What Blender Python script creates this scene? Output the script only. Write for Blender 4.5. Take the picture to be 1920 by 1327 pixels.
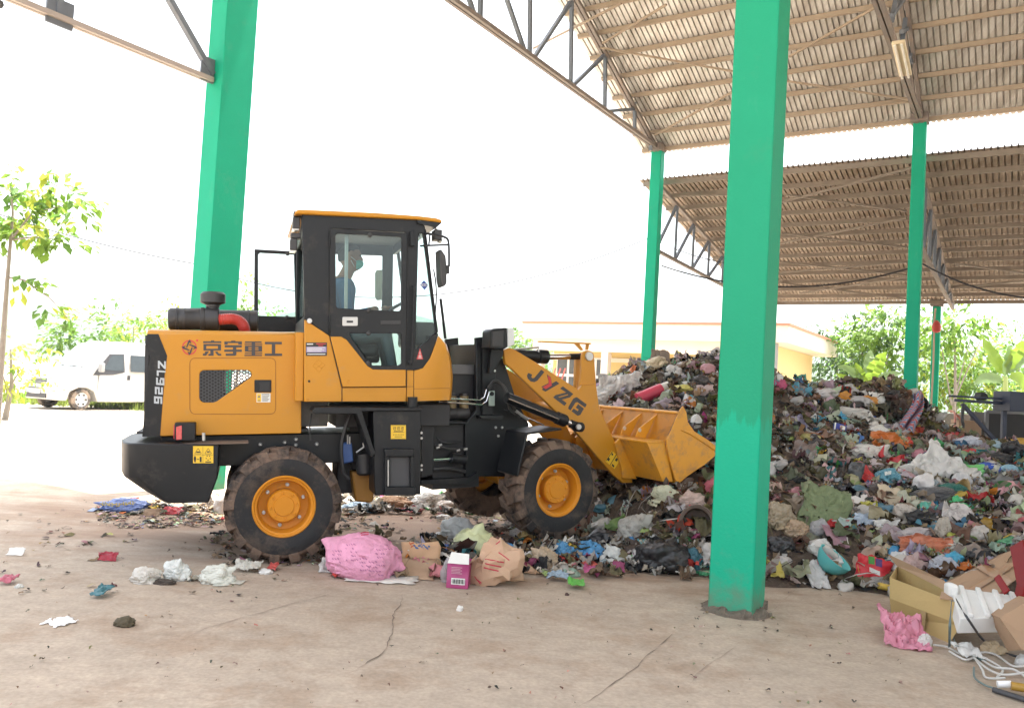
import bpy, bmesh, math, random
import numpy as np
from mathutils import Vector, Matrix, noise as mnoise
for o in list(bpy.data.objects): bpy.data.objects.remove(o)
SC = bpy.context.scene; COL = SC.collection
rad = math.radians
# ------------------------------------------------------------------ camera
CAMH = 1.6; FPX = 1536.0
_p, _r = rad(2.2), rad(3.21)
FW = Vector((0, math.cos(_p), math.sin(_p)))
_up0 = Vector((0, -math.sin(_p), math.cos(_p))); _rt0 = Vector((1, 0, 0))
RT = _rt0*math.cos(_r)+_up0*math.sin(_r); UPV = -_rt0*math.sin(_r)+_up0*math.cos(_r)
CAMO = Vector((0, 0, CAMH))
cd = bpy.data.cameras.new('camera'); cam = bpy.data.objects.new('camera', cd); COL.objects.link(cam)
cd.sensor_width = 36; cd.lens = FPX/1920*36; cd.clip_end = 3000; cd.clip_start = .05
_m = Matrix.Identity(4)
for i in range(3):
    _m[i][0], _m[i][1], _m[i][2], _m[i][3] = RT[i], UPV[i], -FW[i], CAMO[i]
cam.matrix_world = _m
SC.camera = cam
def ray(x, y): return FW+RT*((x-960)/FPX)+UPV*((663.5-y)/FPX)
def at(x, y, Y):
    d = ray(x, y); return CAMO+d*(Y/d.y)
def gnd(x, y, z=0.0):
    d = ray(x, y); return CAMO+d*((z-CAMH)/d.z)
def onplane(x, y, P, n):
    d = ray(x, y); return CAMO+d*((P-CAMO).dot(n)/d.dot(n))
# ------------------------------------------------------------------ light
SUN_EL, SUN_AZ = 78.0, 38.0          # degrees; azimuth from +Y towards +X
w = bpy.data.worlds.new('World'); SC.world = w; w.use_nodes = True
nt = w.node_tree; bg = nt.nodes['Background']
sky = nt.nodes.new('ShaderNodeTexSky'); sky.sky_type = 'NISHITA'; sky.sun_disc = False
sky.sun_elevation = rad(SUN_EL); sky.sun_rotation = rad(SUN_AZ)
sky.air_density = 1.2; sky.dust_density = 5.0; sky.ozone_density = 1.0
hs = nt.nodes.new('ShaderNodeHueSaturation'); hs.inputs['Saturation'].default_value = .35; nt.links.new(sky.outputs[0], hs.inputs['Color']); nt.links.new(hs.outputs[0], bg.inputs[0]); bg.inputs[1].default_value = 0.15
sl = bpy.data.lights.new('sun', 'SUN'); so = bpy.data.objects.new('sun', sl); COL.objects.link(so)
sl.energy = 4.2; sl.angle = rad(0.5); sl.color = (1, .95, .87)
_sd = Vector((math.sin(rad(SUN_AZ))*math.cos(rad(SUN_EL)), math.cos(rad(SUN_AZ))*math.cos(rad(SUN_EL)), math.sin(rad(SUN_EL))))
so.rotation_euler = _sd.to_track_quat('Z', 'Y').to_euler(); so.location = (0, 0, 40)
SC.view_settings.view_transform = 'Standard'; SC.view_settings.look = 'None'
SC.view_settings.exposure = 2.22; SC.view_settings.gamma = 1
SC.render.engine = 'CYCLES'
SC.cycles.max_bounces = 10; SC.cycles.diffuse_bounces = 5; SC.cycles.transparent_max_bounces = 24
SC.cycles.use_denoising = True; SC.cycles.caustics_reflective = False; SC.cycles.caustics_refractive = False
# ------------------------------------------------------------------ helpers
R0 = random.Random(11)
def tag(o, label=None, cat=None, group=None, kind=None):
    if label: o['label'] = label
    if cat: o['category'] = cat
    if group: o['group'] = group
    if kind: o['kind'] = kind
    return o
def empty(name, loc, label=None, cat=None, group=None, rotz=0):
    o = bpy.data.objects.new(name, None); o.location = loc; o.rotation_euler = (0, 0, rotz); o.empty_display_size = .2
    COL.objects.link(o); tag(o, label, cat, group); return o
def root_of(o):
    while o.parent: o = o.parent
    return o
def link(name, bm, mat, parent=None, smooth=40, bevel=0, seg=2, origin=None):
    """bm in WORLD coordinates -> one mesh object (local to its root)."""
    me = bpy.data.meshes.new(name)
    bmesh.ops.recalc_face_normals(bm, faces=bm.faces)
    off = Vector((0, 0, 0))
    if parent is not None: off = root_of(parent).location.copy()
    elif origin is not None: off = Vector(origin)
    elif len(bm.verts):
        xs = [v.co for v in bm.verts]
        off = Vector((sum(v.x for v in xs)/len(xs), sum(v.y for v in xs)/len(xs), min(v.z for v in xs)))
    for v in bm.verts: v.co -= off
    bm.to_mesh(me); bm.free()
    if isinstance(mat, (list, tuple)):
        for m in mat: me.materials.append(m)
    else: me.materials.append(mat)
    o = bpy.data.objects.new(name, me); COL.objects.link(o)
    if parent is not None: o.parent = parent
    else: o.location = off
    if smooth:
        for p in me.polygons: p.use_smooth = True
        me.set_sharp_from_angle(angle=rad(smooth))
    if bevel:
        b = o.modifiers.new('bevel', 'BEVEL'); b.width = bevel; b.segments = seg; b.limit_method = 'ANGLE'; b.angle_limit = rad(35)
    return o
def nb(): return bmesh.new()
def box(bm, c, size, X=Vector((1, 0, 0)), Y=Vector((0, 1, 0)), Z=Vector((0, 0, 1))):
    c = Vector(c); vs = []
    for k in (-.5, .5):
        for j in (-.5, .5):
            for i in (-.5, .5): vs.append(bm.verts.new(c+X*(i*size[0])+Y*(j*size[1])+Z*(k*size[2])))
    for f in ((0, 1, 3, 2), (4, 6, 7, 5), (0, 4, 5, 1), (2, 3, 7, 6), (0, 2, 6, 4), (1, 5, 7, 3)): bm.faces.new([vs[i] for i in f])
def bar(bm, a, b, wd, ht, up=Vector((0, 0, 1))):
    a = Vector(a); b = Vector(b); d = (b-a); L = d.length; d.normalize()
    s = d.cross(up)
    if s.length < 1e-4: s = d.cross(Vector((1, 0, 0)))
    s.normalize(); u = s.cross(d)
    box(bm, (a+b)/2, (L, wd, ht), d, s, u)
def tube(bm, pts, r, n=8, cap=True):
    pts = [Vector(p) for p in pts]; rings = []; rr = r if isinstance(r, (list, tuple)) else [r]*len(pts); prev = None
    for i, p in enumerate(pts):
        d = (pts[min(i+1, len(pts)-1)]-pts[max(i-1, 0)])
        if d.length < 1e-9: d = Vector((0, 0, 1))
        d.normalize()
        s = prev-d*prev.dot(d) if prev is not None else d.cross(Vector((0, 0, 1)))
        if s.length < 1e-3: s = d.cross(Vector((1, 0, 0)))
        s.normalize(); prev = s; u = d.cross(s)
        rings.append([bm.verts.new(p+(s*math.cos(2*math.pi*k/n)+u*math.sin(2*math.pi*k/n))*rr[i]) for k in range(n)])
    for a, b in zip(rings[:-1], rings[1:]):
        for k in range(n): bm.faces.new((a[k], a[(k+1) % n], b[(k+1) % n], b[k]))
    if cap: bm.faces.new(rings[0][::-1]); bm.faces.new(rings[-1])
def lathe(bm, prof, org, ax, n=32, closed=False):
    """prof: list of (along, radius)"""
    ax = Vector(ax).normalized(); s = ax.cross(Vector((0, 0, 1)))
    if s.length < 1e-3: s = Vector((1, 0, 0))
    s.normalize(); u = ax.cross(s); org = Vector(org); rings = []
    for a, r in prof:
        if r < 1e-6: rings.append([bm.verts.new(org+ax*a)])
        else: rings.append([bm.verts.new(org+ax*a+(s*math.cos(2*math.pi*k/n)+u*math.sin(2*math.pi*k/n))*r) for k in range(n)])
    pr = list(zip(rings[:-1], rings[1:]))
    if closed: pr.append((rings[-1], rings[0]))
    for a, b in pr:
        for k in range(n):
            k2 = (k+1) % n
            if len(a) == 1 and len(b) == 1: continue
            if len(a) == 1: bm.faces.new((a[0], b[k2], b[k]))
            elif len(b) == 1: bm.faces.new((a[k], a[k2], b[0]))
            else: bm.faces.new((a[k], a[k2], b[k2], b[k]))
def prism(bm, loops, vec):
    """loops: list of closed 3-D loops in one plane (first outer, others holes); extruded by vec."""
    vec = Vector(vec); edges = []; allv = []
    for lp in loops:
        vs = [bm.verts.new(Vector(p)) for p in lp]; allv.append(vs)
        for i in range(len(vs)): edges.append(bm.edges.new((vs[i], vs[(i+1) % len(vs)])))
    r = bmesh.ops.triangle_fill(bm, edges=edges, use_beauty=True, use_dissolve=False)
    faces = [g for g in r['geom'] if isinstance(g, bmesh.types.BMFace)]
    mp = {}
    for vs in allv:
        for v in vs: mp[v] = bm.verts.new(v.co+vec)
    for f in faces: bm.faces.new([mp[v] for v in reversed(f.verts)])
    for vs in allv:
        for i in range(len(vs)):
            a, b = vs[i], vs[(i+1) % len(vs)]; bm.faces.new((a, b, mp[b], mp[a]))
# ------------------------------------------------------------------ materials
MC = {}
def M(name, col, rough=.6, metal=0., var=.12, vs=6., bump=0., bs=40., dirt=None, dscale=4., damt=.5, transl=0., spec=.5, coat=0., alpha=1., stretch=None):
    if name in MC: return MC[name]
    m = bpy.data.materials.new(name); MC[name] = m; m.use_nodes = True; t = m.node_tree; N = t.nodes; L = t.links
    b = N['Principled BSDF']; out = N['Material Output']
    b.inputs['Roughness'].default_value = rough; b.inputs['Metallic'].default_value = metal
    b.inputs['Specular IOR Level'].default_value = spec
    if coat: b.inputs['Coat Weight'].default_value = coat; b.inputs['Coat Roughness'].default_value = .15
    tc = N.new('ShaderNodeTexCoord'); src = tc.outputs['Object']
    if stretch:
        mp = N.new('ShaderNodeMapping'); mp.inputs['Scale'].default_value = stretch; L.new(src, mp.inputs[0]); src = mp.outputs[0]
    c = (*col[:3], 1)
    nz = N.new('ShaderNodeTexNoise'); nz.inputs['Scale'].default_value = vs; nz.inputs['Detail'].default_value = 6; nz.inputs['Roughness'].default_value = .65; L.new(src, nz.inputs['Vector'])
    mx = N.new('ShaderNodeMix'); mx.data_type = 'RGBA'
    mx.inputs[6].default_value = tuple(v*(1-var) for v in c[:3])+(1,); mx.inputs[7].default_value = tuple(min(1, v*(1+var)) for v in c[:3])+(1,)
    L.new(nz.outputs[0], mx.inputs[0]); co = mx.outputs[2]
    if dirt:
        n2 = N.new('ShaderNodeTexNoise'); n2.inputs['Scale'].default_value = dscale; n2.inputs['Detail'].default_value = 9; n2.inputs['Roughness'].default_value = .72; L.new(src, n2.inputs['Vector'])
        rp = N.new('ShaderNodeMapRange'); rp.inputs[1].default_value = .62-.3*damt; rp.inputs[2].default_value = .78-.3*damt; rp.inputs[4].default_value = min(1, .35+damt*.6); L.new(n2.outputs[0], rp.inputs[0])
        m2 = N.new('ShaderNodeMix'); m2.data_type = 'RGBA'; m2.inputs[7].default_value = (*dirt, 1); L.new(co, m2.inputs[6]); L.new(rp.outputs[0], m2.inputs[0]); co = m2.outputs[2]
        r2 = N.new('ShaderNodeMapRange'); r2.inputs[3].default_value = rough; r2.inputs[4].default_value = max(rough, .85); L.new(rp.outputs[0], r2.inputs[0]); L.new(r2.outputs[0], b.inputs['Roughness'])
    L.new(co, b.inputs['Base Color'])
    if bump:
        n3 = N.new('ShaderNodeTexNoise'); n3.inputs['Scale'].default_value = bs; n3.inputs['Detail'].default_value = 5; L.new(src, n3.inputs['Vector'])
        bp = N.new('ShaderNodeBump'); bp.inputs['Strength'].default_value = bump; bp.inputs['Distance'].default_value = .02; L.new(n3.outputs[0], bp.inputs['Height']); L.new(bp.outputs[0], b.inputs['Normal'])
    sh = b.outputs[0]
    if transl:
        tr = N.new('ShaderNodeBsdfTranslucent'); L.new(co, tr.inputs[0]); ms = N.new('ShaderNodeMixShader'); ms.inputs[0].default_value = transl
        L.new(sh, ms.inputs[1]); L.new(tr.outputs[0], ms.inputs[2]); sh = ms.outputs[0]
    if alpha < 1:
        tp = N.new('ShaderNodeBsdfTransparent'); ms = N.new('ShaderNodeMixShader'); ms.inputs[0].default_value = alpha
        L.new(tp.outputs[0], ms.inputs[1]); L.new(sh, ms.inputs[2]); sh = ms.outputs[0]
    L.new(sh, out.inputs[0]); return m
def glass(name, tint, refl=.1):
    m = bpy.data.materials.new(name); m.use_nodes = True; t = m.node_tree; N = t.nodes
    for n in list(N): N.remove(n)
    o = N.new('ShaderNodeOutputMaterial'); tp = N.new('ShaderNodeBsdfTransparent'); tp.inputs[0].default_value = (*tint, 1)
    g = N.new('ShaderNodeBsdfGlossy'); g.inputs['Roughness'].default_value = .02; ms = N.new('ShaderNodeMixShader'); ms.inputs[0].default_value = refl
    t.links.new(tp.outputs[0], ms.inputs[1]); t.links.new(g.outputs[0], ms.inputs[2]); t.links.new(ms.outputs[0], o.inputs[0]); return m
def attr_mat(name, rough=.6, transl=0., bump=.3, bs=60., spec=.4):
    m = M(name, (.5, .5, .5), rough, 0, 0, 6, bump, bs, transl=transl, spec=spec); t = m.node_tree; N = t.nodes
    a = N.new('ShaderNodeAttribute'); a.attribute_name = 'Col'
    mixs = [n for n in N if n.type == 'MIX']; mx = mixs[0]
    nz = [n for n in N if n.type == 'TEX_NOISE'][0]; nz.inputs['Scale'].default_value = 14
    dk = N.new('ShaderNodeMix'); dk.data_type = 'RGBA'; dk.blend_type = 'MULTIPLY'; dk.inputs[0].default_value = 1
    dk.inputs[7].default_value = (.55, .5, .44, 1); t.links.new(a.outputs[0], dk.inputs[6])
    t.links.new(dk.outputs[2], mx.inputs[6]); t.links.new(a.outputs[0], mx.inputs[7])
    return m
def set_cols(me, cols):
    """cols: per-polygon rgb"""
    ca = me.color_attributes.new('Col', 'FLOAT_COLOR', 'CORNER')
    arr = np.ones((len(me.loops), 4), np.float32); n = np.array([p.loop_total for p in me.polygons])
    arr[:, :3] = np.repeat(np.array(cols, np.float32), n, axis=0); ca.data.foreach_set('color', arr.ravel())
class Soup:
    """many small pieces collected as raw arrays -> one mesh with per-face colour"""
    def __init__(s): s.v = []; s.f = []; s.c = []
    def add(s, verts, faces, col):
        b = len(s.v); s.v.extend(verts); s.f.extend([tuple(i+b for i in f) for f in faces]); s.c.extend([col]*len(faces))
    def build(s, name, mat, parent=None, smooth=True):
        me = bpy.data.meshes.new(name); off = root_of(parent).location if parent else Vector((0, 0, 0))
        me.from_pydata([tuple(Vector(v)-off) for v in s.v], [], s.f); me.materials.append(mat); set_cols(me, s.c)
        if smooth:
            for p in me.polygons: p.use_smooth = True
        o = bpy.data.objects.new(name, me); COL.objects.link(o)
        if parent: o.parent = parent
        return o
GREEN = M('column_green_paint', (.010, .34, .20), .6, spec=.2, var=.08, vs=2, dirt=(.10, .33, .22), dscale=3, damt=.12, bump=.12, bs=60)
STEEL = M('painted_steel', (.20, .17, .155), .6, var=.2, vs=5, dirt=(.30, .20, .13), dscale=5, damt=.35)
STEELB = M('bluish_steel', (.13, .15, .18), .55, var=.15, vs=5, dirt=(.25, .19, .15), damt=.15)

def weather_post(m, patch=None):
    """splashed dirt near the floor, scuffs, and (post A) a repainted lower band with a brushed edge"""
    t = m.node_tree; N = t.nodes; L = t.links; b = N['Principled BSDF']; src = b.inputs['Base Color'].links[0].from_socket
    geo = N.new('ShaderNodeNewGeometry'); sp = N.new('ShaderNodeSeparateXYZ'); L.new(geo.outputs['Position'], sp.inputs[0])
    def noise(scale, st=(1, 1, 1)):
        mp = N.new('ShaderNodeMapping'); mp.inputs['Scale'].default_value = st; L.new(geo.outputs['Position'], mp.inputs[0]); n = N.new('ShaderNodeTexNoise'); n.inputs['Scale'].default_value = scale; n.inputs['Detail'].default_value = 8; n.inputs['Roughness'].default_value = .7; L.new(mp.outputs[0], n.inputs['Vector']); return n.outputs[0]
    def mixin(co, fac, col):
        mx = N.new('ShaderNodeMix'); mx.data_type = 'RGBA'; mx.inputs[7].default_value = (*col, 1); L.new(co, mx.inputs[6]); L.new(fac, mx.inputs[0]); return mx.outputs[2]
    def rng(v, a, b_, c, d):
        r = N.new('ShaderNodeMapRange'); r.inputs[1].default_value = a; r.inputs[2].default_value = b_; r.inputs[3].default_value = c; r.inputs[4].default_value = d; L.new(v, r.inputs[0]); return r.outputs[0]
    def madd(v, k, w_):
        q = N.new('ShaderNodeMath'); q.operation = 'MULTIPLY_ADD'; q.inputs[1].default_value = k; L.new(v, q.inputs[0]); L.new(w_, q.inputs[2]); return q.outputs[0]
    if patch:
        z = madd(noise(9, (1.6, 1.6, .12)), .55, sp.outputs[2]); src = mixin(src, rng(z, patch+.26, patch+.30, 0, .55), (.016, .235, .115))
    src = mixin(src, rng(noise(3.5, (1, 1, .5)), .60, .80, 0, .38), (.10, .36, .25))
    src = mixin(src, rng(noise(30, (1, 1, .35)), .70, .76, 0, .5), (.16, .22, .16))
    z2 = madd(noise(7), -1.1, sp.outputs[2]); src = mixin(src, rng(z2, -.62, -.22, .65, 0), (.16, .17, .12))
    L.new(src, b.inputs['Base Color'])
GREENA = M('column_green_paint_near', (.010, .36, .215), .6, spec=.2, var=.08, vs=2, dirt=(.10, .33, .22), dscale=3, damt=.12, bump=.15, bs=45)
weather_post(GREENA, 1.42); weather_post(GREEN)
# ================================================================== SETTING
TH = rad(32.15); U = Vector((-math.cos(TH), math.sin(TH), 0)); V = Vector((math.sin(TH), math.cos(TH), 0)); Z = Vector((0, 0, 1))
PC = at(1234, 285, 16.0); C0 = Vector((PC.x, PC.y, 0)); EZ = PC.z
def uv(u, v, z=0): return C0+U*u+V*v+Z*z
# ---- ground
def floor_material():
    m = M('concrete_floor', (.415, .34, .268), .9, var=.22, vs=2.2, bump=.22, bs=30, dirt=(.30, .21, .145), dscale=1.5, damt=.44, spec=.25)
    t = m.node_tree; N = t.nodes; L = t.links; b = N['Principled BSDF']
    src = b.inputs['Base Color'].links[0].from_socket
    tc = [n for n in N if n.type == 'TEX_COORD'][0]
    mp = N.new('ShaderNodeMapping'); mp.inputs['Rotation'].default_value = (0, 0, rad(-20)); mp.inputs['Scale'].default_value = (2.4, 3.6, 1); L.new(tc.outputs['Object'], mp.inputs[0])
    n1 = N.new('ShaderNodeTexNoise'); n1.inputs['Scale'].default_value = 2.2; n1.inputs['Detail'].default_value = 10; n1.inputs['Roughness'].default_value = .75; L.new(mp.outputs[0], n1.inputs['Vector'])
    r1 = N.new('ShaderNodeMapRange'); r1.inputs[1].default_value = .3; r1.inputs[2].default_value = .7; r1.inputs[3].default_value = .82; r1.inputs[4].default_value = 1.14; L.new(n1.outputs[0], r1.inputs[0])
    n2 = N.new('ShaderNodeTexNoise'); n2.inputs['Scale'].default_value = 38; n2.inputs['Detail'].default_value = 4; L.new(tc.outputs['Object'], n2.inputs['Vector'])
    r2 = N.new('ShaderNodeMapRange'); r2.inputs[1].default_value = .35; r2.inputs[2].default_value = .72; r2.inputs[3].default_value = 1.05; r2.inputs[4].default_value = .86; L.new(n2.outputs[0], r2.inputs[0])
    mu = N.new('ShaderNodeMath'); mu.operation = 'MULTIPLY'; L.new(r1.outputs[0], mu.inputs[0]); L.new(r2.outputs[0], mu.inputs[1])
    mx = N.new('ShaderNodeMix'); mx.data_type = 'RGBA'; mx.blend_type = 'MULTIPLY'; mx.inputs[0].default_value = 1; L.new(src, mx.inputs[6])
    cb = N.new('ShaderNodeCombineColor'); [L.new(mu.outputs[0], cb.inputs[i]) for i in range(3)]; L.new(cb.outputs[0], mx.inputs[7])
    # trodden mud: an irregular brown stain where the loader works (floor coordinates in metres)
    geo = N.new('ShaderNodeNewGeometry'); m3 = N.new('ShaderNodeMapping'); m3.vector_type = 'POINT'; m3.inputs['Location'].default_value = (1.0, -8.6, 0); L.new(geo.outputs['Position'], m3.inputs[0])
    m4 = N.new('ShaderNodeMapping'); m4.inputs['Scale'].default_value = (.16, .42, 1); L.new(m3.outputs[0], m4.inputs[0])
    ln_ = N.new('ShaderNodeVectorMath'); ln_.operation = 'LENGTH'; L.new(m4.outputs[0], ln_.inputs[0])
    n5 = N.new('ShaderNodeTexNoise'); n5.inputs['Scale'].default_value = 1.1; n5.inputs['Detail'].default_value = 10; n5.inputs['Roughness'].default_value = .7; m5 = N.new('ShaderNodeMapping'); m5.inputs['Scale'].default_value = (.7, 2.2, 1); L.new(geo.outputs['Position'], m5.inputs[0]); L.new(m5.outputs[0], n5.inputs['Vector'])
    ad = N.new('ShaderNodeMath'); ad.operation = 'MULTIPLY_ADD'; ad.inputs[1].default_value = 1.9; L.new(n5.outputs[0], ad.inputs[0]); L.new(ln_.outputs[1], ad.inputs[2])
    r5 = N.new('ShaderNodeMapRange'); r5.inputs[1].default_value = 1.35; r5.inputs[2].default_value = 1.85; r5.inputs[3].default_value = .85; r5.inputs[4].default_value = 0; L.new(ad.outputs[0], r5.inputs[0])
    m6 = N.new('ShaderNodeMix'); m6.data_type = 'RGBA'; m6.inputs[7].default_value = (.25, .165, .115, 1); L.new(r5.outputs[0], m6.inputs[0]); L.new(mx.outputs[2], m6.inputs[6]); L.new(m6.outputs[2], b.inputs['Base Color'])
    return m
def quad(name, pts, mat, kind='structure'):
    bm = nb(); bm.faces.new([bm.verts.new(p) for p in pts]); o = link(name, bm, mat, smooth=0); return tag(o, kind=kind)
YARD = M('yard_dirt', (.40, .345, .28), .95, var=.15, vs=.6, bump=.3, bs=12)
quad('ground', [(-600, -300, -.004), (600, -300, -.004), (600, 900, -.004), (-600, 900, -.004)], YARD)
FLOOR = floor_material()
quad('shed_floor', [uv(12, -22), uv(-20, -22), uv(-20, 9.3), uv(.8, 9.3), uv(.8, -6.5), uv(12, -6.5)], FLOOR)
# cracks in the floor
CRK = M('crack_dark', (.17, .13, .10), .95)
CRK2 = M('crack_faint', (.25, .195, .155), .95)
def crack(pix, wd, mat=CRK, seed=1):
    r = random.Random(seed); pts = [gnd(*p) for p in pix]; fine = []
    for a, b in zip(pts[:-1], pts[1:]):
        n = max(3, int((b-a).length/.05))
        for i in range(n): fine.append(a.lerp(b, i/n))
    fine.append(pts[-1]); bm = nb(); prev = None; nf = len(fine)
    for i, p in enumerate(fine):
        d = (fine[min(i+1, nf-1)]-fine[max(0, i-1)]).normalized(); s = Vector((-d.y, d.x, 0))
        o = s*(r.uniform(-1, 1)*wd*.6+mnoise.noise(p*3.1)*.025+mnoise.noise(p*11)*.008); ww = wd*max(.04, (.55+.9*mnoise.noise(p*6.0))*r.uniform(.3, 1.0))*(1 if 3 < i < nf-4 else .3)
        q = (bm.verts.new(p+o+s*ww+Z*.004), bm.verts.new(p+o-s*ww+Z*.004))
        if prev: bm.faces.new((prev[0], prev[1], q[1], q[0]))
        prev = q
    tag(link('floor_crack', bm, mat, smooth=0), kind='structure')
crack([(756, 1115), (740, 1150), (735, 1185), (718, 1225), (690, 1240), (655, 1262)], .008, CRK, 1)
crack([(1276, 1178), (1240, 1205), (1205, 1240), (1165, 1272), (1120, 1300), (1060, 1345)], .005, CRK, 2)
crack([(1385, 1203), (1340, 1240), (1300, 1270), (1275, 1300)], .003, CRK2, 3)
crack([(1105, 1104), (1150, 1122), (1200, 1133), (1245, 1141)], .006, CRK2, 4)
crack([(338, 1200), (370, 1183), (430, 1165), (520, 1140), (640, 1107)], .006, CRK2, 5)
crack([(1500, 1100), (1440, 1150)], .003, CRK2, 6)
crack([(1440, 1160), (1560, 1178), (1660, 1195)], .003, CRK, 7)
crack([(0, 1244), (80, 1243), (200, 1246)], .003, CRK2, 8)
crack([(270, 1285), (330, 1255), (390, 1240)], .002, CRK2, 9)
# ---- open shed
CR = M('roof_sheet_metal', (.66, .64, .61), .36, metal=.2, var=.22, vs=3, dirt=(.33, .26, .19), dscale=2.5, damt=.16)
def streaks(m, col, amt):
    t = m.node_tree; N = t.nodes; L = t.links; b = N['Principled BSDF']; src = b.inputs['Base Color'].links[0].from_socket; geo = N.new('ShaderNodeNewGeometry'); mp = N.new('ShaderNodeMapping'); mp.inputs['Rotation'].default_value = (0, 0, TH); mp.inputs['Scale'].default_value = (3.2, .35, .3); L.new(geo.outputs['Position'], mp.inputs[0])
    n = N.new('ShaderNodeTexNoise'); n.inputs['Scale'].default_value = 1.4; n.inputs['Detail'].default_value = 9; n.inputs['Roughness'].default_value = .7; L.new(mp.outputs[0], n.inputs['Vector']); r = N.new('ShaderNodeMapRange'); r.inputs[1].default_value = .42; r.inputs[2].default_value = .68; r.inputs[4].default_value = amt; L.new(n.outputs[0], r.inputs[0])
    mx = N.new('ShaderNodeMix'); mx.data_type = 'RGBA'; mx.inputs[7].default_value = (*col, 1); L.new(src, mx.inputs[6]); L.new(r.outputs[0], mx.inputs[0]); L.new(mx.outputs[2], b.inputs['Base Color'])
streaks(CR, (.27, .22, .175), .7)
shed = empty('open_shed', C0, 'tall open sided shed with green posts and corrugated metal roof over the loader', 'shed')
def corrugated(name, u0, u1, v0, z0, v1, z1, parent, mat, pitch=.088, amp=.034):
    bm = nb(); np_ = int(abs(u1-u0)/pitch); rows = []; us = []
    for i in range(np_):
        for t, h in ((0, 0), (.36, -.012), (.70, 0), (.76, 1), (.93, 1)): us.append((i+t, h))
    n = len(us)-1
    for (v, z) in ((v0, z0), (v1, z1)):
        rows.append([bm.verts.new(uv(u0+(u1-u0)*q/np_, v, z+amp*h)) for q, h in us])
    for i in range(n): bm.faces.new((rows[0][i], rows[0][i+1], rows[1][i+1], rows[1][i]))
    return link(name, bm, mat, parent, smooth=25)
SL = .40
def rz(v): return EZ+.06-SL*v             # far roof half (v from +0.25 down to -8.8)
VR = -8.86; ZR = rz(VR)
def rz2(v): return ZR-.30*(VR-v)          # near half
corrugated('roof_sheet', .40, -22, .22, rz(.22)+.07, VR, ZR+.07, shed, CR)
corrugated('roof_sheet', 4.9, -22, VR+1.9, ZR+.10, -13.4, rz2(-13.4)+.07, shed, CR)  # out-of-view roof half, added for shade; edges trimmed to let light in
for i in range(18):                        # purlins
    v = .04-.487*i; bm = nb(); bar(bm, uv(.36, v, rz(v)+.015), uv(-22, v, rz(v)+.015), .05, .07); link('purlin', bm, M('purlin_steel', (.34, .27, .20), .55, var=.15, dirt=(.28, .19, .12), damt=.25), shed)
for i in range(4):
    v = VR-.2-1.2*i; bm = nb(); bar(bm, uv(4.8, v, rz2(v)+.015), uv(-22, v, rz2(v)+.015), .05, .07); link('purlin', bm, M('purlin_steel', (.3, .25, .2)), shed)
def column(P, a, b, z1, parent, name='column', z0=0, mat=None):
    bm = nb(); P = Vector(P); box(bm, P+Z*((z0+z1)/2), (a, b, z1-z0), U, V, Z); return link(name, bm, mat or GREEN, parent, bevel=.012, seg=2)
# post A: its visible foremost corner is at pixel (1410,1160)
A_ = gnd(1410, 1160); aw = .335
PA = A_+U*(aw/2)+V*(aw/2)
column(PA, aw, aw, 8.6, shed, mat=GREENA)
B_ = gnd(362, 922); bw, bd = .33, .50
PB = B_+U*(bw/2)+V*(bd/2)
column(PB, bw, bd, 9.4, shed)
column(C0, .215, .20, EZ, shed)
PD = at(1725.5, 232, 13.56); PD.z = 0
column(PD, .20, .20, EZ, shed)
column(uv(-9.28, 0), .2, .2, EZ, shed); column(uv(-13.9, 0), .2, .2, EZ, shed)
column(uv(-9.24, VR), aw, aw, 8.6, shed); column(uv(-13.9, VR), aw, aw, 8.6, shed)
# dirty fillet round the foot of post A
bm = nb(); lathe(bm, [(0, .262), (.02, .245), (.04, .215), (.05, .16)], PA, Z, 70)
for v in bm.verts:
    k = mnoise.noise(v.co*11)+.6*mnoise.noise(v.co*25); v.co.x += k*.05; v.co.y += mnoise.noise(v.co*12+Vector((5, 1, 2)))*.06; v.co.z *= max(.1, 1+1.2*k)
link('base_mortar', bm, M('mortar_dirt', (.14, .115, .088), .95, var=.6, vs=20, bump=.8, bs=40), shed, smooth=0)
# trusses: traced in the vertical plane through each post
def truss(P, segs, chord, parent, bl=.055, mats=(STEEL, STEELB)):
    P = Vector(P); n = U; first = None
    bm = nb()
    for a, b in chord:
        off = .035
        for s in (-1, 1): bar(bm, Vector(a)+U*off*s, Vector(b)+U*off*s, .05, .06)
    t = link('truss', bm, mats[0], parent)
    for a, b in segs:
        qa, qb = onplane(*a, P, n), onplane(*b, P, n)
        wb = nb(); bar(wb, qa, qb, bl, bl); link('web_member', wb, mats[1], t)
    return t
def P3(P, v, z): return Vector((P.x, P.y, 0))+V*v+Z*z
cs = [((1220, 282), (1220, 262)), ((1190, 247), (1190, 192)), ((1134, 205), (1135, 103)), ((1070, 158), (1072, 2)), ((993, 105), (995, -90)), ((900, 40), (905, -160)),
      ((1188, 205), (1137, 209)), ((1132, 105), (1075, 160)), ((1070, 4), (1002, 107)), ((985, 100), (940, -30)), ((890, 30), (860, -60)), ((760, -55), (765, -260))]
tC = truss(C0, cs, [(P3(C0, -.02, EZ+.05), P3(C0, VR, EZ+.05)), (P3(C0, .2, rz(.2)-.09), P3(C0, VR, rz(VR)-.09))], shed)
ds = [((1722, 215), (1726, 150)), ((1700, 150), (1716, 40)), ((1725, 140), (1704, 110)), ((1718, 45), (1690, 60)), ((1690, 90), (1706, -20)), ((1672, 40), (1692, -60)), ((1706, -20), (1672, 30))]
tD = truss(PD, ds, [(P3(PD, -.02, EZ+.05), P3(PD, VR, EZ+.05)), (P3(PD, .2, rz(.2)-.09), P3(PD, VR, rz(VR)-.09))], shed)
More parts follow.
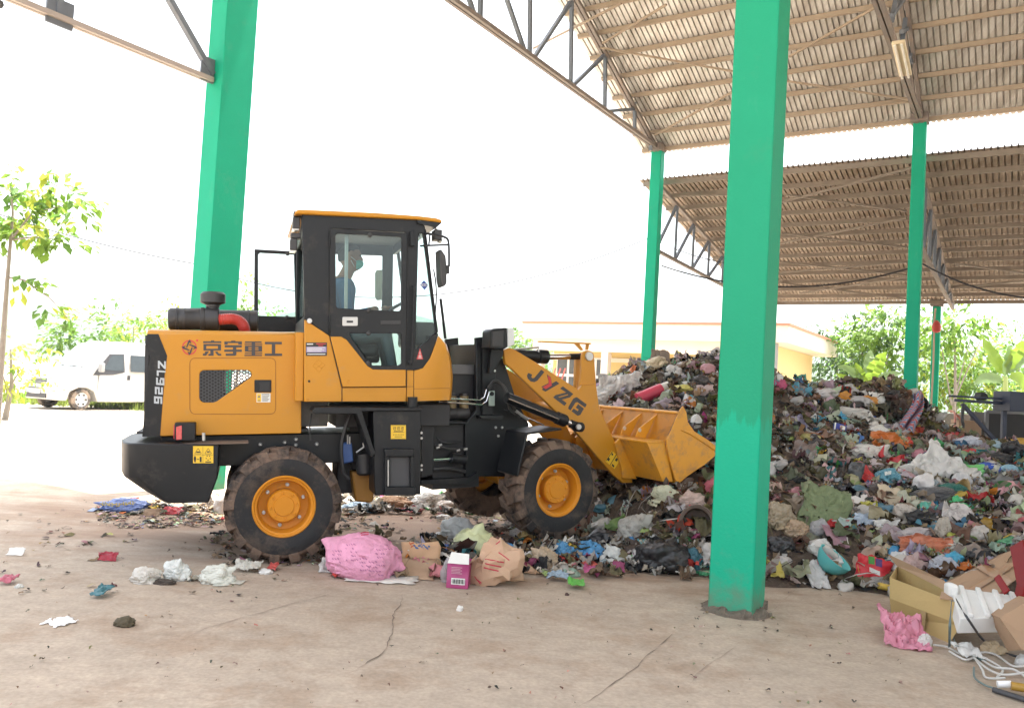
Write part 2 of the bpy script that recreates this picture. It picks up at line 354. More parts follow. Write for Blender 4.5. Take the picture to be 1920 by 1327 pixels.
for uu in (-9.28, -13.9):
    Pq = uv(uu, 0); truss(Pq, [], [(P3(Pq, -.02, EZ+.05), P3(Pq, VR, EZ+.05)), (P3(Pq, .2, rz(.2)-.09), P3(Pq, VR, rz(VR)-.09))], shed)
PBt = Vector((PB.x, PB.y, 0))+U*.02; zb = onplane(408, 156, PBt, U).z
bs_ = [((418, 150), (432, -40)), ((398, 140), (312, -10)), ((110, 30), (112, -60))]
tB = truss(PBt, bs_, [(P3(PBt, -.28, zb), P3(PBt, -10.5, zb)), (P3(PBt, -.28, zb+2.6), P3(PBt, -10.5, zb+.6))], shed, .075, (M('truss_pale', (.36, .31, .28), .55, var=.15), STEELB))
bm = nb(); q1 = P3(PBt, -.28, zb+.12); box(bm, q1, (.03, .34, .32), U, V, Z); link('gusset_plate', bm, STEELB, tB); bm = nb(); q1 = onplane(112, 25, PBt, U); box(bm, q1, (.03, .3, .3), U, V, Z); link('gusset_plate', bm, STEELB, tB)
bm = nb(); box(bm, P3(C0, -.05, EZ+.06), (.26, .30, .14), U, V, Z); link('bearing_plate', bm, STEEL, tC)
bm = nb(); box(bm, P3(PD, -.05, EZ+.06), (.26, .30, .14), U, V, Z); link('bearing_plate', bm, STEEL, tD)
# diagonal braces under the roof
def roofpt(x, y, drop=.06):
    n = U.cross(V-Z*SL).normalized(); return onplane(x, y, PC+Z*.0, n)-Z*drop
for a, b in (((1126, 83), (1376, 128)), ((1470, 145), (1705, 180)), ((1480, 100), (1650, 2)), ((1228, 248), (1376, 165)), ((1130, 75), (1250, 2)), ((1000, 85), (1165, 0))):
    bm = nb(); bar(bm, roofpt(*a), roofpt(*b), .03, .03); link('brace', bm, M('purlin_steel', (.3, .25, .2)), shed)
# strip lamp fixed under truss D
_pl = PD-U*.10; la, lb = onplane(1684, 80, _pl, U)-Z*.02, onplane(1698, 142, _pl, U)-Z*.02
lamp = empty('strip_lamp', (la+lb)/2, 'unlit twin tube strip lamp fixed under the brown roof truss', 'lamp')
bm = nb(); bar(bm, la+Z*.03, lb+Z*.03, .16, .05); link('housing', bm, M('lamp_cream', (.70, .60, .42), .4), lamp, bevel=.01)
for s in (-1, 1):
    bm = nb(); tube(bm, [la+U*.04*s-Z*.015, lb+U*.04*s-Z*.015], .016, 10); link('tube', bm, M('lamp_tube', (.8, .78, .7), .25), lamp)
# ---- lean-to shed beyond
LZ0 = at(1200, 338, 16.5).z; LV0 = .28; LV1 = 8.55; LZ1 = at(1600, 560, 22).z
lean = empty('lean_to_shed', uv(0, LV0), 'low lean-to roof of rusty corrugated sheet behind the tall shed', 'shed')
def lz(v): return LZ0+(LZ1-LZ0)*(v-LV0)/(LV1-LV0)
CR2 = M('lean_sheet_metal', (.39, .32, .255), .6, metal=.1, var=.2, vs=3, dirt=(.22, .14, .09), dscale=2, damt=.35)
streaks(CR2, (.17, .11, .07), .6)
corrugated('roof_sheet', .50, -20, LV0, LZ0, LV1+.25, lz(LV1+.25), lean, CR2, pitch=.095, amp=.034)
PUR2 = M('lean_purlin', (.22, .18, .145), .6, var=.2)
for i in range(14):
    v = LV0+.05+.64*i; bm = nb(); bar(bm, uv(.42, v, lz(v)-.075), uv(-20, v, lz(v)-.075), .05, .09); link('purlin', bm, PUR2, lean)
PE = at(1757, 575, 21.2); E0 = Vector((PE.x, PE.y, 0))
column(E0, .19, .17, PE.z, lean)
def cross_uv(p): d = p-C0; return d.dot(U), d.dot(V)
for uu in (0.0, -4.65, -9.3, -13.9):
    Pq = uv(uu, 0); n = U
    bz0 = lz(.3)-.12-(1.35 if uu == 0 else 1.35); a0 = uv(uu, .12, bz0); a1 = uv(uu, LV1, lz(LV1)-.28)
    bm = nb(); bar(bm, a0, a1, .07, .06); bar(bm, uv(uu, .12, lz(.3)-.17), uv(uu, LV1, lz(LV1)-.17), .07, .07); t = link('truss', bm, STEEL, lean)
    N_ = 8
    for i in range(N_):
        f0, f1 = i/N_, (i+1)/N_; va, vb = .12+(LV1-.12)*f0, .12+(LV1-.12)*f1
        bm = nb(); bar(bm, uv(uu, va, a0.z+(a1.z-a0.z)*f0), uv(uu, vb, lz(vb)-.17), .05, .05); link('web_member', bm, STEELB, t)
        bm = nb(); bar(bm, uv(uu, vb, a0.z+(a1.z-a0.z)*f1), uv(uu, vb, lz(vb)-.17), .05, .05); link('web_member', bm, STEELB, t)
for uu in (0.0, -9.3, -13.9): column(uv(uu, LV1), .19, .17, lz(LV1)-.3, lean) if uu < -5 else None
def leanpt(x, y, drop=.14):
    n = U.cross(V*(LV1-LV0)+Z*(LZ1-LZ0)).normalized(); return onplane(x, y, uv(0, LV0, LZ0), n)-Z*drop
for a, b in (((1470, 365), (1710, 300)), ((1475, 352), (1700, 382)), ((1462, 445), (1700, 395)), ((1465, 425), (1705, 452)), ((1465, 500), (1700, 480)), ((1465, 480), (1705, 505)), ((1465, 520), (1700, 550)), ((1500, 540), (1720, 505)), ((1240, 355), (1370, 352)), ((1760, 478), (1920, 500)), ((1770, 530), (1920, 515))):
    bm = nb(); bar(bm, leanpt(*a), leanpt(*b), .04, .04); link('brace', bm, PUR2, lean)
bm = nb(); box(bm, E0+Z*(PE.z+.12), (.3, .3, .22), U, V, Z); link('bearing_plate', bm, STEEL, lean)
# ropes and hose by the far post
def sag(a, b, s, n=14): return [Vector(a).lerp(Vector(b), i/n)-Z*(s*4*(i/n)*(1-i/n)) for i in range(n+1)]
bm = nb(); tube(bm, [at(1754, 578, 21.0), at(1752, 600, 21.0), at(1750, 680, 20.9), at(1746, 760, 20.8), at(1748, 830, 20.8)], .022, 6)
hose = tag(link('pull_rope', bm, M('rope_tan', (.40, .30, .22), .9)), 'tan rope hanging down beside the farthest green post', 'rope')
rb = nb(); lathe(rb, [(-.15, .02), (-.12, .09), (0, .11), (.1, .08), (.17, .02)], at(1756, 613, 20.95), Z, 12); tag(link('hanging_bundle', rb, M('red_cloth', (.40, .05, .04), .7, bump=.6, bs=20)), 'red bundle tied high on the farthest green post', 'bundle')
# overhead wires
bm = nb(); a, b = at(-30, 392, 22), at(362, 494, 22); tube(bm, sag(a, b, .12), .016, 5); tube(bm, sag(at(362, 494, 22), at(1218, 446, 19), 1.15, 30), .013, 5); tube(bm, sag(at(1218, 446, 19), at(1400, 500, 18), .1), .012, 5)
tag(link('power_cable', bm, M('cable_black', (.03, .03, .035), .6)), 'thin grey cable sagging across the white sky', 'cable')
bm = nb(); tube(bm, sag(at(1240, 498, 15.6), at(1730, 495, 15.2), .42, 24), .016, 5); tube(bm, sag(at(1730, 495, 15.2), at(2000, 560, 14), .2, 12), .016, 5)
tag(link('power_cable', bm, MC['cable_black']), 'black cable slung under the lean-to roof between green posts', 'cable')
# ---- low grey wall behind the lean-to
bm = nb(); box(bm, uv(-9.5, LV1+.9, .76), (12.5, .18, 1.52), U, V, Z)
tag(link('boundary_wall', bm, M('grey_render', (.20, .17, .155), .9, var=.2, vs=2, bump=.2, dirt=(.12, .1, .09), damt=.3), bevel=.01), 'low grey rendered wall behind the farthest green post', 'wall')
# ---- yellow building
YW = M('yellow_wall', (.62, .47, .20), .85, var=.06, vs=2); CRM = M('cream_trim', (.72, .64, .54), .8, var=.05); TC = M('terracotta_coping', (.50, .22, .14), .8)
WIN = M('window_dark', (.10, .11, .12), .15, var=.3); WHT = M('white_joinery', (.75, .75, .75), .6)
K = at(1463, 604, 25.0); K0 = Vector((K.x, K.y, 0)); kz = K.z
bld = empty('yellow_building', K0, 'single storey yellow building with flat white fascia and terracotta edge beyond the heap', 'building')
def kb(name, u0, u1, v0, v1, z0, z1, mat, parent=None, bevel=0):
    bm = nb(); box(bm, K0+U*((u0+u1)/2)+V*((v0+v1)/2)+Z*((z0+z1)/2), (u1-u0, v1-v0, z1-z0), U, V, Z); return link(name, bm, mat, parent or bld, bevel=bevel, smooth=0)
BW = 9.2
wall = kb('wall', .55, BW-.5, 1.5, 7.0, 0, kz-.6, YW)
rf = kb('roof', -.25, BW, -.0, 7.6, kz-.62, kz-.1, CRM); kb('coping', -.29, BW+.04, -.04, 7.64, kz-.1, kz-.02, TC, rf)
kb('veranda_beam', .3, BW-.3, .25, .5, kz-1.05, kz-.622, CRM)
for u0 in (.3, 3.2, 5.85, 8.5): kb('veranda_post', u0, u0+.26, .24, .52, 0, kz-1.052, CRM)
kb('end_wall', .5, .549, .9, 7.0, 0, kz-.63, M('end_yellow', (.66, .53, .27), .85, var=.05))
bm = nb(); tube(bm, [K0+U*.12+V*.2+Z*.0, K0+U*.12+V*.2+Z*(kz-.63)], .05, 8); link('downpipe', bm, M('pipe_grey', (.3, .3, .3), .5), bld)
kb('string_course', .551, BW-.5, 1.44, 1.499, kz-1.35, kz-1.2, CRM)
for u0, ww, z0, z1 in ((1.3, .8, 1.5, 2.72), (2.3, .8, 1.5, 2.72), (3.7, .8, 1.5, 2.72), (4.75, .75, 1.5, 2.72), (7.5, 1.0, .1, 2.75), (6.5, .75, 1.4, 2.75)):
    dd = z0 < .5
    fr = kb('door' if dd else 'window', u0, u0+ww, 1.41, 1.498, z0, z1, WHT)
    for i in range(2):
        for j in range(4 if dd else 2):
            pw = ww/2-.1; ph = (z1-z0)/(4 if dd else 2)-.1
            kb('pane', u0+.06+i*(ww/2), u0+.06+i*(ww/2)+pw, 1.395, 1.408, z0+.06+j*(ph+.1), z0+.06+j*(ph+.1)+ph, WIN, fr)
bm = nb()
for i in range(3): bar(bm, at(1042+i*9, 690, 28.6), at(1035+i*9, 712, 28.6), .05, .05)
tag(link('folded_chair', bm, M('red_frame', (.5, .12, .1), .5)), 'folded red frame leaning by the yellow building door', 'chair')
# ---- hills far away
bm = nb(); rows = []
for j, (Y, hh) in enumerate(((420, 0), (470, 1), (560, .6), (700, 0))):
    rows.append([bm.verts.new((x, Y, hh*(34+26*mnoise.noise(Vector((x*.006, Y*.002, 1)))+8*mnoise.noise(Vector((x*.03, Y*.01, 4))))-(1 if hh == 0 else 0))) for x in range(-700, 701, 14)])
for a, b in zip(rows[:-1], rows[1:]):
    for i in range(len(a)-1): bm.faces.new((a[i], a[i+1], b[i+1], b[i]))
tag(link('hills', bm, M('hill_forest', (.035, .06, .035), .95, var=.4, vs=.05), smooth=60), kind='structure')
# ================================================================== VEGETATION
def leafmat(name, col, tr=.5):
    return M(name, col, .5, var=.45, vs=1.2, transl=tr, spec=.3)
LF = [leafmat('leaf_fresh', (.16, .27, .04), .62), leafmat('leaf_mid', (.09, .18, .035), .52), leafmat('leaf_dark', (.045, .095, .028), .4), leafmat('leaf_yellow', (.32, .36, .05), .66)]
BARK = M('bark_grey', (.22, .19, .16), .9, var=.3, vs=8, bump=.5, bs=30)
def leaves(name, blobs, size, mat, parent, seed, wid=.5, droop=.3, dens=1.5, ext=1.):
    """blobs: (centre, rx, ry, rz, count). Leaves gathered in twigs."""
    r = random.Random(seed); vs, fs = [], []
    for c, rx, ry, rzz, n in blobs:
        c = Vector(c); tw = max(1, int(n*dens)//7)
        for i in range(tw):
            while True:
                q = Vector((r.uniform(-1, 1), r.uniform(-1, 1), r.uniform(-1, 1)))
                if .25 < q.length < 1: break
            if mnoise.noise(q*2.3+Vector((seed, 0, 0))) < -.12: continue
            tc = c+Vector((q.x*rx, q.y*ry, q.z*rzz)); td = Vector((q.x, q.y, q.z*.4+r.uniform(-.3, .3))).normalized()
            for k in range(7):
                p = tc+td*(k*size*.45*ext)+Vector((r.uniform(-1, 1), r.uniform(-1, 1), r.uniform(-1, 1)))*size*.55
                d = (td+Vector((r.uniform(-1, 1), r.uniform(-1, 1), r.uniform(-1, .5)-droop))*.9).normalized()
                s = d.cross(Vector((r.uniform(-.5, .5), r.uniform(-.5, .5), 1)))
                if s.length < .05: continue
                s.normalize(); up = s.cross(d); L = size*r.uniform(.6, 1.25); W = L*wid*.5
                b = len(vs); m = p+d*L*.5-up*L*.06
                vs += [p, m+s*W+up*W*.35, p+d*L-up*L*.15, m-s*W+up*W*.35]; fs += [(b, b+1, b+2), (b, b+2, b+3)]
    me = bpy.data.meshes.new(name); off = root_of(parent).location
    me.from_pydata([tuple(v-off) for v in vs], [], fs); me.materials.append(mat)
    o = bpy.data.objects.new(name, me); COL.objects.link(o); o.parent = parent; return o
def tree(label, base, trunk, blobs, size, mats, seed, name='tree', cat='tree', group=None, limbs=(), tr=.09, wid=.5, dens=1.5, ext=1.):
    t = empty(name, base, label, cat, group)
    bm = nb(); n = len(trunk); tube(bm, trunk, [tr*(1-.75*i/(n-1)) for i in range(n)], 7)
    for l in limbs: tube(bm, l, [tr*.4*(1-.7*i/(len(l)-1)) for i in range(len(l))], 5)
    link('trunk', bm, BARK, t)
    k = len(mats)
    for i, m in enumerate(mats):
        leaves('crown' if i == 0 else 'crown', [(c, a, b, d, int(q*(.62 if i == 0 else .38/(k-1) if k > 1 else 1))) for c, a, b, d, q in blobs], size, m, t, seed*7+i, wid, .3, dens, ext)
    return t
def pb(x, y, Y, rx, ry, n, dp=None):
    """leaf clump at pixel (x,y), depth Y, pixel radii rx, ry"""
    k = Y/FPX; return (at(x, y, Y), rx*k, (dp or (rx+ry)/2)*k, ry*k, n)
# left roadside tree
Y = 15.5; tp = [(-4, 790), (2, 690), (9, 590), (14, 520), (20, 450), (24, 400), (20, 350)]
tk = [at(*p, Y) for p in tp]; tk[0].z = 0
tree('slim roadside tree with broad yellow green leaves at the left edge', Vector((tk[0].x, Y, 0)), tk,
     [pb(60, 350, Y, 68, 20, 150), pb(15, 395, Y, 50, 44, 210), pb(112, 378, Y, 48, 34, 170), pb(60, 432, Y, 58, 28, 160), pb(118, 450, Y, 30, 18, 56), pb(148, 400, Y, 18, 22, 28), pb(48, 525, Y, 28, 9, 40), pb(12, 512, Y, 20, 8, 18), pb(98, 574, Y, 14, 9, 22), pb(120, 590, Y, 16, 9, 22), pb(-40, 400, Y, 40, 60, 140)],
     .22, [LF[0], LF[3], LF[1]], 3, dens=1.15, ext=.4, limbs=[[tk[4], at(60, 400, Y), at(120, 385, Y)], [tk[3], at(45, 525, Y), at(95, 560, Y), at(130, 600, Y)], [tk[4], at(60, 445, Y), at(120, 450, Y)]], tr=.06, wid=.62)
# shrubs and trees left, beyond the van
def shrub(label, blobs, size, mats, seed, group=None, name='tree', cat='tree'):
    c = blobs[0][0]; base = Vector((c.x, c.y, 0)); top = Vector((c.x, c.y, c.z))
    return tree(label, base, [base, base.lerp(top, .5)+Vector((.1, 0, 0)), top], blobs, size, mats, seed, name, cat, group, limbs=[[base.lerp(top, .4), Vector(b[0])] for b in blobs[1:]], tr=.08)
shrub('feathery green tree rising just behind the van roof', [pb(160, 628, 34, 50, 30, 420), pb(120, 640, 34, 30, 18, 140), pb(210, 622, 34, 30, 40, 200)], .28, [LF[1], LF[0]], 11)
shrub('thin pale tree between the van and the left green post', [pb(250, 612, 36, 36, 26, 220), pb(300, 616, 36, 36, 24, 200), pb(330, 596, 36, 22, 16, 90)], .26, [LF[0], LF[3]], 12)
shrub('small leafy top right of the left green post', [pb(452, 560, 36, 16, 30, 120), pb(460, 590, 36, 20, 16, 80), pb(500, 600, 36, 40, 20, 160)], .26, [LF[0], LF[1]], 13)
shrub('bush with yellow leaves below the slim roadside tree', [pb(20, 655, 21, 40, 24, 130), pb(40, 690, 21, 28, 14, 60), pb(5, 700, 21, 30, 24, 90), pb(50, 720, 24, 30, 16, 110)], .2, [LF[3], LF[0]], 14, name='bush', cat='bush')
# right side
shrub('dark bushy tree beside the end wall of the yellow building', [pb(1570, 660, 33, 34, 46, 700), pb(1590, 690, 33, 34, 44, 560), pb(1560, 710, 33, 30, 34, 300)], .26, [LF[2], LF[1]], 21)
shrub('tall airy tree left of the middle slim green post', [pb(1650, 625, 30, 50, 34, 560), pb(1690, 640, 30, 50, 30, 480), pb(1640, 600, 30, 26, 16, 120), pb(1680, 600, 30, 26, 14, 140), pb(1665, 680, 30, 60, 40, 480), pb(1610, 640, 30, 26, 40, 260)], .27, [LF[0], LF[1], LF[2]], 22)
shrub('spreading tree whose branch reaches over the farthest post', [pb(1790, 610, 27, 42, 16, 260), pb(1830, 600, 27, 26, 10, 90), pb(1850, 612, 27, 20, 5, 24), pb(1760, 620, 27, 30, 26, 200)], .25, [LF[0], LF[1]], 23)
shrub('dense light green thicket behind the farthest post', [pb(1790, 680, 31, 60, 50, 900), pb(1830, 700, 31, 46, 50, 620), pb(1750, 700, 31, 36, 56, 520), pb(1780, 745, 31, 80, 30, 620), pb(1870, 740, 31, 60, 40, 560)], .24, [LF[0], LF[1], LF[3]], 24)
shrub('leafy tree at the right edge behind the banana plant', [pb(1910, 690, 33, 36, 60, 520), pb(1960, 660, 33, 60, 70, 700), pb(1920, 750, 33, 50, 30, 260)], .25, [LF[1], LF[0]], 25)
shrub('pale green tree between the loader arm and the yellow building', [pb(985, 640, 40, 24, 22, 300), pb(1005, 680, 40, 30, 40, 330), pb(975, 700, 40, 30, 36, 240), pb(1040, 700, 40, 26, 30, 150)], .28, [LF[0], LF[1]], 26)
# banana plants
BAN = M('banana_leaf', (.16, .25, .03), .4, var=.2, vs=3, transl=.6); BANM = M('banana_rib', (.3, .36, .12), .5)
BAND = M('banana_leaf_dull', (.13, .20, .07), .5, var=.2, vs=3, transl=.45)
def banana(label, base, leaves_px, Y, seed):
    r = random.Random(seed); t = empty('banana_plant', base, label, 'plant')
    bm = nb(); tops = [at(*l[0], Y) for l in leaves_px]; c = sum(tops, Vector())/len(tops); tube(bm, [base, base.lerp(c, .6), c], [.13, .1, .06], 8); link('stem', bm, BANM, t)
    for i, (a, m_, b, wpx, dull) in enumerate(leaves_px):
        dy = r.uniform(-.5, .5); pa, pm, pe = at(*a, Y), at(*m_, Y+dy*.5), at(*b, Y+dy); bm = nb(); n = 14; pr = None; wd = wpx*Y/FPX
        for j in range(n+1):
            f = j/n; p = pa*(1-f)**2+pm*2*f*(1-f)+pe*f*f; d = ((pm-pa)*(1-f)+(pe-pm)*f).normalized()
            s = d.cross(Vector((.3*r.uniform(-1, 1), -1, .2))).normalized(); ww = wd*(math.sin(math.pi*min(1, .08+f*.95))**.55)*(.9+.2*r.random()) if f > .12 else wd*.08
            if f >= .99: ww = .01
            nn = s.cross(d)*ww*.3
            q = [bm.verts.new(p-s*ww+nn), bm.verts.new(p), bm.verts.new(p+s*ww+nn)]
            if pr: bm.faces.new((pr[0], pr[1], q[1], q[0])); bm.faces.new((pr[1], pr[2], q[2], q[1]))
            pr = q
        link('leaf', bm, BAND if dull else BAN, t)
banana('banana plant with bright yellow leaves above the middle of the heap', at(1625, 790, 24)*Vector((1, 1, 0)) if False else Vector((at(1625, 790, 24).x, 24, 0)),
       [((1628, 720), (1640, 680), (1662, 660), 13, 0), ((1626, 722), (1610, 700), (1604, 680), 9, 0), ((1625, 715), (1628, 680), (1633, 656), 11, 1), ((1622, 724), (1600, 690), (1571, 686), 8, 1), ((1620, 728), (1590, 712), (1567, 700), 7, 0), ((1634, 724), (1660, 700), (1690, 700), 8, 1)], 24, 1)
banana('tall banana plant with a raised yellow leaf near the right edge', Vector((at(1886, 740, 24).x, 24, 0)),
       [((1884, 705), (1860, 670), (1842, 632), 12, 0), ((1886, 700), (1905, 650), (1930, 640), 12, 0), ((1888, 700), (1900, 670), (1935, 655), 12, 1), ((1882, 715), (1850, 700), (1826, 720), 10, 1), ((1890, 710), (1915, 700), (1925, 740), 13, 0), ((1884, 708), (1890, 670), (1892, 648), 8, 1)], 24, 2)
# grass verge by the van
GR = leafmat('grass_blade', (.16, .21, .035), .4); r = random.Random(5); vs, fs = [], []
for i in range(5200):
    px = r.uniform(-60, 600); Yg = r.uniform(28.5, 34); p = gnd(px, 690+CAMH*FPX/Yg-0.0) if False else Vector(((px-960)/FPX*Yg, Yg, 0)); hh = r.uniform(.08, .38); a = r.uniform(0, 6.28); s = Vector((math.cos(a), math.sin(a), 0))*.03; ln = Vector((r.uniform(-.15, .15), r.uniform(-.15, .15), hh)); b = len(vs)
    vs += [p-s, p+s, p+ln]; fs.append((b, b+1, b+2))
me = bpy.data.meshes.new('grass'); me.from_pydata([tuple(v) for v in vs], [], fs); me.materials.append(GR); go = bpy.data.objects.new('grass', me); COL.objects.link(go); tag(go, 'bright grass verge behind the parked van', 'grass', kind='stuff')
# ================================================================== VAN
vh = Vector((-.47, -.883, 0)).normalized(); vl = Vector((-vh.y, vh.x, 0))         # heading, left of it
wpos = gnd(152, 769)
vo = wpos+vh*.95; vo = vo-vl*.95                                             # front bumper, centre line ... left wheel is 0.95 left
van = empty('parked_van', vo, 'white minibus with a sloping bonnet parked at the left of the loader', 'van')
def vp_(x, s, z): return vo+vh*x+vl*s+Z*z
VWH = M('van_white_paint', (.50, .495, .48), .35, var=.03, coat=.4, dirt=(.45, .33, .24), dscale=1.2, damt=.05)
VGL = M('van_glass', (.035, .045, .05), .08, var=.3); VBK = M('van_black_trim', (.035, .035, .04), .5); VTY = M('van_tyre', (.06, .055, .05), .9, dirt=(.35, .27, .2), damt=.7); VAL = M('van_alloy', (.55, .55, .55), .35, metal=.6)
prof = [(0, .32), (.03, .72), (-.08, .98), (-.25, 1.10), (-.95, 1.30), (-1.15, 1.42), (-1.75, 2.08), (-2.0, 2.24), (-2.5, 2.34), (-5.5, 2.34), (-5.7, 2.2), (-5.75, .35), (-5.0, .28), (-1.5, .28), (-1.36, .62), (-1.1, .74), (-.8, .74), (-.5, .6), (-.42, .30)]
hw = lambda z: .98 if z < 1.25 else .98-(z-1.25)*.13
bm = nb(); L_, R_ = [], []
for x, z in prof:
    k = max(0, 1-(-x)/.5)*.22
    L_.append(bm.verts.new(vp_(x, hw(z)-k, z))); R_.append(bm.verts.new(vp_(x, -hw(z)+k, z)))
n = len(prof)
for i in range(n): bm.faces.new((L_[i], L_[(i+1) % n], R_[(i+1) % n], R_[i]))
bmesh.ops.triangle_fill(bm, edges=[bm.edges.get((L_[i], L_[(i+1) % n])) for i in range(n)], use_beauty=True)
bmesh.ops.triangle_fill(bm, edges=[bm.edges.get((R_[i], R_[(i+1) % n])) for i in range(n)], use_beauty=True)
body = link('body', bm, VWH, van, smooth=30, bevel=.04, seg=3)
def vside(name, pts, mat, s=1, parent=None, t=.012):
    bm = nb(); prism(bm, [[vp_(x, s*(hw(z)+.004), z) for x, z in pts]], vl*(t*s)); return link(name, bm, mat, parent or van, smooth=0)
for s in (1, -1):
    dr = vside('front_door', [(-1.45, .5), (-1.5, 1.28), (-1.95, 1.95), (-2.5, 1.98), (-2.52, .45)], VWH, s, t=.006)
    vside('window', [(-1.38, 1.33), (-1.88, 1.9), (-2.42, 1.93), (-2.44, 1.3), (-2.0, 1.2), (-1.25, 1.16)], VBK, s, dr, .012)
    vside('pane', [(-1.62, 1.36), (-1.95, 1.86), (-2.37, 1.89), (-2.39, 1.34)], VGL, s, dr, .018)
    for x0 in (-2.68, -3.7, -4.7): vside('side_window', [(x0, 1.33), (x0, 1.9), (x0-.9, 1.9), (x0-.9, 1.33)], VGL, s)
    bm = nb(); box(bm, vp_(-2.6, s*1.0, 1.12), (.08, .04, .16), vh, vl, Z); link('handle', bm, VBK, dr)
    bm = nb(); box(bm, vp_(-1.42, s*1.17, 1.43), (.12, .2, .3), vh, vl, Z); link('mirror', bm, M('mirror_grey', (.3, .3, .3), .5), van, bevel=.03)
    for x0 in (-.95, -4.5):
        w_ = nb(); lathe(w_, [(-.22, .2), (-.22, .3), (-.18, .345), (-.02, .345), (.02, .3), (.01, .23)], vp_(x0, s*.93, .345), vl*s, 28); wo = link('wheel', w_, VTY, van)
        w_ = nb(); lathe(w_, [(.005, .232), (-.02, .22), (-.03, .12), (.0, .06), (.0, 0)], vp_(x0, s*.93, .345), vl*s, 28); rim_ = link('rim', w_, VAL, wo)
        w_ = nb()
        for k in range(6):
            a = k*math.pi/3; c = vp_(x0, s*.93, .345)+(vh*math.cos(a)+Z*math.sin(a))*.17+vl*(s*-.012); lathe(w_, [(0, .035), (.006, 0)], c, vl*s, 6)
        link('spoke_gap', w_, VBK, rim_)
bm = nb(); bm.faces.new([bm.verts.new(p) for p in (vp_(-1.14, .84, 1.43), vp_(-1.73, .78, 2.08), vp_(-1.73, -.78, 2.08), vp_(-1.14, -.84, 1.43))])
for v in bm.verts: v.co += (vh*.66+Z*.6)*.012
link('windscreen', bm, M('van_screen', (.30, .36, .36), .06, var=.6, vs=2), van, smooth=0)
for z0, ww in ((.98, .42), (.91, .44), (.84, .42), (.68, .4)):
    bm = nb(); box(bm, vp_(.03-(z0-.7)*.3 if z0 > .7 else .02, 0, z0), (.05, ww*2, .03), vh, vl, Z); link('grille_slot', bm, VBK, van)
bm = nb(); box(bm, vp_(.015, 0, .44), (.05, 1.1, .14), vh, vl, Z); link('lower_grille', bm, VBK, van)
bm = nb(); box(bm, vp_(.045, 0, .56), (.02, .5, .12), vh, vl, Z); link('number_plate', bm, WHT, van)
for s in (1, -1):
    bm = nb(); lathe(bm, [(0, .07), (.03, .05), (.035, 0)], vp_(-.03, s*.62, .47), vh, 12); link('fog_lamp', bm, VAL, van)
    bm = nb(); prism(bm, [[vp_(-.10, s*.5, 1.0), vp_(-.02, s*.52, .82), vp_(-.22, s*.8, .86), vp_(-.5, s*.86, 1.1), vp_(-.3, s*.75, 1.1)]], vh*.02+Z*.02); link('headlight', bm, M('lamp_lens', (.6, .62, .62), .1), van)
bm = nb(); tube(bm, [vp_(-1.05, .2, 1.40), vp_(-1.12, -.5, 1.45)], .012, 5); tube(bm, [vp_(-1.05, .7, 1.40), vp_(-1.12, .1, 1.45)], .012, 5); link('wiper', bm, VBK, van)
# ================================================================== WHEEL LOADER
class Fr:
    def __init__(s, H, P, pix, Y, half, rad_):
        H, P = rad(H), rad(P)
        s.F = Vector((math.sin(H)*math.cos(P), math.cos(H)*math.cos(P), math.sin(P))); s.R = Vector((math.cos(H), -math.sin(H), 0)); s.U = s.R.cross(s.F)
        s.O = at(*pix, Y)-s.R*half-s.U*rad_
    def p(s, x, y, z): return s.O+s.F*x+s.R*y+s.U*z
    def px(s, x, y, off):
        return onplane(x, y, s.O+s.R*off, s.R)
    def loc(s, P): d = P-s.O; return (d.dot(s.F), d.dot(s.R), d.dot(s.U))
    def mir(s, P): return P-s.R*(2*(P-s.O).dot(s.R))
TR = .485
FR_ = Fr(72, 3, (533, 950), 6.9, .86, TR); FF = Fr(60, 3, (1049, 919), 7.95, .86, TR)
YEL = M('loader_yellow_paint', (.50, .22, .015), .38, var=.05, vs=3, spec=.3, coat=.08, dirt=(.36, .22, .10), dscale=5, damt=.16, bump=.02, bs=200)
YELB = M('bucket_yellow_paint', (.64, .29, .025), .42, var=.08, vs=3, spec=.35, coat=.08, dirt=(.30, .18, .10), dscale=8, damt=.40, bump=.05, bs=90)
BLK = M('loader_black_paint', (.010, .0115, .0135), .42, var=.15, vs=4, spec=.3, dirt=(.10, .085, .07), dscale=3, damt=.16)
BLKD = M('loader_dark_inside', (.016, .016, .018), .6, var=.3)
RUB = M('hose_rubber', (.02, .02, .021), .5); CHR = M('chrome_rod', (.6, .6, .62), .18, metal=1.); ZNC = M('zinc_fitting', (.45, .45, .44), .4, metal=.7)
TYRE = M('tyre_muddy_rubber', (.014, .013, .013), .8, var=.3, vs=8, bump=.5, bs=25, dirt=(.19, .125, .088), dscale=3.2, damt=.76)
TYRW = M('tyre_sidewall', (.012, .012, .013), .75, var=.3, vs=8, bump=.25, bs=30, dirt=(.13, .09, .065), dscale=3.6, damt=.34)
RIMY = M('rim_yellow', (.56, .215, .013), .45, spec=.3, var=.06, dirt=(.25, .15, .07), dscale=5, damt=.18)
GLS = glass('cab_glass', (.82, .90, .89), .045); LENS = M('lamp_lens', (.6, .62, .62), .1); RLENS = M('red_lens', (.55, .06, .07), .15, var=.4, vs=60)
STK = M('sticker_yellow', (.75, .48, .03), .5, var=.05); INK = M('ink_black', (.02, .02, .02), .5); LET = M('lettering_dark', (.035, .032, .035), .45); REDL = M('lettering_red', (.52, .035, .035), .5); SILV = M('lettering_silver', (.42, .45, .48), .4); WHS = M('sticker_white', (.7, .7, .66), .5)
loader = empty('wheel_loader', Vector((FR_.O.x, FR_.O.y, 0)), 'yellow and black articulated wheel loader pushing its bucket into the garbage heap', 'wheel loader')
def sg(v): return 1 if v > 0 else -1
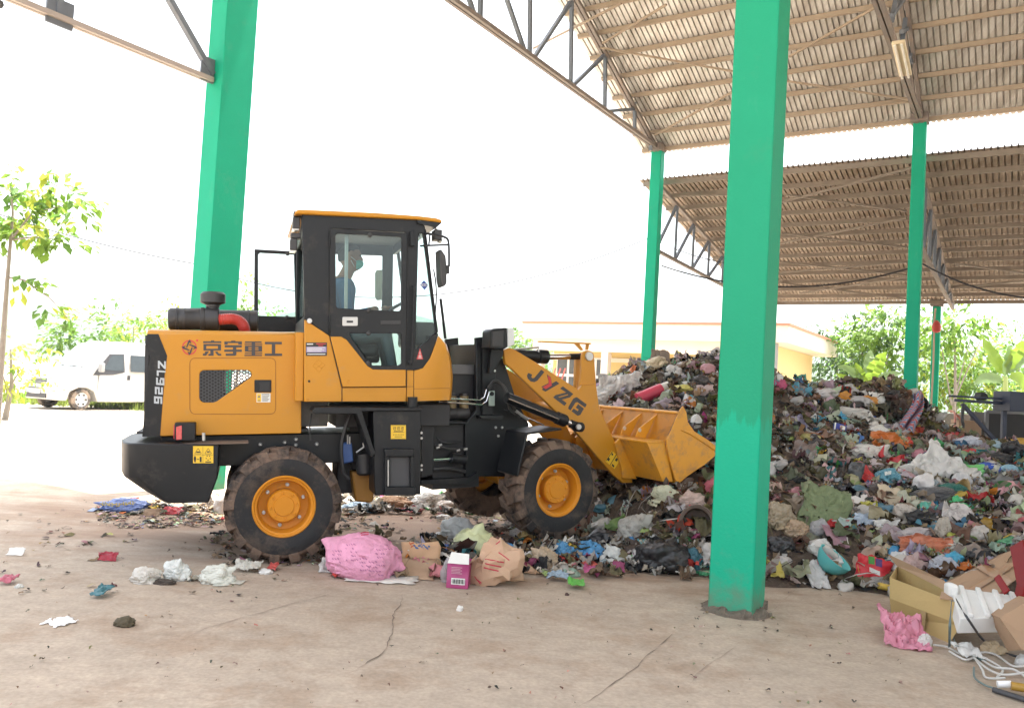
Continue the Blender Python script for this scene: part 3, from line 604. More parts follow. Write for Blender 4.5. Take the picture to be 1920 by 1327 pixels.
def plate(name, fr, pts, s, th, mat, parent=None, holes=(), mirror=False, bevel=.006, smooth=40):
    bm = nb(); loops = [[fr.px(*q, s) for q in pts]]+[[fr.px(*q, s) for q in h] for h in holes]
    if mirror: loops = [[fr.mir(q) for q in lp] for lp in loops]
    prism(bm, loops, fr.R*(th if mirror else -th)); return link(name, bm, mat, parent or loader, bevel=bevel, smooth=smooth)
def fbox(name, fr, c, size, mat, parent=None, bevel=.006):
    bm = nb(); box(bm, fr.p(*c), size, fr.F, fr.R, fr.U); return link(name, bm, mat, parent or loader, bevel=bevel)
def ftube(name, fr, pts, r, mat, parent=None, n=8):
    bm = nb(); tube(bm, [fr.px(*q) if len(q) == 3 else q for q in pts], r, n); return link(name, bm, mat, parent or loader)
def smoothpx(pts, n=6):
    """Catmull-Rom through world points"""
    pts = [Vector(p) for p in pts]; out = []
    for i in range(len(pts)-1):
        p0, p1, p2, p3 = pts[max(0, i-1)], pts[i], pts[i+1], pts[min(len(pts)-1, i+2)]
        for j in range(n):
            t = j/n; out.append(.5*((2*p1)+(p2-p0)*t+(2*p0-5*p1+4*p2-p3)*t*t+(3*p1-p0-3*p2+p3)*t**3))
    out.append(pts[-1]); return out
def hose_(fr, pix, r, name='hose', mat=RUB, parent=None, n=8):
    bm = nb(); tube(bm, smoothpx([fr.px(*q) for q in pix]), r, n); return link(name, bm, mat, parent or loader)
# ---- wheels
def wheel(fr, side, near, x0=0.0, rot=0.0):
    c = fr.p(x0, 0, TR)+fr.R*(side*.86); ax = fr.R*side
    bm = nb()
    pr = [(-.38, .25), (-.375, .34), (-.35, .425), (-.30, .452), (-.06, .452), (-.015, .425), (.0, .36), (-.005, .30), (-.02, .262), (-.03, .25)]
    lathe(bm, pr, c, ax, 64)
    for v in bm.verts:
        v.co += (v.co-c).normalized()*mnoise.noise(v.co*7)*.006
    n = 17
    for h in (0, 1):
        for k in range(n):
            a0 = rot+2*math.pi*(k+.5*h)/n
            def P(r, a, s): return c+ax*s+(fr.F*math.cos(a)+fr.U*math.sin(a))*r
            s_out, s_in = (.004, -.20) if h == 0 else (-.384, -.18)
            wdt = .115; skew = .16
            v1 = []
            for (ss, r1, da, ww) in ((s_out, .405, 0, .10), (s_out+(-.03 if h == 0 else .03), .484, .02, wdt*.8), (s_in, .487, skew, wdt*.7)):
                v1 += [bm.verts.new(P(r1, a0+da-ww, ss)), bm.verts.new(P(r1, a0+da+ww, ss)), bm.verts.new(P(.40, a0+da+ww*1.1, ss)), bm.verts.new(P(.40, a0+da-ww*1.1, ss))]
            for b in (0, 4):
                q = v1[b:b+8]
                for i in range(4):
                    j = (i+1) % 4; bm.faces.new((q[i], q[j], q[4+j], q[4+i]))
            bm.faces.new(v1[0:4]); bm.faces.new(v1[8:12][::-1])
    o = link('wheel', bm, TYRE, loader, smooth=32, bevel=.006, seg=1)
    bm = nb(); lathe(bm, [(.0015, .40), (.006, .37), (.007, .33), (-.001, .285), (-.012, .256)], c, ax, 64); link('sidewall', bm, TYRW, o)
    bm = nb(); lathe(bm, [(-.04, .26), (-.012, .262), (-.002, .252), (-.004, .244), (-.018, .236), (-.022, .222), (-.055, .214), (-.13, .205), (-.135, .19), (-.135, .140), (-.06, .138), (-.045, .128), (-.045, .085), (-.036, .08), (-.036, .0)], c, ax, 56); rm = link('rim', bm, RIMY, o, smooth=30)
    if near:
        for k in range(6):
            a = .35+k*math.pi/3; b = c+(fr.F*math.cos(a)+fr.U*math.sin(a))*.172-ax*.134
            bm = nb(); lathe(bm, [(0, .016), (.012, .016), (.014, .011), (.026, .011), (.026, 0)], b, ax, 10); link('bolt', bm, ZNC, rm)
        bm = nb()
        for k in range(8):
            a = .1+k*math.pi/4; lathe(bm, [(0, .013), (.008, .009), (.008, 0)], c+(fr.F*math.cos(a)+fr.U*math.sin(a))*.108-ax*.045, ax, 8)
        link('hub_studs', bm, RIMY, rm)
    return o
wheel(FR_, 1, True, rot=.1); wheel(FR_, -1, False); wheel(FF, 1, True, rot=.25); wheel(FF, -1, False, rot=.4)
for fr in (FR_, FF):
    bm = nb(); tube(bm, [fr.p(0, -.55, TR), fr.p(0, -.2, TR), fr.p(0, 0, TR), fr.p(0, .2, TR), fr.p(0, .55, TR)], [.09, .10, .2, .10, .09], 16); link('axle', bm, YEL, loader)
# ---- counterweight
CWP = [(226, 832), (410, 834), (408, 895), (391, 942), (303, 944), (262, 922), (226, 897)]
bm = nb(); pts = [FR_.px(*q, .80) for q in CWP]
x_rear = FR_.loc(pts[0])[0]
# rounded plan: near part straight, corners curve to the rear
secs = []
for k, (s_, dx) in enumerate(((.80, .24), (.78, .13), (.72, .05), (.62, .0), (.3, -.06), (-.3, -.06), (-.62, .0), (-.72, .05), (-.78, .13), (-.80, .24))):
    row = []
    for q in pts:
        x, s0, z = FR_.loc(q); t = max(0, min(1, (x_rear+.45-x)/.45)); row.append(bm.verts.new(FR_.p(x+(dx-.0)*t*(1 if k in (0, 9) else 1)-.0*t, s_, z)))
    secs.append(row)
for a, b in zip(secs[:-1], secs[1:]):
    for i in range(len(pts)): bm.faces.new((a[i], a[(i+1) % len(pts)], b[(i+1) % len(pts)], b[i]))
bm.faces.new(secs[0]); bm.faces.new(secs[-1][::-1])
cw = link('counterweight', bm, BLK, loader, bevel=.012, smooth=35)
zc = FR_.loc(pts[1])[2]; xc0 = x_rear
fbox('counterweight_top', FR_, (xc0+.62, 0, zc+.006), (.70, 1.5, .008), M('dusty_black_top', (.15, .11, .085), .8, var=.3, vs=5), cw, bevel=0)
# tail lamp on the counterweight
t0 = FR_.loc(FR_.px(327, 827, .66)); t1 = FR_.loc(FR_.px(367, 792, .66))
tl = fbox('tail_lamp', FR_, ((t0[0]+t1[0])/2, .60, (t0[2]+t1[2])/2), (t1[0]-t0[0], .13, t1[2]-t0[2]), BLK, bevel=.008)
plate('lens', FR_, [(330, 800), (341, 797), (341, 824), (330, 825)], .668, .01, RLENS, tl); fbox('lens', FR_, (t0[0]-.004, .60, (t0[2]+t1[2])/2), (.01, .10, (t1[2]-t0[2])*.75), RLENS, tl)
ftube('tow_pin', FR_, [(382, 826, .66), (382, 811, .66)], .014, ZNC)
# warning stickers
def sticker(fr, q, s, mat, parent, name='sticker'): return plate(name, fr, q, s, .002, mat, parent, bevel=0, smooth=0)
def marks(fr, polys, s, mat, parent, name='lettering', th=.003):
    bm = nb()
    for pl in polys: prism(bm, [[fr.px(*q, s) for q in pl]], fr.R*-th)
    return link(name, bm, mat, parent, smooth=0)
st = sticker(FR_, [(362, 836), (400, 836), (400, 868), (362, 868)], .803, STK, cw)
def tri(cx, cy, r): return [(cx, cy-r), (cx+r, cy+r*.8), (cx-r, cy+r*.8)]
def rc(x0, y0, x1, y1): return [(x0, y0), (x1, y0), (x1, y1), (x0, y1)]
marks(FR_, [rc(380.2, 836.5, 380.8, 867.5), rc(362.5, 852.4, 399.5, 852.9), rc(365, 850, 377, 850.8), rc(384, 850, 396, 850.8), [(371, 840), (371.8, 840), (365.6, 850), (364.6, 850)], [(371, 840), (371.8, 840), (378, 850), (377, 850)], [(390, 840), (390.8, 840), (384.6, 850), (383.6, 850)], [(390, 840), (390.8, 840), (397, 850), (396, 850)],
            rc(368, 846, 375, 848.5), rc(388, 845.5, 393, 848), rc(364, 855, 367, 866), rc(363.4, 857, 367.6, 862), rc(369, 860, 373.5, 861.4), rc(374.5, 856, 378, 866), rc(385, 864.6, 396, 866.6)]+
      [[(390.5+5*math.cos(a), 858+5*math.sin(a)), (390.5+5*math.cos(a+.7), 858+5*math.sin(a+.7)), (390.5+2.6*math.cos(a+.5), 858+2.6*math.sin(a+.5))] for a in (0, 1.26, 2.5, 3.77, 5.0)], .8045, INK, st)
# ---- engine hood
def grid_arc(cx, cy, r, a0, a1, n=4): return [(cx+r*math.cos(rad(a0+(a1-a0)*i/n)), cy+r*math.sin(rad(a0+(a1-a0)*i/n))) for i in range(n+1)]
HOOD = [(276, 626), (565, 627), (565, 812), (267, 818), (278, 700), (281, 668), (276, 650)]
GRI = grid_arc(383, 703, 9, 180, 270)+[(440, 693.5), (462, 693.5)]+grid_arc(464, 702, 8, 275, 410, 5)+[(407, 752)]+[(400, 754.5)]+grid_arc(384, 744, 10.5, 90, 180)
hood = plate('engine_hood', FR_, HOOD, .50, .012, YEL, holes=[GRI])
plate('far_panel', FR_, HOOD, .50, .012, YEL, hood, holes=[GRI], mirror=True)
h0, h1 = FR_.loc(FR_.px(276, 626, .5)), FR_.loc(FR_.px(565, 627, .5)); h2 = FR_.loc(FR_.px(267, 818, .5))
# top sheet with sloping shoulders
bm = nb(); ri = []
for x in (h0[0], h1[0]): ri.append([bm.verts.new(FR_.p(x, s_, h0[2]+dz)) for s_, dz in ((.499, -.002), (.485, .006), (.46, .03), (.40, .045), (-.40, .045), (-.46, .03), (-.485, .006), (-.499, -.002))])
for i in range(7): bm.faces.new((ri[0][i], ri[0][i+1], ri[1][i+1], ri[1][i]))
bm.faces.new(ri[0]); bm.faces.new(ri[1][::-1]); link('hood_top', bm, YEL, hood, smooth=50)
fbox('rear_grille', FR_, ((h0[0]+h2[0])/2+.01, 0, (h0[2]+h2[2])/2), (.03, .97, h0[2]-h2[2]-.02), BLKD, hood, bevel=0)
fbox('engine_block', FR_, (h0[0]+.46, 0, (h0[2]+h2[2])/2-.05), (.30, .62, .6), BLKD, hood)
fbox('engine_block', FR_, (h0[0]+1.25, -.05, h2[2]+.22), (.55, .5, .36), M('engine_grey', (.2, .2, .2), .6, var=.4, vs=12), hood)
fbox('hood_floor', FR_, ((h0[0]+h1[0])/2, 0, h2[2]+.03), (1.4, .96, .02), BLKD, hood, bevel=0)
plate('rear_band', FR_, [(275.5, 626), (297, 626), (313.5, 667), (309, 700), (300, 818), (266.5, 818.5), (277.5, 700), (280.5, 668), (275.5, 650)], .505, .006, BLK, hood, bevel=.002)
# perforated grille: real holes
def grille():
    bm = nb(); st_ = 6.2
    def inside(x, y):
        c = False; n = len(GRI)
        for i in range(n):
            (x1, y1), (x2, y2) = GRI[i], GRI[i-1]
            if (y1 > y) != (y2 > y) and x < (x2-x1)*(y-y1)/(y2-y1)+x1: c = not c
        return c
    s_ = .494; R_o = st_/math.sqrt(3)*1.02
    for i in range(-2, 20):
        for j in range(-2, 14):
            cx = 372+i*st_*.866; cy = 692+(j+.5*(i % 2))*st_
            if not (inside(cx, cy) or any(inside(cx+dx, cy+dy) for dx, dy in ((4, 0), (-4, 0), (0, 4), (0, -4)))): continue
            o_, n_ = [], []
            for k in range(12):
                a = k*math.pi/6; ro = R_o if k % 2 == 0 else R_o*.866
                o_.append(bm.verts.new(FR_.px(cx+ro*math.cos(a), cy+ro*math.sin(a), s_))); n_.append(bm.verts.new(FR_.px(cx+2.05*math.cos(a), cy+2.05*math.sin(a), s_)))
            for k in range(12): bm.faces.new((o_[k], o_[(k+1) % 12], n_[(k+1) % 12], n_[k]))
    bmesh.ops.remove_doubles(bm, verts=bm.verts, dist=.0004)
    link('grille', bm, M('grille_grey', (.05, .052, .056), .5), hood, smooth=0)
grille()
# panel seam as a thin dark groove strip
def seam(fr, pix, s, wpx, mat, parent, closed=False, name='panel_seam'):
    bm = nb(); P = [fr.px(*q, s) for q in pix]; n = len(P); prs = []
    for i in range(n):
        a = P[i-1] if (closed or i > 0) else P[i]; b = P[(i+1) % n] if (closed or i < n-1) else P[i]
        d = (b-a).normalized(); sd = d.cross(fr.R).normalized()*wpx; prs.append((bm.verts.new(P[i]+sd), bm.verts.new(P[i]-sd)))
    for i in range(n if closed else n-1):
        a, b = prs[i], prs[(i+1) % n]; bm.faces.new((a[0], a[1], b[1], b[0]))
    return link(name, bm, mat, parent, smooth=0)
SEAM = M('seam_shadow', (.20, .075, .01), .7)
pan = grid_arc(366, 681, 10, 180, 270)+grid_arc(507, 681, 10, 270, 360)+grid_arc(507, 766, 10, 0, 90)+grid_arc(366, 766, 10, 90, 180)
seam(FR_, pan, .5025, .0022, SEAM, hood, True)
latch = plate('latch', FR_, rc(477, 712, 509, 735.5), .505, .01, BLK, hood); plate('latch_paddle', FR_, rc(486, 716, 506, 733), .509, .006, BLKD, latch)
sk = sticker(FR_, rc(481, 737, 507, 754), .503, WHS, hood); marks(FR_, [rc(482, 738, 489.5, 753)], .5035, STK, sk, 'sticker_panel', .0008); marks(FR_, [tri(485.7, 743, 2.6), rc(483, 750, 488, 751.6), rc(490.5, 738.4, 505, 740)]+[rc(491.5, 741.6+i*1.9, 505-(i % 3)*1.5, 742.5+i*1.9) for i in range(6)], .5045, M('ink_grey', (.15, .15, .15), .6), sk)
# company characters, traced strokes
def zt(pl): return [(330+x/9.143, 625+y/9.143) for x, y in pl]
def zr(*b): return zt(rc(*b))
CH = [zr(465, 135, 778, 165), zr(598, 120, 655, 136), zr(470, 181, 520, 293), zr(718, 181, 772, 293), zr(519, 181, 719, 215), zr(519, 262, 719, 293), zr(588, 292, 645, 382), zt([(560, 350), (590, 350), (590, 382), (550, 382)]), zt([(505, 308), (565, 308), (518, 380), (460, 380), (460, 346), (488, 346)]), zt([(668, 310), (712, 310), (735, 346), (776, 350), (776, 380), (722, 380), (690, 350)]),
      zr(828, 138, 1130, 165), zr(945, 124, 1020, 139), zr(828, 164, 886, 190), zr(1066, 164, 1130, 190), zr(835, 202, 1128, 240), zr(975, 239, 1035, 346), zr(826, 276, 976, 315), zr(1034, 276, 1130, 315), zt([(850, 345), (1035, 345), (1032, 368), (1015, 383), (852, 383)]),
      zr(1180, 138, 1467, 161), zr(1174, 178, 1478, 196), zr(1180, 211, 1240, 312), zr(1414, 211, 1475, 312), zr(1239, 211, 1415, 236), zr(1239, 254, 1415, 269), zr(1239, 288, 1415, 312), zr(1297, 160, 1357, 386), zr(1178, 331, 1478, 348), zr(1172, 366, 1475, 386),
      zr(1525, 145, 1815, 185), zr(1642, 184, 1700, 346), zr(1522, 345, 1819, 385)]
bm = nb()
for i, pl in enumerate(CH): prism(bm, [[FR_.px(*q, .5025+.00006*i) for q in pl]], FR_.R*-.002)
link('lettering', bm, LET, hood, smooth=0)
bm = nb(); ring = [[(230+rr*math.cos(k*math.pi/20), 240+rr*math.sin(k*math.pi/20)) for k in range(40)] for rr in (128, 106)]; prism(bm, [[FR_.px(*q, .5025) for q in zt(l)] for l in ring], FR_.R*-.002); emb = link('emblem', bm, REDL, hood, smooth=0)
pol = []
for k in range(4):
    for pl in ([(238, 103), (206, 134), (174, 232), (190, 248), (229, 160)], [(238, 103), (264, 180), (228, 150)]):
        a = k*math.pi/2; pol.append(zt([(230+(x-230)*math.cos(a)-(y-240)*math.sin(a), 240+(x-230)*math.sin(a)+(y-240)*math.cos(a)) for x, y in pl]))
marks(FR_, pol, .504, LET, emb, 'emblem_star'); marks(FR_, [zt([(363+20*math.cos(k*.63), 120+20*math.sin(k*.63)) for k in range(10)])], .503, REDL, emb, 'registered_mark')
# model number, reading downwards (traced strokes; scale 7.37)
def zm(pl): return [(260+x/7.37, 620+y/7.37) for x, y in pl]
SEG = {'9': [(0, .78, 1, 1), (0, .5, .27, .78), (.73, .22, 1, .78), (.27, .42, .73, .6), (0, 0, 1, .22)], '2': [(0, .78, 1, 1), (.73, .6, 1, .78), (0, .4, 1, .6), (0, .22, .27, .4), (0, 0, 1, .22)], '6': [(0, .78, 1, 1), (0, .22, .27, .78), (.27, .42, 1, .6), (.73, .22, 1, .42), (0, 0, 1, .22)], 'L': [(0, .22, .30, 1), (0, 0, 1, .22)], 'Z': [(0, .78, 1, 1), (0, 0, 1, .22)]}
bm = nb()
for ch, (ya, yb, xa, xb) in (('Z', (418, 524, 266, 376)), ('L', (550, 626, 250, 371)), ('9', (649, 750, 241, 355)), ('2', (777, 878, 224, 334)), ('6', (907, 1006, 212, 326))):
    f_ = lambda u, v: (xa+(xb-xa)*v, ya+(yb-ya)*u+8*v-4)
    for k, (u0, v0, u1, v1) in enumerate(SEG[ch]): prism(bm, [[FR_.px(*q, .5065+.00005*k) for q in zm([f_(u0, v0), f_(u1, v0), f_(u1, v1), f_(u0, v1)])]], FR_.R*-.002)
    if ch == 'Z': prism(bm, [[FR_.px(*q, .5069) for q in zm([f_(0, .2), f_(.36, .2), f_(1, .8), f_(.64, .8)])]], FR_.R*-.002)
link('lettering', bm, SILV, hood, smooth=0)
# ---- air cleaner, muffler, intake
def xcyl(name, fr, a, b, prof, mat, parent=None, n=28):
    A, B_ = fr.px(*a), fr.px(*b); bm = nb(); L = (B_-A).length; lathe(bm, [(f*L, r) for f, r in prof], A, B_-A, n); return link(name, bm, mat, parent or loader)
PLB = M('plastic_black', (.028, .028, .03), .5, var=.15, dirt=(.10, .09, .075), damt=.12)
ac = xcyl('air_cleaner', FR_, (316, 598, .12), (412, 598, .12), [(0, 0), (.0, .085), (.04, .098), (.14, .098), (.15, .104), (.19, .104), (.20, .098), (.30, .098), (.31, .101), (.34, .101), (.35, .098), (.62, .098), (.63, .104), (.70, .104), (.71, .099), (.74, .104), (.97, .104), (1, .09), (1, 0)], PLB)
A = FR_.px(399, 580, .12); bm = nb(); lathe(bm, [(0, .05), (.035, .05), (.04, .06), (.06, .06), (.075, .10), (.08, .108), (.155, .108), (.175, .09), (.18, 0)], A-FR_.U*.02, FR_.U, 28); link('pre_cleaner', bm, PLB, ac)
for x in (345, 382): ftube('support_bracket', FR_, [(x, 615, .12), (x, 630, .12)], .03, BLK, ac)
pts_ = smoothpx([FR_.px(*q) for q in ((412, 599, .2), (435, 598, .22), (450, 603, .22), (458, 615, .2), (459, 628, .2))], 14)
bm = nb(); tube(bm, pts_, [.046+.005*(i % 2) for i in range(len(pts_))], 16); link('intake_hose', bm, M('red_silicone', (.42, .045, .035), .4), ac)
xcyl('muffler', FR_, (408, 601, -.1), (484, 602, -.1), [(0, 0), (0, .09), (.05, .1), (.72, .1), (.73, .106), (.78, .106), (.79, .1), (.97, .1), (1, .085), (1, 0)], PLB)
ftube('exhaust_pipe', FR_, smoothpx([FR_.px(*q) for q in ((484, 604, -.1), (505, 600, -.1), (522, 606, -.1), (531, 618, -.1), (533, 634, -.1))]), .03, PLB)
ftube('hood_handle', FR_, smoothpx([FR_.px(*q) for q in ((308, 628, .3), (313, 618, .3), (320, 616, .3))]), .02, PLB)
# ---- cab
CS = .66
cab = plate('cab', FR_, [(566, 401), (783, 411), (797, 425), (797, 436), (819, 621), (822, 628), (800, 690), (776, 694), (776, 753), (640, 753), (640, 726), (618, 630), (571, 598)], CS, .045, BLK,
            holes=[[(623, 428), (760, 436), (759, 690), (698, 691), (646, 630), (618, 618)], [(785, 438), (793, 438), (817, 621), (800, 640), (779, 655)]])
plate('far_side', FR_, [(566, 401), (783, 411), (797, 425), (797, 436), (819, 621), (822, 628), (822, 753), (571, 753), (571, 598)], CS, .045, BLK, cab, mirror=True, holes=[[(592, 437), (760, 444), (757, 735), (592, 735)], [(783, 440), (791, 440), (816, 621), (800, 680), (779, 690)]])
# rear panel with window opening (glass) and front cross members
xr, xf = FR_.loc(FR_.px(569, 500, CS))[0], FR_.loc(FR_.px(808, 530, CS))[0]
zt_, zb_ = FR_.loc(FR_.px(600, 404, CS))[2], FR_.loc(FR_.px(640, 752, CS))[2]
def cabcross(x, z0, z1, name='cross_panel', mat=BLK, t=.04): return fbox(name, FR_, (x, 0, (z0+z1)/2), (t, CS*2-.095, z1-z0), mat, cab)
cabcross(xr+.03, zb_, zb_+.74); cabcross(xr+.03, zt_-.14, zt_-.002)
for s_ in (.5, -.58): fbox('rear_pillar', FR_, (xr+.03, s_, (zb_+.74+zt_-.14)/2), (.04, .06, zt_-.14-zb_-.74-.004), BLK, cab)
fbox('rear_glass', FR_, (xr+.03, -.04, (zb_+.74+zt_-.14)/2), (.006, 1.02, zt_-.14-zb_-.745), GLS, cab, bevel=0)
cabcross(xf+.02, zb_+.02, zb_+.60)
xt = FR_.loc(FR_.px(790, 425, CS))[0]; cabcross(xt-.02, zt_-.13, zt_-.012)
fbox('cab_floor', FR_, ((xr+xf)/2, 0, zb_+.02), (xf-xr-.06, CS*2-.095, .04), BLKD, cab)
fbox('headliner', FR_, ((xr+xt)/2, 0, zt_-.03), (xt-xr-.05, CS*2-.1, .03), M('headliner_grey', (.16, .17, .17), .8), cab)
# windscreen: sloping pane
bm = nb(); a, b = FR_.px(797, 430, .61), FR_.px(820, 623, .61); a2, b2 = FR_.mir(a), FR_.mir(b); bm.faces.new([bm.verts.new(q) for q in (a, b, b2, a2)]); link('windscreen', bm, GLS, cab, smooth=0)
bm = nb(); tube(bm, [a, b], .008, 6); tube(bm, [a2, b2], .008, 6); link('screen_seal', bm, RUB, cab)
plate('quarter_glass', FR_, [(785, 437), (794, 437), (818, 622), (800, 641), (779, 656)], CS-.02, .004, GLS, cab, bevel=0)
# roof
ROOF = [(552, 402), (555, 393.5), (561, 391.5), (700, 398), (783, 404), (820, 408.5), (829, 412), (830, 418), (818, 426), (806, 424), (783, 414), (566, 404)]
bm = nb(); lp = [FR_.px(*q, .70) for q in [(552, 401), (555, 394.5), (562, 392.5), (700, 398.5), (783, 404.5), (818, 408.5), (828, 412), (829, 417.5), (783, 411.5), (566, 401)]]; prism(bm, [lp], FR_.R*-1.40); roof = link('roof', bm, YEL, cab, bevel=.012)
bm = nb(); lp = [FR_.px(*q, .69) for q in [(783, 412.2), (828.6, 418), (818, 427), (808, 425), (783, 418)]]; prism(bm, [lp], FR_.R*-1.38); link('visor', bm, BLK, roof)
bm = nb(); c = FR_.px(621, 389, .3); tube(bm, [c+FR_.F*(.018*math.cos(k*.4))+FR_.U*(.018*math.sin(k*.4)) for k in range(17)], .003, 5); link('lifting_eye', bm, ZNC, roof)
# yellow lower panels
lowr = plate('lower_rear_panel', FR_, [(571, 599), (618, 630), (620, 640), (641, 727), (641, 753), (570, 753)], CS+.014, .05, YEL, cab)
fbox('rear_cowl', FR_, (xr-.02, 0, zb_+.30), (.07, CS*2-.08, .60), YEL, cab)
plate('sill_panel', FR_, [(641.5, 727), (762, 726), (762, 752.5), (641.5, 752.5)], CS+.014, .05, YEL, cab)
plate('front_pillar_foot', FR_, [(763, 694), (775.5, 694), (775.5, 752), (763, 752.5)], CS+.012, .05, YEL, cab)
# rounded nose panel
bm = nb(); nose = [(776.5, 695), (793, 690), (806, 672), (822, 630), (834, 645), (841, 672), (844, 705), (843, 728), (841, 750), (776.5, 752)]
sA = [FR_.px(*q, CS+.012) for q in nose]; rws = []
for s_, k in ((CS+.012, 0), (CS+.0, .012), (CS-.05, .04), (CS-.14, .07), (.3, .09), (-.3, .09), (-CS+.14, .07), (-CS+.05, .04), (-CS, .012), (-CS-.012, 0)):
    row = []
    for q in sA:
        x, _, z = FR_.loc(q); fx = max(0, (x-FR_.loc(sA[0])[0])/.37); row.append(bm.verts.new(FR_.p(x+k*fx, s_, z)))
    rws.append(row)
for a, b in zip(rws[:-1], rws[1:]):
    for i in range(len(nose)-1): bm.faces.new((a[i], a[i+1], b[i+1], b[i]))
bm.faces.new(rws[0]); bm.faces.new(rws[-1][::-1]); link('nose_panel', bm, YEL, cab, smooth=50)
seam(FR_, [(776.5, 729), (843, 727.5)], CS+.0145, .002, SEAM, cab)
# door
door = plate('door', FR_, [(618, 428), (764, 437), (761.5, 694), (761.5, 724.5), (642, 725.5), (620.5, 632), (618, 628)], CS+.028, .03, BLK, cab, holes=[
    grid_arc(634, 443, 5, 180, 270, 3)+grid_arc(748, 449, 5, 270, 360, 3)+grid_arc(747, 578, 5, 0, 90, 3)+grid_arc(636, 572, 6, 90, 180, 3),
    [(656, 625), (750, 625), (752.5, 628), (752.5, 681), (750, 685), (699, 685), (692, 680), (659, 634)]], bevel=.005)
plate('door_skin', FR_, [(619.5, 631), (640, 631), (650, 637), (689, 686), (699, 692.5), (761, 693.5), (761, 724), (642.5, 725)], CS+.037, .008, YEL, door, bevel=.004)
plate('window', FR_, rc(628, 436, 755, 586), CS+.012, .005, GLS, door, bevel=0); plate('window', FR_, [(655, 623), (754, 623), (754, 687), (698, 687)], CS+.012, .005, GLS, door, bevel=0)
hnd = plate('handle', FR_, grid_arc(644, 596, 2, 180, 270, 2)+grid_arc(669, 596, 2, 270, 360, 2)+grid_arc(669, 609, 2, 0, 90, 2)+grid_arc(644, 609, 2, 90, 180, 2), CS+.036, .01, ZNC, door); plate('handle_slot', FR_, rc(650, 601, 662, 605), CS+.038, .003, BLKD, hnd, bevel=0)
plate('inner_latch', FR_, rc(714, 601, 752, 608), CS+.034, .008, PLB, door)
for q in ((694, 441), (692, 582), (691, 625), (690, 681)):
    bm = nb(); lathe(bm, [(0, .022), (.012, .02), (.018, .012), (.018, 0)], FR_.px(*q, CS+.028), FR_.R, 12); link('window_clip', bm, PLB, door)
for q in (rc(769.5, 433, 776.5, 462), rc(617.5, 431, 620, 466), rc(617.5, 590, 620, 625)): plate('hinge', FR_, q, CS+.045, .02, BLK, door)
for y0 in (441, 578): pass
ftube('window_rail', FR_, [(648.5, 440, .6), (647, 580, .6)], .009, ZNC, door); ftube('window_rail', FR_, [(652, 440, .6), (650, 580, .6)], .007, ZNC, door)
hose_(FR_, [(772, 537, .70), (777, 540, .73), (777, 560, .73), (773, 670, .73), (770, 682, .72), (768, 677, .70)], .011, 'grab_rail', BLK, cab)
# seams on the yellow and far open door
seam(FR_, [(618.5, 630), (641.2, 727), (641.2, 753)], CS+.0155, .003, BLKD, cab); seam(FR_, [(641, 726), (776, 724.5)], CS+.016, .0025, SEAM, cab)
dpt = []
fd0 = FR_.mir(FR_.px(569, 470, CS)); fd = [(477, 467), (567, 472), (567, 622), (476, 622)]
Pn = FR_.p(FR_.loc(fd0)[0], -CS-.06, 1.0); nrm = FR_.R
bm = nb(); prism(bm, [[onplane(*q, Pn, nrm) for q in fd], [onplane(*q, Pn, nrm) for q in [(484, 477), (487, 474), (567-3, 478), (567-3, 594), (484, 592)]]], nrm*-.03); od = link('open_door', bm, BLK, cab, bevel=.005)
bm = nb(); prism(bm, [[onplane(*q, Pn-nrm*.012, nrm) for q in [(482, 472), (566, 476), (566, 597), (482, 595)]]], nrm*-.005); link('window', bm, GLS, od, smooth=0)
for q in ((539, 476), (538, 595)):
    bm = nb(); lathe(bm, [(0, .022), (.012, .02), (.018, 0)], onplane(*q, Pn, nrm), nrm, 12); link('window_clip', bm, PLB, od)
# lamps on the cab
def worklamp(px, py, w_, h_, s, name='work_lamp', parent=roof):
    c = FR_.px(px, py, s); k = (c.y)/FPX; bm = nb(); box(bm, c, (w_*k, .13, h_*k), FR_.F, FR_.R, FR_.U); o = link(name, bm, PLB, parent, bevel=.008); return o, c, k
for (px, py) in ((555, 420), (550, 460)):
    o, c, k = worklamp(px, py, 13, 22, .55); bm = nb(); box(bm, c-FR_.U*(12*k)-FR_.F*.005, (.055, .11, .012), FR_.F, FR_.R, FR_.U); link('lens', bm, LENS, o)
    bm = nb(); box(bm, c+FR_.U*(17*k)+FR_.F*.02, (.09, .1, .05), FR_.F, FR_.R, FR_.U); link('lamp_bracket', bm, PLB, o, bevel=.01)
hose_(FR_, [(562, 404, .6), (566, 415, .62), (564, 440, .62), (566, 470, .62)], .005, 'wire', RUB, roof)
o, c, k = worklamp(819, 442, 15, 20, .6); bm = nb(); lathe(bm, [(0, .03), (.03, .02), (.03, 0)], c-FR_.U*.04+FR_.F*.02, FR_.F-FR_.U*.6, 10); link('lens', bm, LENS, o)
ftube('lamp_bracket', FR_, [(816, 426, .6), (819, 434, .6)], .012, ZNC, o)
hose_(FR_, [(796, 438, .66), (815, 440, .74), (834, 445, .8), (841, 455, .82), (842, 500, .82)], .011, 'mirror_arm', BLK, cab); ftube('mirror_arm', FR_, [(788, 461, .66), (840, 459, .82)], .009, BLK, cab); ftube('mirror_arm', FR_, [(806, 441, .70), (804, 460, .72)], .008, BLK, cab)
plate('mirror', FR_, [(824, 467), (828, 468), (836, 480), (838, 500), (838, 530), (835, 536), (829, 537), (826, 520)], .90, .18, PLB, cab, bevel=.01); plate('mirror_clamp', FR_, rc(837, 497, 843, 513), .84, .05, PLB, cab)
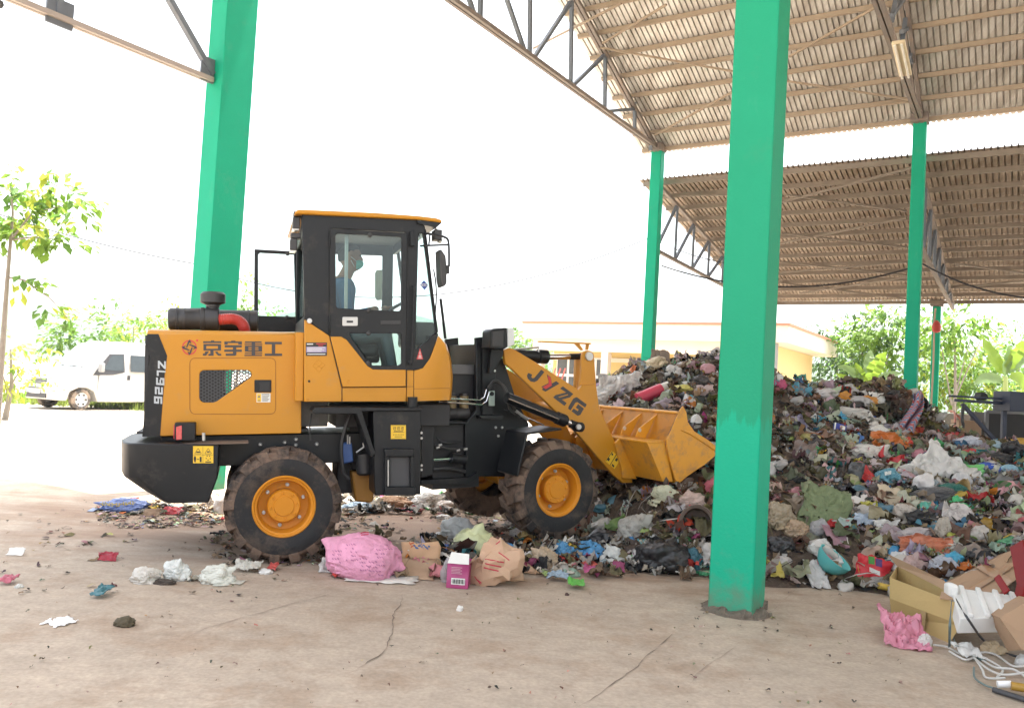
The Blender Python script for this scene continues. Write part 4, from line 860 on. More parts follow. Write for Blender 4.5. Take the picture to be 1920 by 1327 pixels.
# far mirror seen through the cab
plate('mirror', FR_, [(703, 512), (706, 506), (722, 505), (722, 562), (706, 563), (703, 556)], -.95, .02, M('mirror_glass', (.55, .62, .55), .1, var=.3, vs=8), cab)
hose_(FR_, [(813, 505, .3), (817, 530, .3), (818, 560, .3), (815, 600, .3)], .007, 'wiper', BLK, cab); hose_(FR_, [(826, 560, .2), (831, 600, .2), (835, 635, .2)], .014, 'wiper_motor', BLK, cab)
plate('corner_lamp', FR_, grid_arc(580.5, 601.5, 5, 0, 330, 10), CS+.05, .04, M('lamp_lens', (.6, .62, .62), .1), cab)
# cab stickers
sx = sticker(FR_, rc(573.5, 642, 613, 667), CS+.0175, INK, cab); marks(FR_, [rc(574.5, 650, 612, 660.5)], CS+.0185, M('sticker_violet', (.30, .25, .42), .5, var=.4, vs=30), sx, 'sticker_panel', .001); marks(FR_, [rc(575.5, 644, 587, 646), rc(576, 663, 610, 664.6)]+[rc(576, 651+i*2.4, 609-(i*5) % 9, 652+i*2.4) for i in range(4)], CS+.0195, WHS, sx); marks(FR_, [rc(593, 643.6, 611, 645.2), rc(597, 647, 606, 648.4)], CS+.0195, REDL, sx)
marks(FR_, [[(787.5, 653), (793.5, 673.5), (781, 673.5)]], CS+.004, M('warning_red', (.55, .06, .06), .5), cab, 'warning_triangle'); marks(FR_, [rc(787, 659, 788, 666), rc(785, 667, 790, 669), rc(784, 670.5, 791, 671.5)], CS+.006, WHS, cab)
marks(FR_, [[(795, 525.5), (803, 535), (796, 543.5), (787.5, 534)]], CS-.017, M('diamond_blue', (.02, .05, .25), .5), cab, 'blue_diamond'); marks(FR_, [rc(789, 532, 802, 536.5)], CS-.0155, WHS, cab, 'sticker_band', .001); marks(FR_, [rc(790+i*3, 532.8, 792+i*3, 535.8) for i in range(4)], CS-.0145, M('diamond_blue', (.02, .05, .25), .5), cab, 'lettering', .001)
for q in ((579.5, 714.5), (654, 714.5), (578, 748)):
    bm = nb(); lathe(bm, [(0, .011), (.006, .008), (.006, 0)], FR_.px(*q, CS+.037 if q[0] > 600 else CS+.014), FR_.R, 10); link('bolt_cap', bm, BLK if q[0] < 600 and q[1] < 730 else YEL, cab)
bm = nb()
def lineplates(pix, s, r): tube(bm, [FR_.px(*q, s) for q in pix], r, 4)
lineplates([(586, 686), (597, 674), (609, 684), (598, 697), (586, 686)], CS+.0145, .0018); lineplates([(590, 682), (604, 691)], CS+.0145, .0018); lineplates([(605, 680), (592, 692)], CS+.0145, .0018); link('embossed_mark', bm, YEL, lowr)
# interior: seat, console, wheel
SEATM = M('seat_vinyl', (.03, .03, .033), .55)
sq = FR_.loc(FR_.px(655, 650, 0.0)); 
fbox('seat', FR_, (sq[0]+.0, 0, zb_+.46), (.50, .48, .12), SEATM, cab, bevel=.04); bm = nb(); box(bm, FR_.p(sq[0]-.27, 0, zb_+.80), (.12, .46, .60), (FR_.F+FR_.U*.15).normalized(), FR_.R, (FR_.U-FR_.F*.15).normalized()); link('seat_back', bm, SEATM, cab, bevel=.05); fbox('seat_base', FR_, (sq[0], 0, zb_+.22), (.38, .38, .34), BLKD, cab)
hp = FR_.px(727, 583, 0.0); ha = (FR_.U*.85-FR_.F*.5).normalized(); bm = nb(); e1 = FR_.R; e2 = ha.cross(e1)
tube(bm, [hp+(e1*math.cos(k*.3)+e2*math.sin(k*.3))*.19 for k in range(22)], .013, 8); tube(bm, [hp-e2*.18, hp+e2*.18], .012, 6); tube(bm, [hp, hp-ha*.5], .03, 8); link('steering_wheel', bm, PLB, cab)
fbox('dash', FR_, (FR_.loc(hp)[0]+.28, 0, zb_+.62), (.2, .9, .22), PLB, cab, bevel=.03)
fbox('side_console', FR_, (sq[0]+.1, -.42, zb_+.5), (.5, .16, .3), PLB, cab, bevel=.03)
# ---- rear chassis
fbox('rear_chassis', FR_, (.10, 0, FR_.loc(FR_.px(520, 842, .42))[2]), (2.2, .84, .27), BLK, bevel=.01)
for q in ((488, 833), (534, 829), (555, 823), (555, 834), (594, 832)):
    bm = nb(); lathe(bm, [(0, .018), (.012, .016), (.02, .009), (.02, 0)], FR_.px(*q, .42), FR_.R, 8); link('bolt', bm, ZNC, loader)
zq = FR_.loc(FR_.px(600, 790, .5))[2]; fbox('cab_subframe', FR_, (.98, 0, zb_-.14), (1.05, 1.0, .20), BLKD)
fbox('gearbox', FR_, (.85, 0, .66), (.7, .5, .34), BLKD)
# rear mudguard strip
bm = nb(); pr_ = [FR_.px(*q, .84) for q in ((584, 771), (591, 763), (660, 762.5), (676, 764), (704, 851), (697, 858), (669, 776), (590, 776))]; prism(bm, [pr_], FR_.R*-.30); link('rear_fender', bm, BLK, loader, bevel=.008)
# fuel tank with steps
tank = plate('fuel_tank', FR_, [(699, 768), (789, 768), (789, 927), (703, 929)], .80, .45, BLK, bevel=.012)
plate('tank_lid', FR_, [(672, 764), (790, 764), (792, 770), (674, 771)], .83, .5, BLK, tank)
for q in ([(722, 842), (777, 842), (777, 855), (722, 855)], [(722, 913), (780, 913), (780, 929), (722, 929)]): plate('step', FR_, q, .88, .10, BLK, tank)
for q in ([(722, 855), (731, 855), (731, 913), (722, 913)], [(770, 855), (777, 855), (777, 913), (770, 913)]): plate('step_side', FR_, q, .87, .07, BLK, tank)
plate('step_back', FR_, rc(731, 856, 770, 912), .81, .01, M('loader_grey_panel', (.055, .056, .06), .5), tank); ftube('step_rod', FR_, [(728, 862, .88), (728, 911, .88)], .007, ZNC, tank)
ts = sticker(FR_, rc(733, 796.5, 761, 823), .803, STK, tank)
TK = [rc(734, 797.2, 760, 797.8), rc(734, 822, 760, 822.6), rc(737, 809.5, 758, 810.2)]
for cx in (740, 747.3, 754.6): TK += [rc(cx-2.6, 800, cx-1.8, 806), rc(cx-1, 800, cx+2.6, 800.8), rc(cx-1, 802.4, cx+2.6, 803.2), rc(cx-1, 805.2, cx+2.6, 806), rc(cx+.5, 800, cx+1.2, 806)]
for i in range(8): TK.append(rc(739+i*2.1, 807.4, 740.4+i*2.1, 809))
TK += [rc(737+i*3, 814, 739+i*3, 815.2) for i in range(7)]+[rc(740, 818, 754, 819)]
marks(FR_, TK, .8045, INK, ts)
ftube('filler_cap', FR_, [(773.5, 768, .72), (773.5, 744, .72)], [.045, .045], BLK, tank, 14); ftube('filler_neck', FR_, [(773.5, 770, .72), (773.5, 752, .72)], .034, BLK, tank, 14)
plate('hydraulic_filter', FR_, [(660, 885), (702, 887), (701, 938), (695, 943), (666, 940)], .45, .3, M('axle_ochre', (.30, .14, .02), .6, var=.2), bevel=.02)
xcyl('filter', FR_, (682, 850, .5), (683, 890, .5), [(0, 0), (0, .07), (.9, .07), (1, .05), (1, 0)], PLB)
plate('pump', FR_, [(641, 831), (660, 829), (663, 866), (643, 870)], .55, .1, M('pump_blue', (.02, .07, .22), .45), bevel=.012)
for q in ([(660, 770, .6), (648, 800, .62), (640, 840, .62), (645, 885, .6), (655, 900, .55)], [(640, 870, .6), (645, 888, .6), (655, 898, .6)], [(584, 775, .55), (581, 800, .6), (582, 826, .6)]): hose_(FR_, q, .016 if q[0][0] > 600 else .006)
for q in ([(652, 815, .55), (652, 832, .55)], [(656, 818, .55), (656, 832, .55)], [(668, 848, .55), (682, 838, .55), (681, 830, .55)]): ftube('pipe_fitting', FR_, q, .008, ZNC)
plate('linkage_dark', FR_, [(655, 790), (700, 790), (700, 880), (660, 880)], .35, .3, BLKD)
# ---- articulation area
plate('hinge_column', FR_, [(790, 790), (808, 788), (815, 800), (812, 890), (790, 896)], .45, .9, BLK)
hc = FR_.px(835, 850, .0); bm = nb(); box(bm, hc, (.5, .5, .62), FF.F, FF.R, FF.U); link('centre_joint', bm, BLKD, loader)
for q in ((790, 811), (790, 821), (790, 872), (790, 880)):
    bm = nb(); lathe(bm, [(0, .014), (.014, .012), (.014, 0)], FR_.px(*q, .46), FR_.R, 8); link('bolt', bm, ZNC, loader)
xcyl('steering_cylinder', FF, (845, 858, .42), (872, 862, .42), [(0, 0), (0, .05), (1, .05), (1, 0)], BLK); ftube('steering_rod', FF, [(812, 862, .42), (850, 860, .42)], .016, CHR)
hose_(FF, [(812, 880, .4), (840, 878, .42), (872, 884, .4)], .02); hose_(FF, [(815, 835, .4), (845, 842, .42), (872, 840, .4)], .013); hose_(FF, [(815, 815, .3), (835, 830, .35), (872, 825, .3)], .013)
for q in ((818, 840), (822, 835), (856, 845), (870, 843)): ftube('pipe_fitting', FF, [(q[0], q[1], .42), (q[0]+6, q[1]-2, .42)], .012, ZNC)
bm = nb(); prism(bm, [[FF.px(*q, .40) for q in ((789, 900), (880, 895), (896, 884), (896, 896), (880, 907), (789, 908))]], FF.R*-.25); link('lower_link', bm, BLK, loader, bevel=.006)
# valve block and filters behind the cab nose
plate('hydraulic_tank', FF, [(846, 686), (891, 686), (891, 770), (846, 770)], .25, .6, BLKD); plate('tank_top', FF, [(844, 684), (892, 684), (892, 702), (846, 701)], .27, .5, M('tank_grey_top', (.10, .10, .105), .45), loader)
for x0 in (833, 856):
    xcyl('accumulator', FF, (x0-4, 775, .32), (x0+22, 774, .32), [(0, 0), (0, .045), (.1, .055), (.9, .055), (1, .045), (1, 0)], PLB); ftube('reservoir', FF, [(x0+14, 765, .3), (x0+14, 742, .3)], [.045, .045], M('reservoir_amber', (.20, .15, .07), .4), n=12); ftube('reservoir_cap', FF, [(x0+14, 742, .3), (x0+14, 737, .3)], .035, PLB, n=12)
plate('bracket', FF, [(820, 788), (876, 790), (876, 795), (818, 794)], .42, .5, BLK)
for q in ([(824, 753, .5), (890, 757, .5)], [(824, 747, .5), (900, 750, .5), (908, 744, .5), (912, 730, .5)]): ftube('steel_pipe', FF, q, .008, CHR)
ftube('steel_pipe', FF, [(824, 753, .5), (902, 759, .5), (912, 752, .5), (917, 735, .5)], .008, CHR)
# ---- front frame
mast = plate('front_frame', FF, [(892, 633), (917, 630), (918, 660), (944, 672), (967, 746), (985, 781), (992, 795), (984, 860), (975, 893), (872, 893), (872, 795), (893, 768)], .36, .04, BLK, bevel=.008)
plate('frame_far_side', FF, [(892, 633), (917, 630), (918, 660), (944, 672), (967, 746), (985, 781), (992, 795), (984, 860), (975, 893), (872, 893), (872, 795), (893, 768)], .36, .04, BLK, mast, mirror=True)
plate('frame_web', FF, [(897, 645), (909, 645), (909, 760), (897, 760)], .365, .73, BLK, mast); plate('frame_post', FF, [(905, 650), (918, 640), (930, 700), (926, 778), (905, 778)], .40, .05, BLK, mast)
plate('frame_shelf', FF, [(899, 779), (946, 779), (942, 786), (902, 785)], .44, .1, BLK, mast)
plate('frame_body', FF, [(880, 800), (985, 800), (978, 890), (880, 890)], .34, .68, BLKD, mast)
for q in ((921.5, 678), (931, 679), (927, 695), (929, 801), (941, 801), (934, 817)):
    bm = nb(); lathe(bm, [(0, .014), (.012, .012), (.012, 0)], FF.px(*q, .402 if q[1] < 720 else .362), FF.R, 8); link('bolt', bm, ZNC, mast)
br = plate('hose_bracket', FF, [(917, 733), (928, 732), (928, 761), (917, 761)], .43, .02, M('zinc_green', (.36, .45, .42), .4, metal=.5), mast)
bm = nb(); lathe(bm, [(0, .022), (.012, .02), (.012, .012), (.012, 0)], FF.px(922, 738, .43), FF.R, 10); link('bolt', bm, BLK, br)
for q in ([(915, 728, .46), (925, 714, .48), (938, 718, .5), (950, 740, .52), (955, 765, .52), (967, 776, .5)], [(917, 730, .44), (927, 718, .44), (945, 724, .46), (958, 755, .48), (975, 783, .5)]): hose_(FF, q, .013)
ftube('pipe_fitting', FF, [(967, 770, .5), (980, 780, .5), (990, 786, .5)], .016, ZNC); ftube('steel_pipe', FF, [(945, 767, .5), (960, 775, .5)], .006, CHR); ftube('steel_pipe', FF, [(990, 784, .45), (1020, 797, .45)], .007, CHR)
# far mast pieces seen beyond the cab nose
plate('frame_ear', FF, [(838, 640), (851, 637), (858, 640), (864, 660), (868, 672), (876, 682), (870, 690), (845, 690)], -.36, .05, BLK, mast)
# headlight
hl = plate('headlight', FF, [(920.5, 620), (926, 616), (951, 614), (952, 651), (944, 656), (919, 653)], .62, .18, BLK, bevel=.014); plate('lens', FF, [(952, 614.5), (964, 616), (965, 646), (952, 651)], .615, .17, LENS, hl); plate('back_panel', FF, [(924, 622), (945, 619), (944, 650), (923, 650)], .624, .01, PLB, hl)
plate('headlight_stalk', FF, [(921, 655), (945, 655), (943, 668), (930, 690), (922, 700), (917, 700)], .46, .06, BLK, hl)
# fender
fp = [(969, 890), (987, 811), (1052, 802)]; bm = nb()
o_ = [FF.px(*q, .89) for q in fp]; i_ = [FF.p(FF.loc(q)[0], .50, FF.loc(q)[2]) for q in o_]; th = .02
vo_ = [bm.verts.new(q) for q in o_]; vi_ = [bm.verts.new(q) for q in i_]; dn = FF.F*.02-FF.U*.02
vo2 = [bm.verts.new(q+dn) for q in o_]; vi2 = [bm.verts.new(q+dn) for q in i_]
for i in range(2):
    for a, b in ((vo_, vi_), (vo2, vi2), (vo_, vo2), (vi_, vi2)): bm.faces.new((a[i], a[i+1], b[i+1], b[i]))
for i in (0, 2): bm.faces.new((vo_[i], vi_[i], vi2[i], vo2[i]))
link('front_fender', bm, BLK, loader, bevel=.006)
# ---- lift arms
ARM = [(944, 656), (955, 652), (963, 654), (1000, 676), (1086, 731), (1092, 722), (1118, 720), (1124, 765), (1138, 795), (1158, 838), (1183, 871), (1186, 905), (1168, 905), (1150, 890), (1115, 850), (1079, 808), (1034, 763), (960, 692), (948, 682)]
arm = plate('lift_arm', FF, ARM, .44, .05, YEL, bevel=.008)
arm2 = plate('lift_arm', FF, ARM, .44, .05, YEL, mirror=True, bevel=.008)
bm = nb(); tube(bm, [FF.px(1075, 775, .40), FF.mir(FF.px(1075, 775, .40))], .10, 20); link('cross_tube', bm, YEL, arm)
def zj(pl): return [(940+x/10.206, 660+y/10.206) for x, y in pl]
JY = [[(765, 335), (825, 378), (690, 545), (632, 575), (560, 558), (507, 505), (494, 450), (515, 398), (588, 428), (573, 480), (605, 502), (640, 485)],
      [(968, 600), (1050, 553), (1113, 602), (845, 755), (775, 715), (803, 688), (765, 662), (905, 592), (905, 555), (872, 425), (945, 478)],
      [(1180, 655), (1377, 800), (1310, 866), (1160, 908), (1250, 970), (1210, 1027), (993, 865), (1040, 820), (1240, 770), (1124, 695)],
      [(1445, 860), (1565, 948), (1636, 1000), (1605, 1060), (1455, 955), (1418, 968), (1325, 1115), (1280, 1078), (1292, 1035), (1385, 880)],
      [(1470, 993), (1582, 1080), (1512, 1200), (1462, 1216), (1345, 1130), (1385, 1078), (1462, 1128), (1482, 1100), (1425, 1060)]]
marks(FF, [zj(p) for p in JY], .4425, LET, arm); marks(FF, [zj([(890, 448), (943, 485), (968, 638), (850, 708), (793, 668), (912, 602)])], .4435, REDL, arm, 'lettering'); marks(FF, [zj([(1095, 856), (1270, 806), (1280, 820), (1108, 870)])], .4435, YEL, arm, 'lettering_gap')
asx = sticker(FF, [(1147.5, 844.5), (1164, 859.5), (1152.5, 879), (1135, 864)], .4425, STK, arm)
marks(FF, [[(1148, 845.5), (1149, 846.2), (1136.6, 864.2), (1135.8, 863.6)], [(1155.3, 851.6), (1156.2, 852.4), (1144.4, 872), (1143.6, 871.3)], [(1140.8, 857), (1144, 860), (1141.5, 864.5), (1138, 861.5)], [(1148, 849), (1150, 851), (1149, 854), (1146, 852)], [(1156, 858), (1159, 860.6), (1156, 865), (1153, 862.5)], [(1148, 869), (1152, 872.5), (1151, 876), (1147, 872.5)]], .4438, INK, asx)
# rocker levers, tilt cylinder
LEV = grid_arc(1103, 668, 11, 180, 360, 8)+[(1119, 735), (1120, 765), (1085, 735), (1091, 700)]
lev = plate('tilt_lever', FF, LEV, .40, .04, YEL, bevel=.006)
plate('tilt_lever', FF, [(1081, 673), (1092, 660), (1093, 735), (1079, 730)], .12, .05, YEL, bevel=.006)
bm = nb(); lathe(bm, [(0, .05), (.02, .045), (.02, 0)], FF.px(1104, 668, .40), FF.R, 16); link('pivot_pin', bm, ZNC, lev)
bm = nb(); tube(bm, [FF.px(1104, 668, .40), FF.mir(FF.px(1104, 668, .1))], .03, 12); link('lever_pin', bm, BLK, lev)
tc_ = xcyl('tilt_cylinder', FF, (962, 665, .2), (1025, 669, .2), [(0, 0), (0, .06), (.72, .06), (.73, .075), (.99, .075), (1, .05), (1, 0)], BLK); ftube('rod', FF, [(1023, 669, .2), (1075, 668.5, .2)], .03, CHR, tc_, 14); ftube('rod_end', FF, [(1068, 668.5, .2), (1098, 668, .2)], .034, BLK, tc_, 14)
ftube('hydraulic_pipe', FF, [(964, 655, .24), (1010, 651, .24), (1010, 660, .24)], .01, ZNC, tc_)
bm = nb(); prism(bm, [[FF.px(*q, .30) for q in ((1016, 639), (1108, 643), (1108, 645.5), (1016, 641.5))]], FF.R*-.08); prism(bm, [[FF.px(*q, .28) for q in ((1078, 644), (1086, 644), (1094, 656), (1090, 657))]], FF.R*-.02); prism(bm, [[FF.px(*q, .28) for q in ((1100, 645), (1105, 645), (1103, 656), (1099, 656))]], FF.R*-.02); link('level_indicator', bm, YEL, lev)
# lift cylinder
lc = xcyl('lift_cylinder', FF, (950, 745, .60), (1062, 790, .60), [(0, 0), (0, .052), (.82, .052), (.83, .062), (.97, .062), (1, .045), (1, 0)], BLK)
ftube('rod', FF, [(1060, 789, .60), (1072, 795, .60)], .03, CHR, lc, 14); ftube('hydraulic_pipe', FF, [(953, 747, .665), (1048, 786, .665)], .008, CHR, lc)
bm = nb(); tube(bm, [FF.px(1070, 794, .60), FF.px(1086, 800, .60)], .042, 12); lathe(bm, [(-.05, .05), (.05, .05), (.06, .03), (.06, 0)], FF.px(1084, 800, .6), FF.R, 14); link('rod_end', bm, BLK, lc); bm = nb(); lathe(bm, [(0, .03), (.02, .028), (.02, 0)], FF.px(1084, 800, .66), FF.R, 10); link('pivot_pin', bm, ZNC, lc)
mc = lambda q: FF.mir(q)
bm = nb(); tube(bm, [mc(FF.px(950, 745, .6)), mc(FF.px(1062, 790, .6))], .052, 16); link('lift_cylinder', bm, BLK, loader)
# ---- bucket
BS = .95
side = [(1281, 761), (1276, 768), (1268, 786), (1260, 806), (1250, 824), (1251, 838), (1257, 865), (1266, 898), (1272, 907), (1290, 892), (1320, 872), (1344, 852), (1345, 838), (1330, 826), (1302, 808), (1290, 791), (1287, 772)]
back = [(1273, 774), (1250, 826), (1251, 838), (1258, 866), (1270, 907)]
bl_ = [FF.loc(FF.px(*q, BS)) for q in back]; tip = FF.loc(FF.px(1345, 846, BS))
bm = nb(); cr_ = [(x, z) for x, _, z in bl_]+[(tip[0], tip[2])]
w0 = [bm.verts.new(FF.p(x, BS-.02, z)) for x, z in cr_]; w1 = [bm.verts.new(FF.p(x, -BS+.02, z)) for x, z in cr_]
for i in range(len(cr_)-1): bm.faces.new((w0[i], w0[i+1], w1[i+1], w1[i]))
r_ = bmesh.ops.solidify(bm, geom=bm.faces[:], thickness=.018)
bucket = link('bucket', bm, YELB, loader, bevel=.004, smooth=25)
plate('side_plate', FF, side, BS, .02, YELB, bucket, bevel=.004); plate('side_plate', FF, side, BS, .02, YELB, bucket, mirror=True, bevel=.004)
plate('side_wear_strip', FF, [(1302, 808), (1330, 826), (1345, 838), (1345, 848), (1328, 836), (1296, 815), (1276, 806)], BS+.012, .012, YELB, bucket)
(xT, _, zT), (xK, _, zK), (xK2, _, zK2), (xM, _, zM), (xB, _, zB) = bl_
bm = nb(); tube(bm, [FF.p(xT, BS, zT), FF.p(xT, -BS, zT)], .018, 8); link('top_lip', bm, YELB, bucket)
for s_ in (.62, .36, .02, -.36, -.62):
    bm = nb(); prism(bm, [[FF.p(xT-.02, s_, zT-.03), FF.p(xK-.02, s_, zK+.0), FF.p(xK-.15, s_, zK+.02), FF.p(xK-.12, s_, zK+.10)]], FF.R*.014); rb_ = link('rib', bm, YELB, bucket, bevel=.003)
    bm = nb(); lathe(bm, [(0, .022), (.001, 0)], FF.p(xK-.10, s_+.0165, zK+.09), FF.R, 12); link('rib_hole', bm, M('hole_light', (.6, .5, .4), .8), rb_)
bm = nb(); box(bm, FF.p(xK-.12, 0, zK-.01), (.24, BS*2-.06, .02), FF.F, FF.R, FF.U); link('ledge', bm, YELB, bucket, bevel=.003)
bm = nb(); prism(bm, [[FF.p(xK-.23, BS-.03, zK-.02), FF.p(xK-.0, BS-.03, zK-.02), FF.p(xB-.03, BS-.03, zB+.02), FF.p(xB-.17, BS-.03, zB+.03)]], FF.R*-(BS*2-.06)); link('back_beam', bm, YELB, bucket, bevel=.006)
for s_ in (.44, .30, -.30, -.44):
    bm = nb(); prism(bm, [[FF.p(xK-.24, s_, zK-.01), FF.p(xB-.15, s_, zB+.0), FF.p(xB-.34, s_, zB+.02), FF.p(xB-.36, s_, zB+.14), FF.p(xK-.30, s_, zK-.06)]], FF.R*.03); link('mounting_ear', bm, YELB, bucket, bevel=.004)
bm = nb(); box(bm, FF.p(tip[0]+.02, 0, tip[2]), (.12, BS*2, .02), FF.F, FF.R, FF.U); link('cutting_edge', bm, M('bare_steel', (.3, .28, .26), .4, metal=.8), bucket)
# bucket link rod
bm = nb(); tube(bm, [FF.px(1100, 700, .1), FF.p(xK-.2, .1, zK+.05)], .04, 10); link('link_rod', bm, YEL, loader)
# ================================================================== DRIVER
drv = None
def skin_body(name, verts, edges, radii, mat, root=0, sub=2):
    me = bpy.data.meshes.new(name); O_ = Vector((FR_.px(655, 640, 0).x, FR_.px(655, 640, 0).y, FR_.p(sq[0], 0, zb_+.5).z))
    me.from_pydata([tuple(Vector(v)-O_) for v in verts], edges, []); o = bpy.data.objects.new(name, me); COL.objects.link(o); o.location = O_
    m = o.modifiers.new('skin', 'SKIN'); m.use_smooth_shade = True
    for i, r in enumerate(radii): me.skin_vertices[0].data[i].radius = (r, r) if not isinstance(r, tuple) else r
    for v in me.skin_vertices[0].data: v.use_root = False
    me.skin_vertices[0].data[root].use_root = True
    s_ = o.modifiers.new('sub', 'SUBSURF'); s_.levels = sub; s_.render_levels = sub
    dg = bpy.context.evaluated_depsgraph_get(); me2 = bpy.data.meshes.new_from_object(o.evaluated_get(dg)); o.modifiers.clear(); o.data = me2; me2.materials.clear(); me2.materials.append(mat)
    for p in me2.polygons: p.use_smooth = True
    return o
SKIN = M('skin_tan', (.34, .19, .13), .5, var=.1); SHIRT = M('shirt_blue', (.045, .14, .27), .85, var=.2, vs=10, bump=.3, bs=12); PANT = M('trousers_grey', (.14, .20, .23), .85, var=.2)
dp = lambda x, y, s: FR_.px(x, y, s)
pel = FR_.p(sq[0]-.12, 0, zb_+.58); chest = dp(641, 545, 0); nk = dp(650, 526, 0); hb = dp(656, 506, 0); hc_ = dp(657, 484, 0); ht = dp(656, 474, 0)
R = FR_.R; F = FR_.F; Uu = FR_.U
ORG_ = FR_.p(sq[0]-.12, 0, zb_+.5); me = bpy.data.meshes.new('person'); drv = bpy.data.objects.new('person', me); COL.objects.link(drv); drv.location = ORG_
bm = nb()
def cap(a, b, ra, rb_, n=14):
    """closed tapered limb with round ends"""
    a, b = Vector(a)-ORG_, Vector(b)-ORG_; d = b-a; L = d.length; pr = [(-ra, 0)]+[(-ra*math.cos(t*math.pi/10), ra*math.sin(t*math.pi/10)) for t in range(1, 5)]+[(0, ra), (L, rb_)]+[(L+rb_*math.sin(t*math.pi/10), rb_*math.cos(t*math.pi/10)) for t in range(1, 5)]+[(L+rb_, 0)]
    lathe(bm, pr, a, d, n)
chest_lo = pel.lerp(chest, .45)
for s_ in (1, -1):
    sh = chest+R*(.185*s_)+Uu*.035; el = dp(652, 594, .24*s_); wr_ = dp(704, 580, .15*s_)
    cap(chest+Uu*.04, sh, .10, .075); cap(sh, el, .072, .052); cap(el, wr_, .05, .034)
    hip = pel+R*(.10*s_); kn = pel+R*(.15*s_)+F*.44+Uu*.05; an = kn+F*.09-Uu*.40; cap(hip, kn, .10, .068); cap(kn, an, .064, .045); cap(an-Uu*.03, an+F*.16-Uu*.05, .045, .04)
cap(pel+R*.07, pel-R*.07, .13, .13); cap(pel, chest_lo, .145, .15); cap(chest_lo+R*.07, chest+R*.08, .11, .125); cap(chest_lo-R*.07, chest-R*.08, .11, .125); cap(chest_lo, chest+Uu*.02, .14, .13)
cap(chest+Uu*.08, hb+Uu*.01-F*.01, .068, .062)
def ell(c, a_, b_, c_, sub=3):
    r = bmesh.ops.create_icosphere(bm, subdivisions=sub, radius=1)
    for v in r['verts']:
        q = v.co.copy(); v.co = Vector(c)-drv.location+F*(q.x*a_)+R*(q.y*b_)+Uu*(q.z*c_)
ell(hc_+Uu*.012, .108, .080, .118); ell(hc_+F*.035-Uu*.065, .072, .062, .062); ell(hc_+F*.108-Uu*.012, .018, .014, .026, 2)
for s_ in (1, -1): ell(hc_+R*(.080*s_)-F*.008-Uu*.008, .022, .012, .034, 2)
for s_, hp_ in ((1, dp(722, 577, .13)), (-1, dp(722, 578, -.13))): ell(hp_, .045, .038, .022, 2)
bm.to_mesh(drv.data); bm.free()
bpy.context.view_layer.update(); rmh = drv.modifiers.new('fuse', 'REMESH'); rmh.mode = 'VOXEL'; rmh.voxel_size = .011; smh = drv.modifiers.new('smooth', 'SMOOTH'); smh.iterations = 3; smh.factor = .5
_dg = bpy.context.evaluated_depsgraph_get(); _m2 = bpy.data.meshes.new_from_object(drv.evaluated_get(_dg)); drv.modifiers.clear(); drv.data = _m2; _m2.materials.clear(); _m2.materials.append(SKIN)
for p in _m2.polygons: p.use_smooth = True
# materials by height along the body: shirt / trousers / skin
me = drv.data; me.materials.append(SHIRT); me.materials.append(PANT); off = drv.location
for p in me.polygons:
    c = Vector(p.center)+off; zz = (c-FR_.O).dot(Uu); xx = (c-FR_.O).dot(F); zn = (nk-FR_.O).dot(Uu); zp = (pel-FR_.O).dot(Uu)
    if zz > zn+.012: p.material_index = 0
    elif xx > (dp(690, 590, .2)-FR_.O).dot(F) and zz > zp+.2: p.material_index = 0
    elif zz > zp+.06: p.material_index = 1
    else: p.material_index = 2
tag(drv, 'driver in a blue shirt and green face mask sitting in the loader cab', 'person')
def dchild(name, bm, mat):
    bmesh.ops.recalc_face_normals(bm, faces=bm.faces)
    for v in bm.verts: v.co -= drv.location
    m2 = bpy.data.meshes.new(name); bm.to_mesh(m2); bm.free(); m2.materials.append(mat); o = bpy.data.objects.new(name, m2); COL.objects.link(o); o.parent = drv
    for p in m2.polygons: p.use_smooth = True
    return o
bm = nb(); bmesh.ops.create_icosphere(bm, subdivisions=4, radius=1)
for v in list(bm.verts):
    if v.co.z < .30+.25*v.co.x and not (v.co.x < -.30 and v.co.z > -.45): bm.verts.remove(v)
for v in bm.verts: v.co = hc_+Uu*.014-F*.004+F*(v.co.x*.118)+R*(v.co.y*.089)+Uu*(v.co.z*.126)
dchild('hair', bm, M('hair_black', (.012, .011, .011), .6))
bm = nb(); bmesh.ops.create_icosphere(bm, subdivisions=4, radius=1)
for v in list(bm.verts):
    if v.co.x < .12: bm.verts.remove(v)
for v in bm.verts: v.co = hc_+F*.028-Uu*.062+F*(v.co.x*.100)+R*(v.co.y*.076)+Uu*(v.co.z*.060+.010*v.co.x)
dchild('face_mask', bm, M('mask_green', (.16, .52, .47), .8))
bm = nb(); tube(bm, [hc_+R*.092-F*.005, hc_+R*.078+F*.045-Uu*.035], .004, 4); tube(bm, [hc_+R*.09-F*.005-Uu*.03, hc_+R*.074+F*.03-Uu*.09], .004, 4); dchild('mask_strap', bm, M('strap_white', (.6, .6, .6), .8))
for k_, xx in ((0, .03), ):
    bm = nb(); lathe(bm, [(0, .012), (.004, .008), (.004, 0)], hc_+F*.088+R*.045+Uu*.022, (F*.8+R*.6), 10); dchild('eye', bm, INK)
for s_ in (1, -1):
    hc0 = dp(722, 577, .13*s_) if s_ > 0 else dp(722, 578, -.13)
    bm = nb()
    for k in range(4):
        o0 = hc0+R*((k-1.5)*.018)+F*.01; tube(bm, [o0, o0+F*.04+Uu*.012, o0+F*.065-Uu*.006, o0+F*.06-Uu*.032], [.0105, .0095, .009, .007], 6)
    tube(bm, [hc0-R*.03*s_-F*.02, hc0-R*.045*s_+F*.015-Uu*.01, hc0-R*.04*s_+F*.035-Uu*.025], [.012, .0105, .008], 6)
    dchild('hand', bm, SKIN)
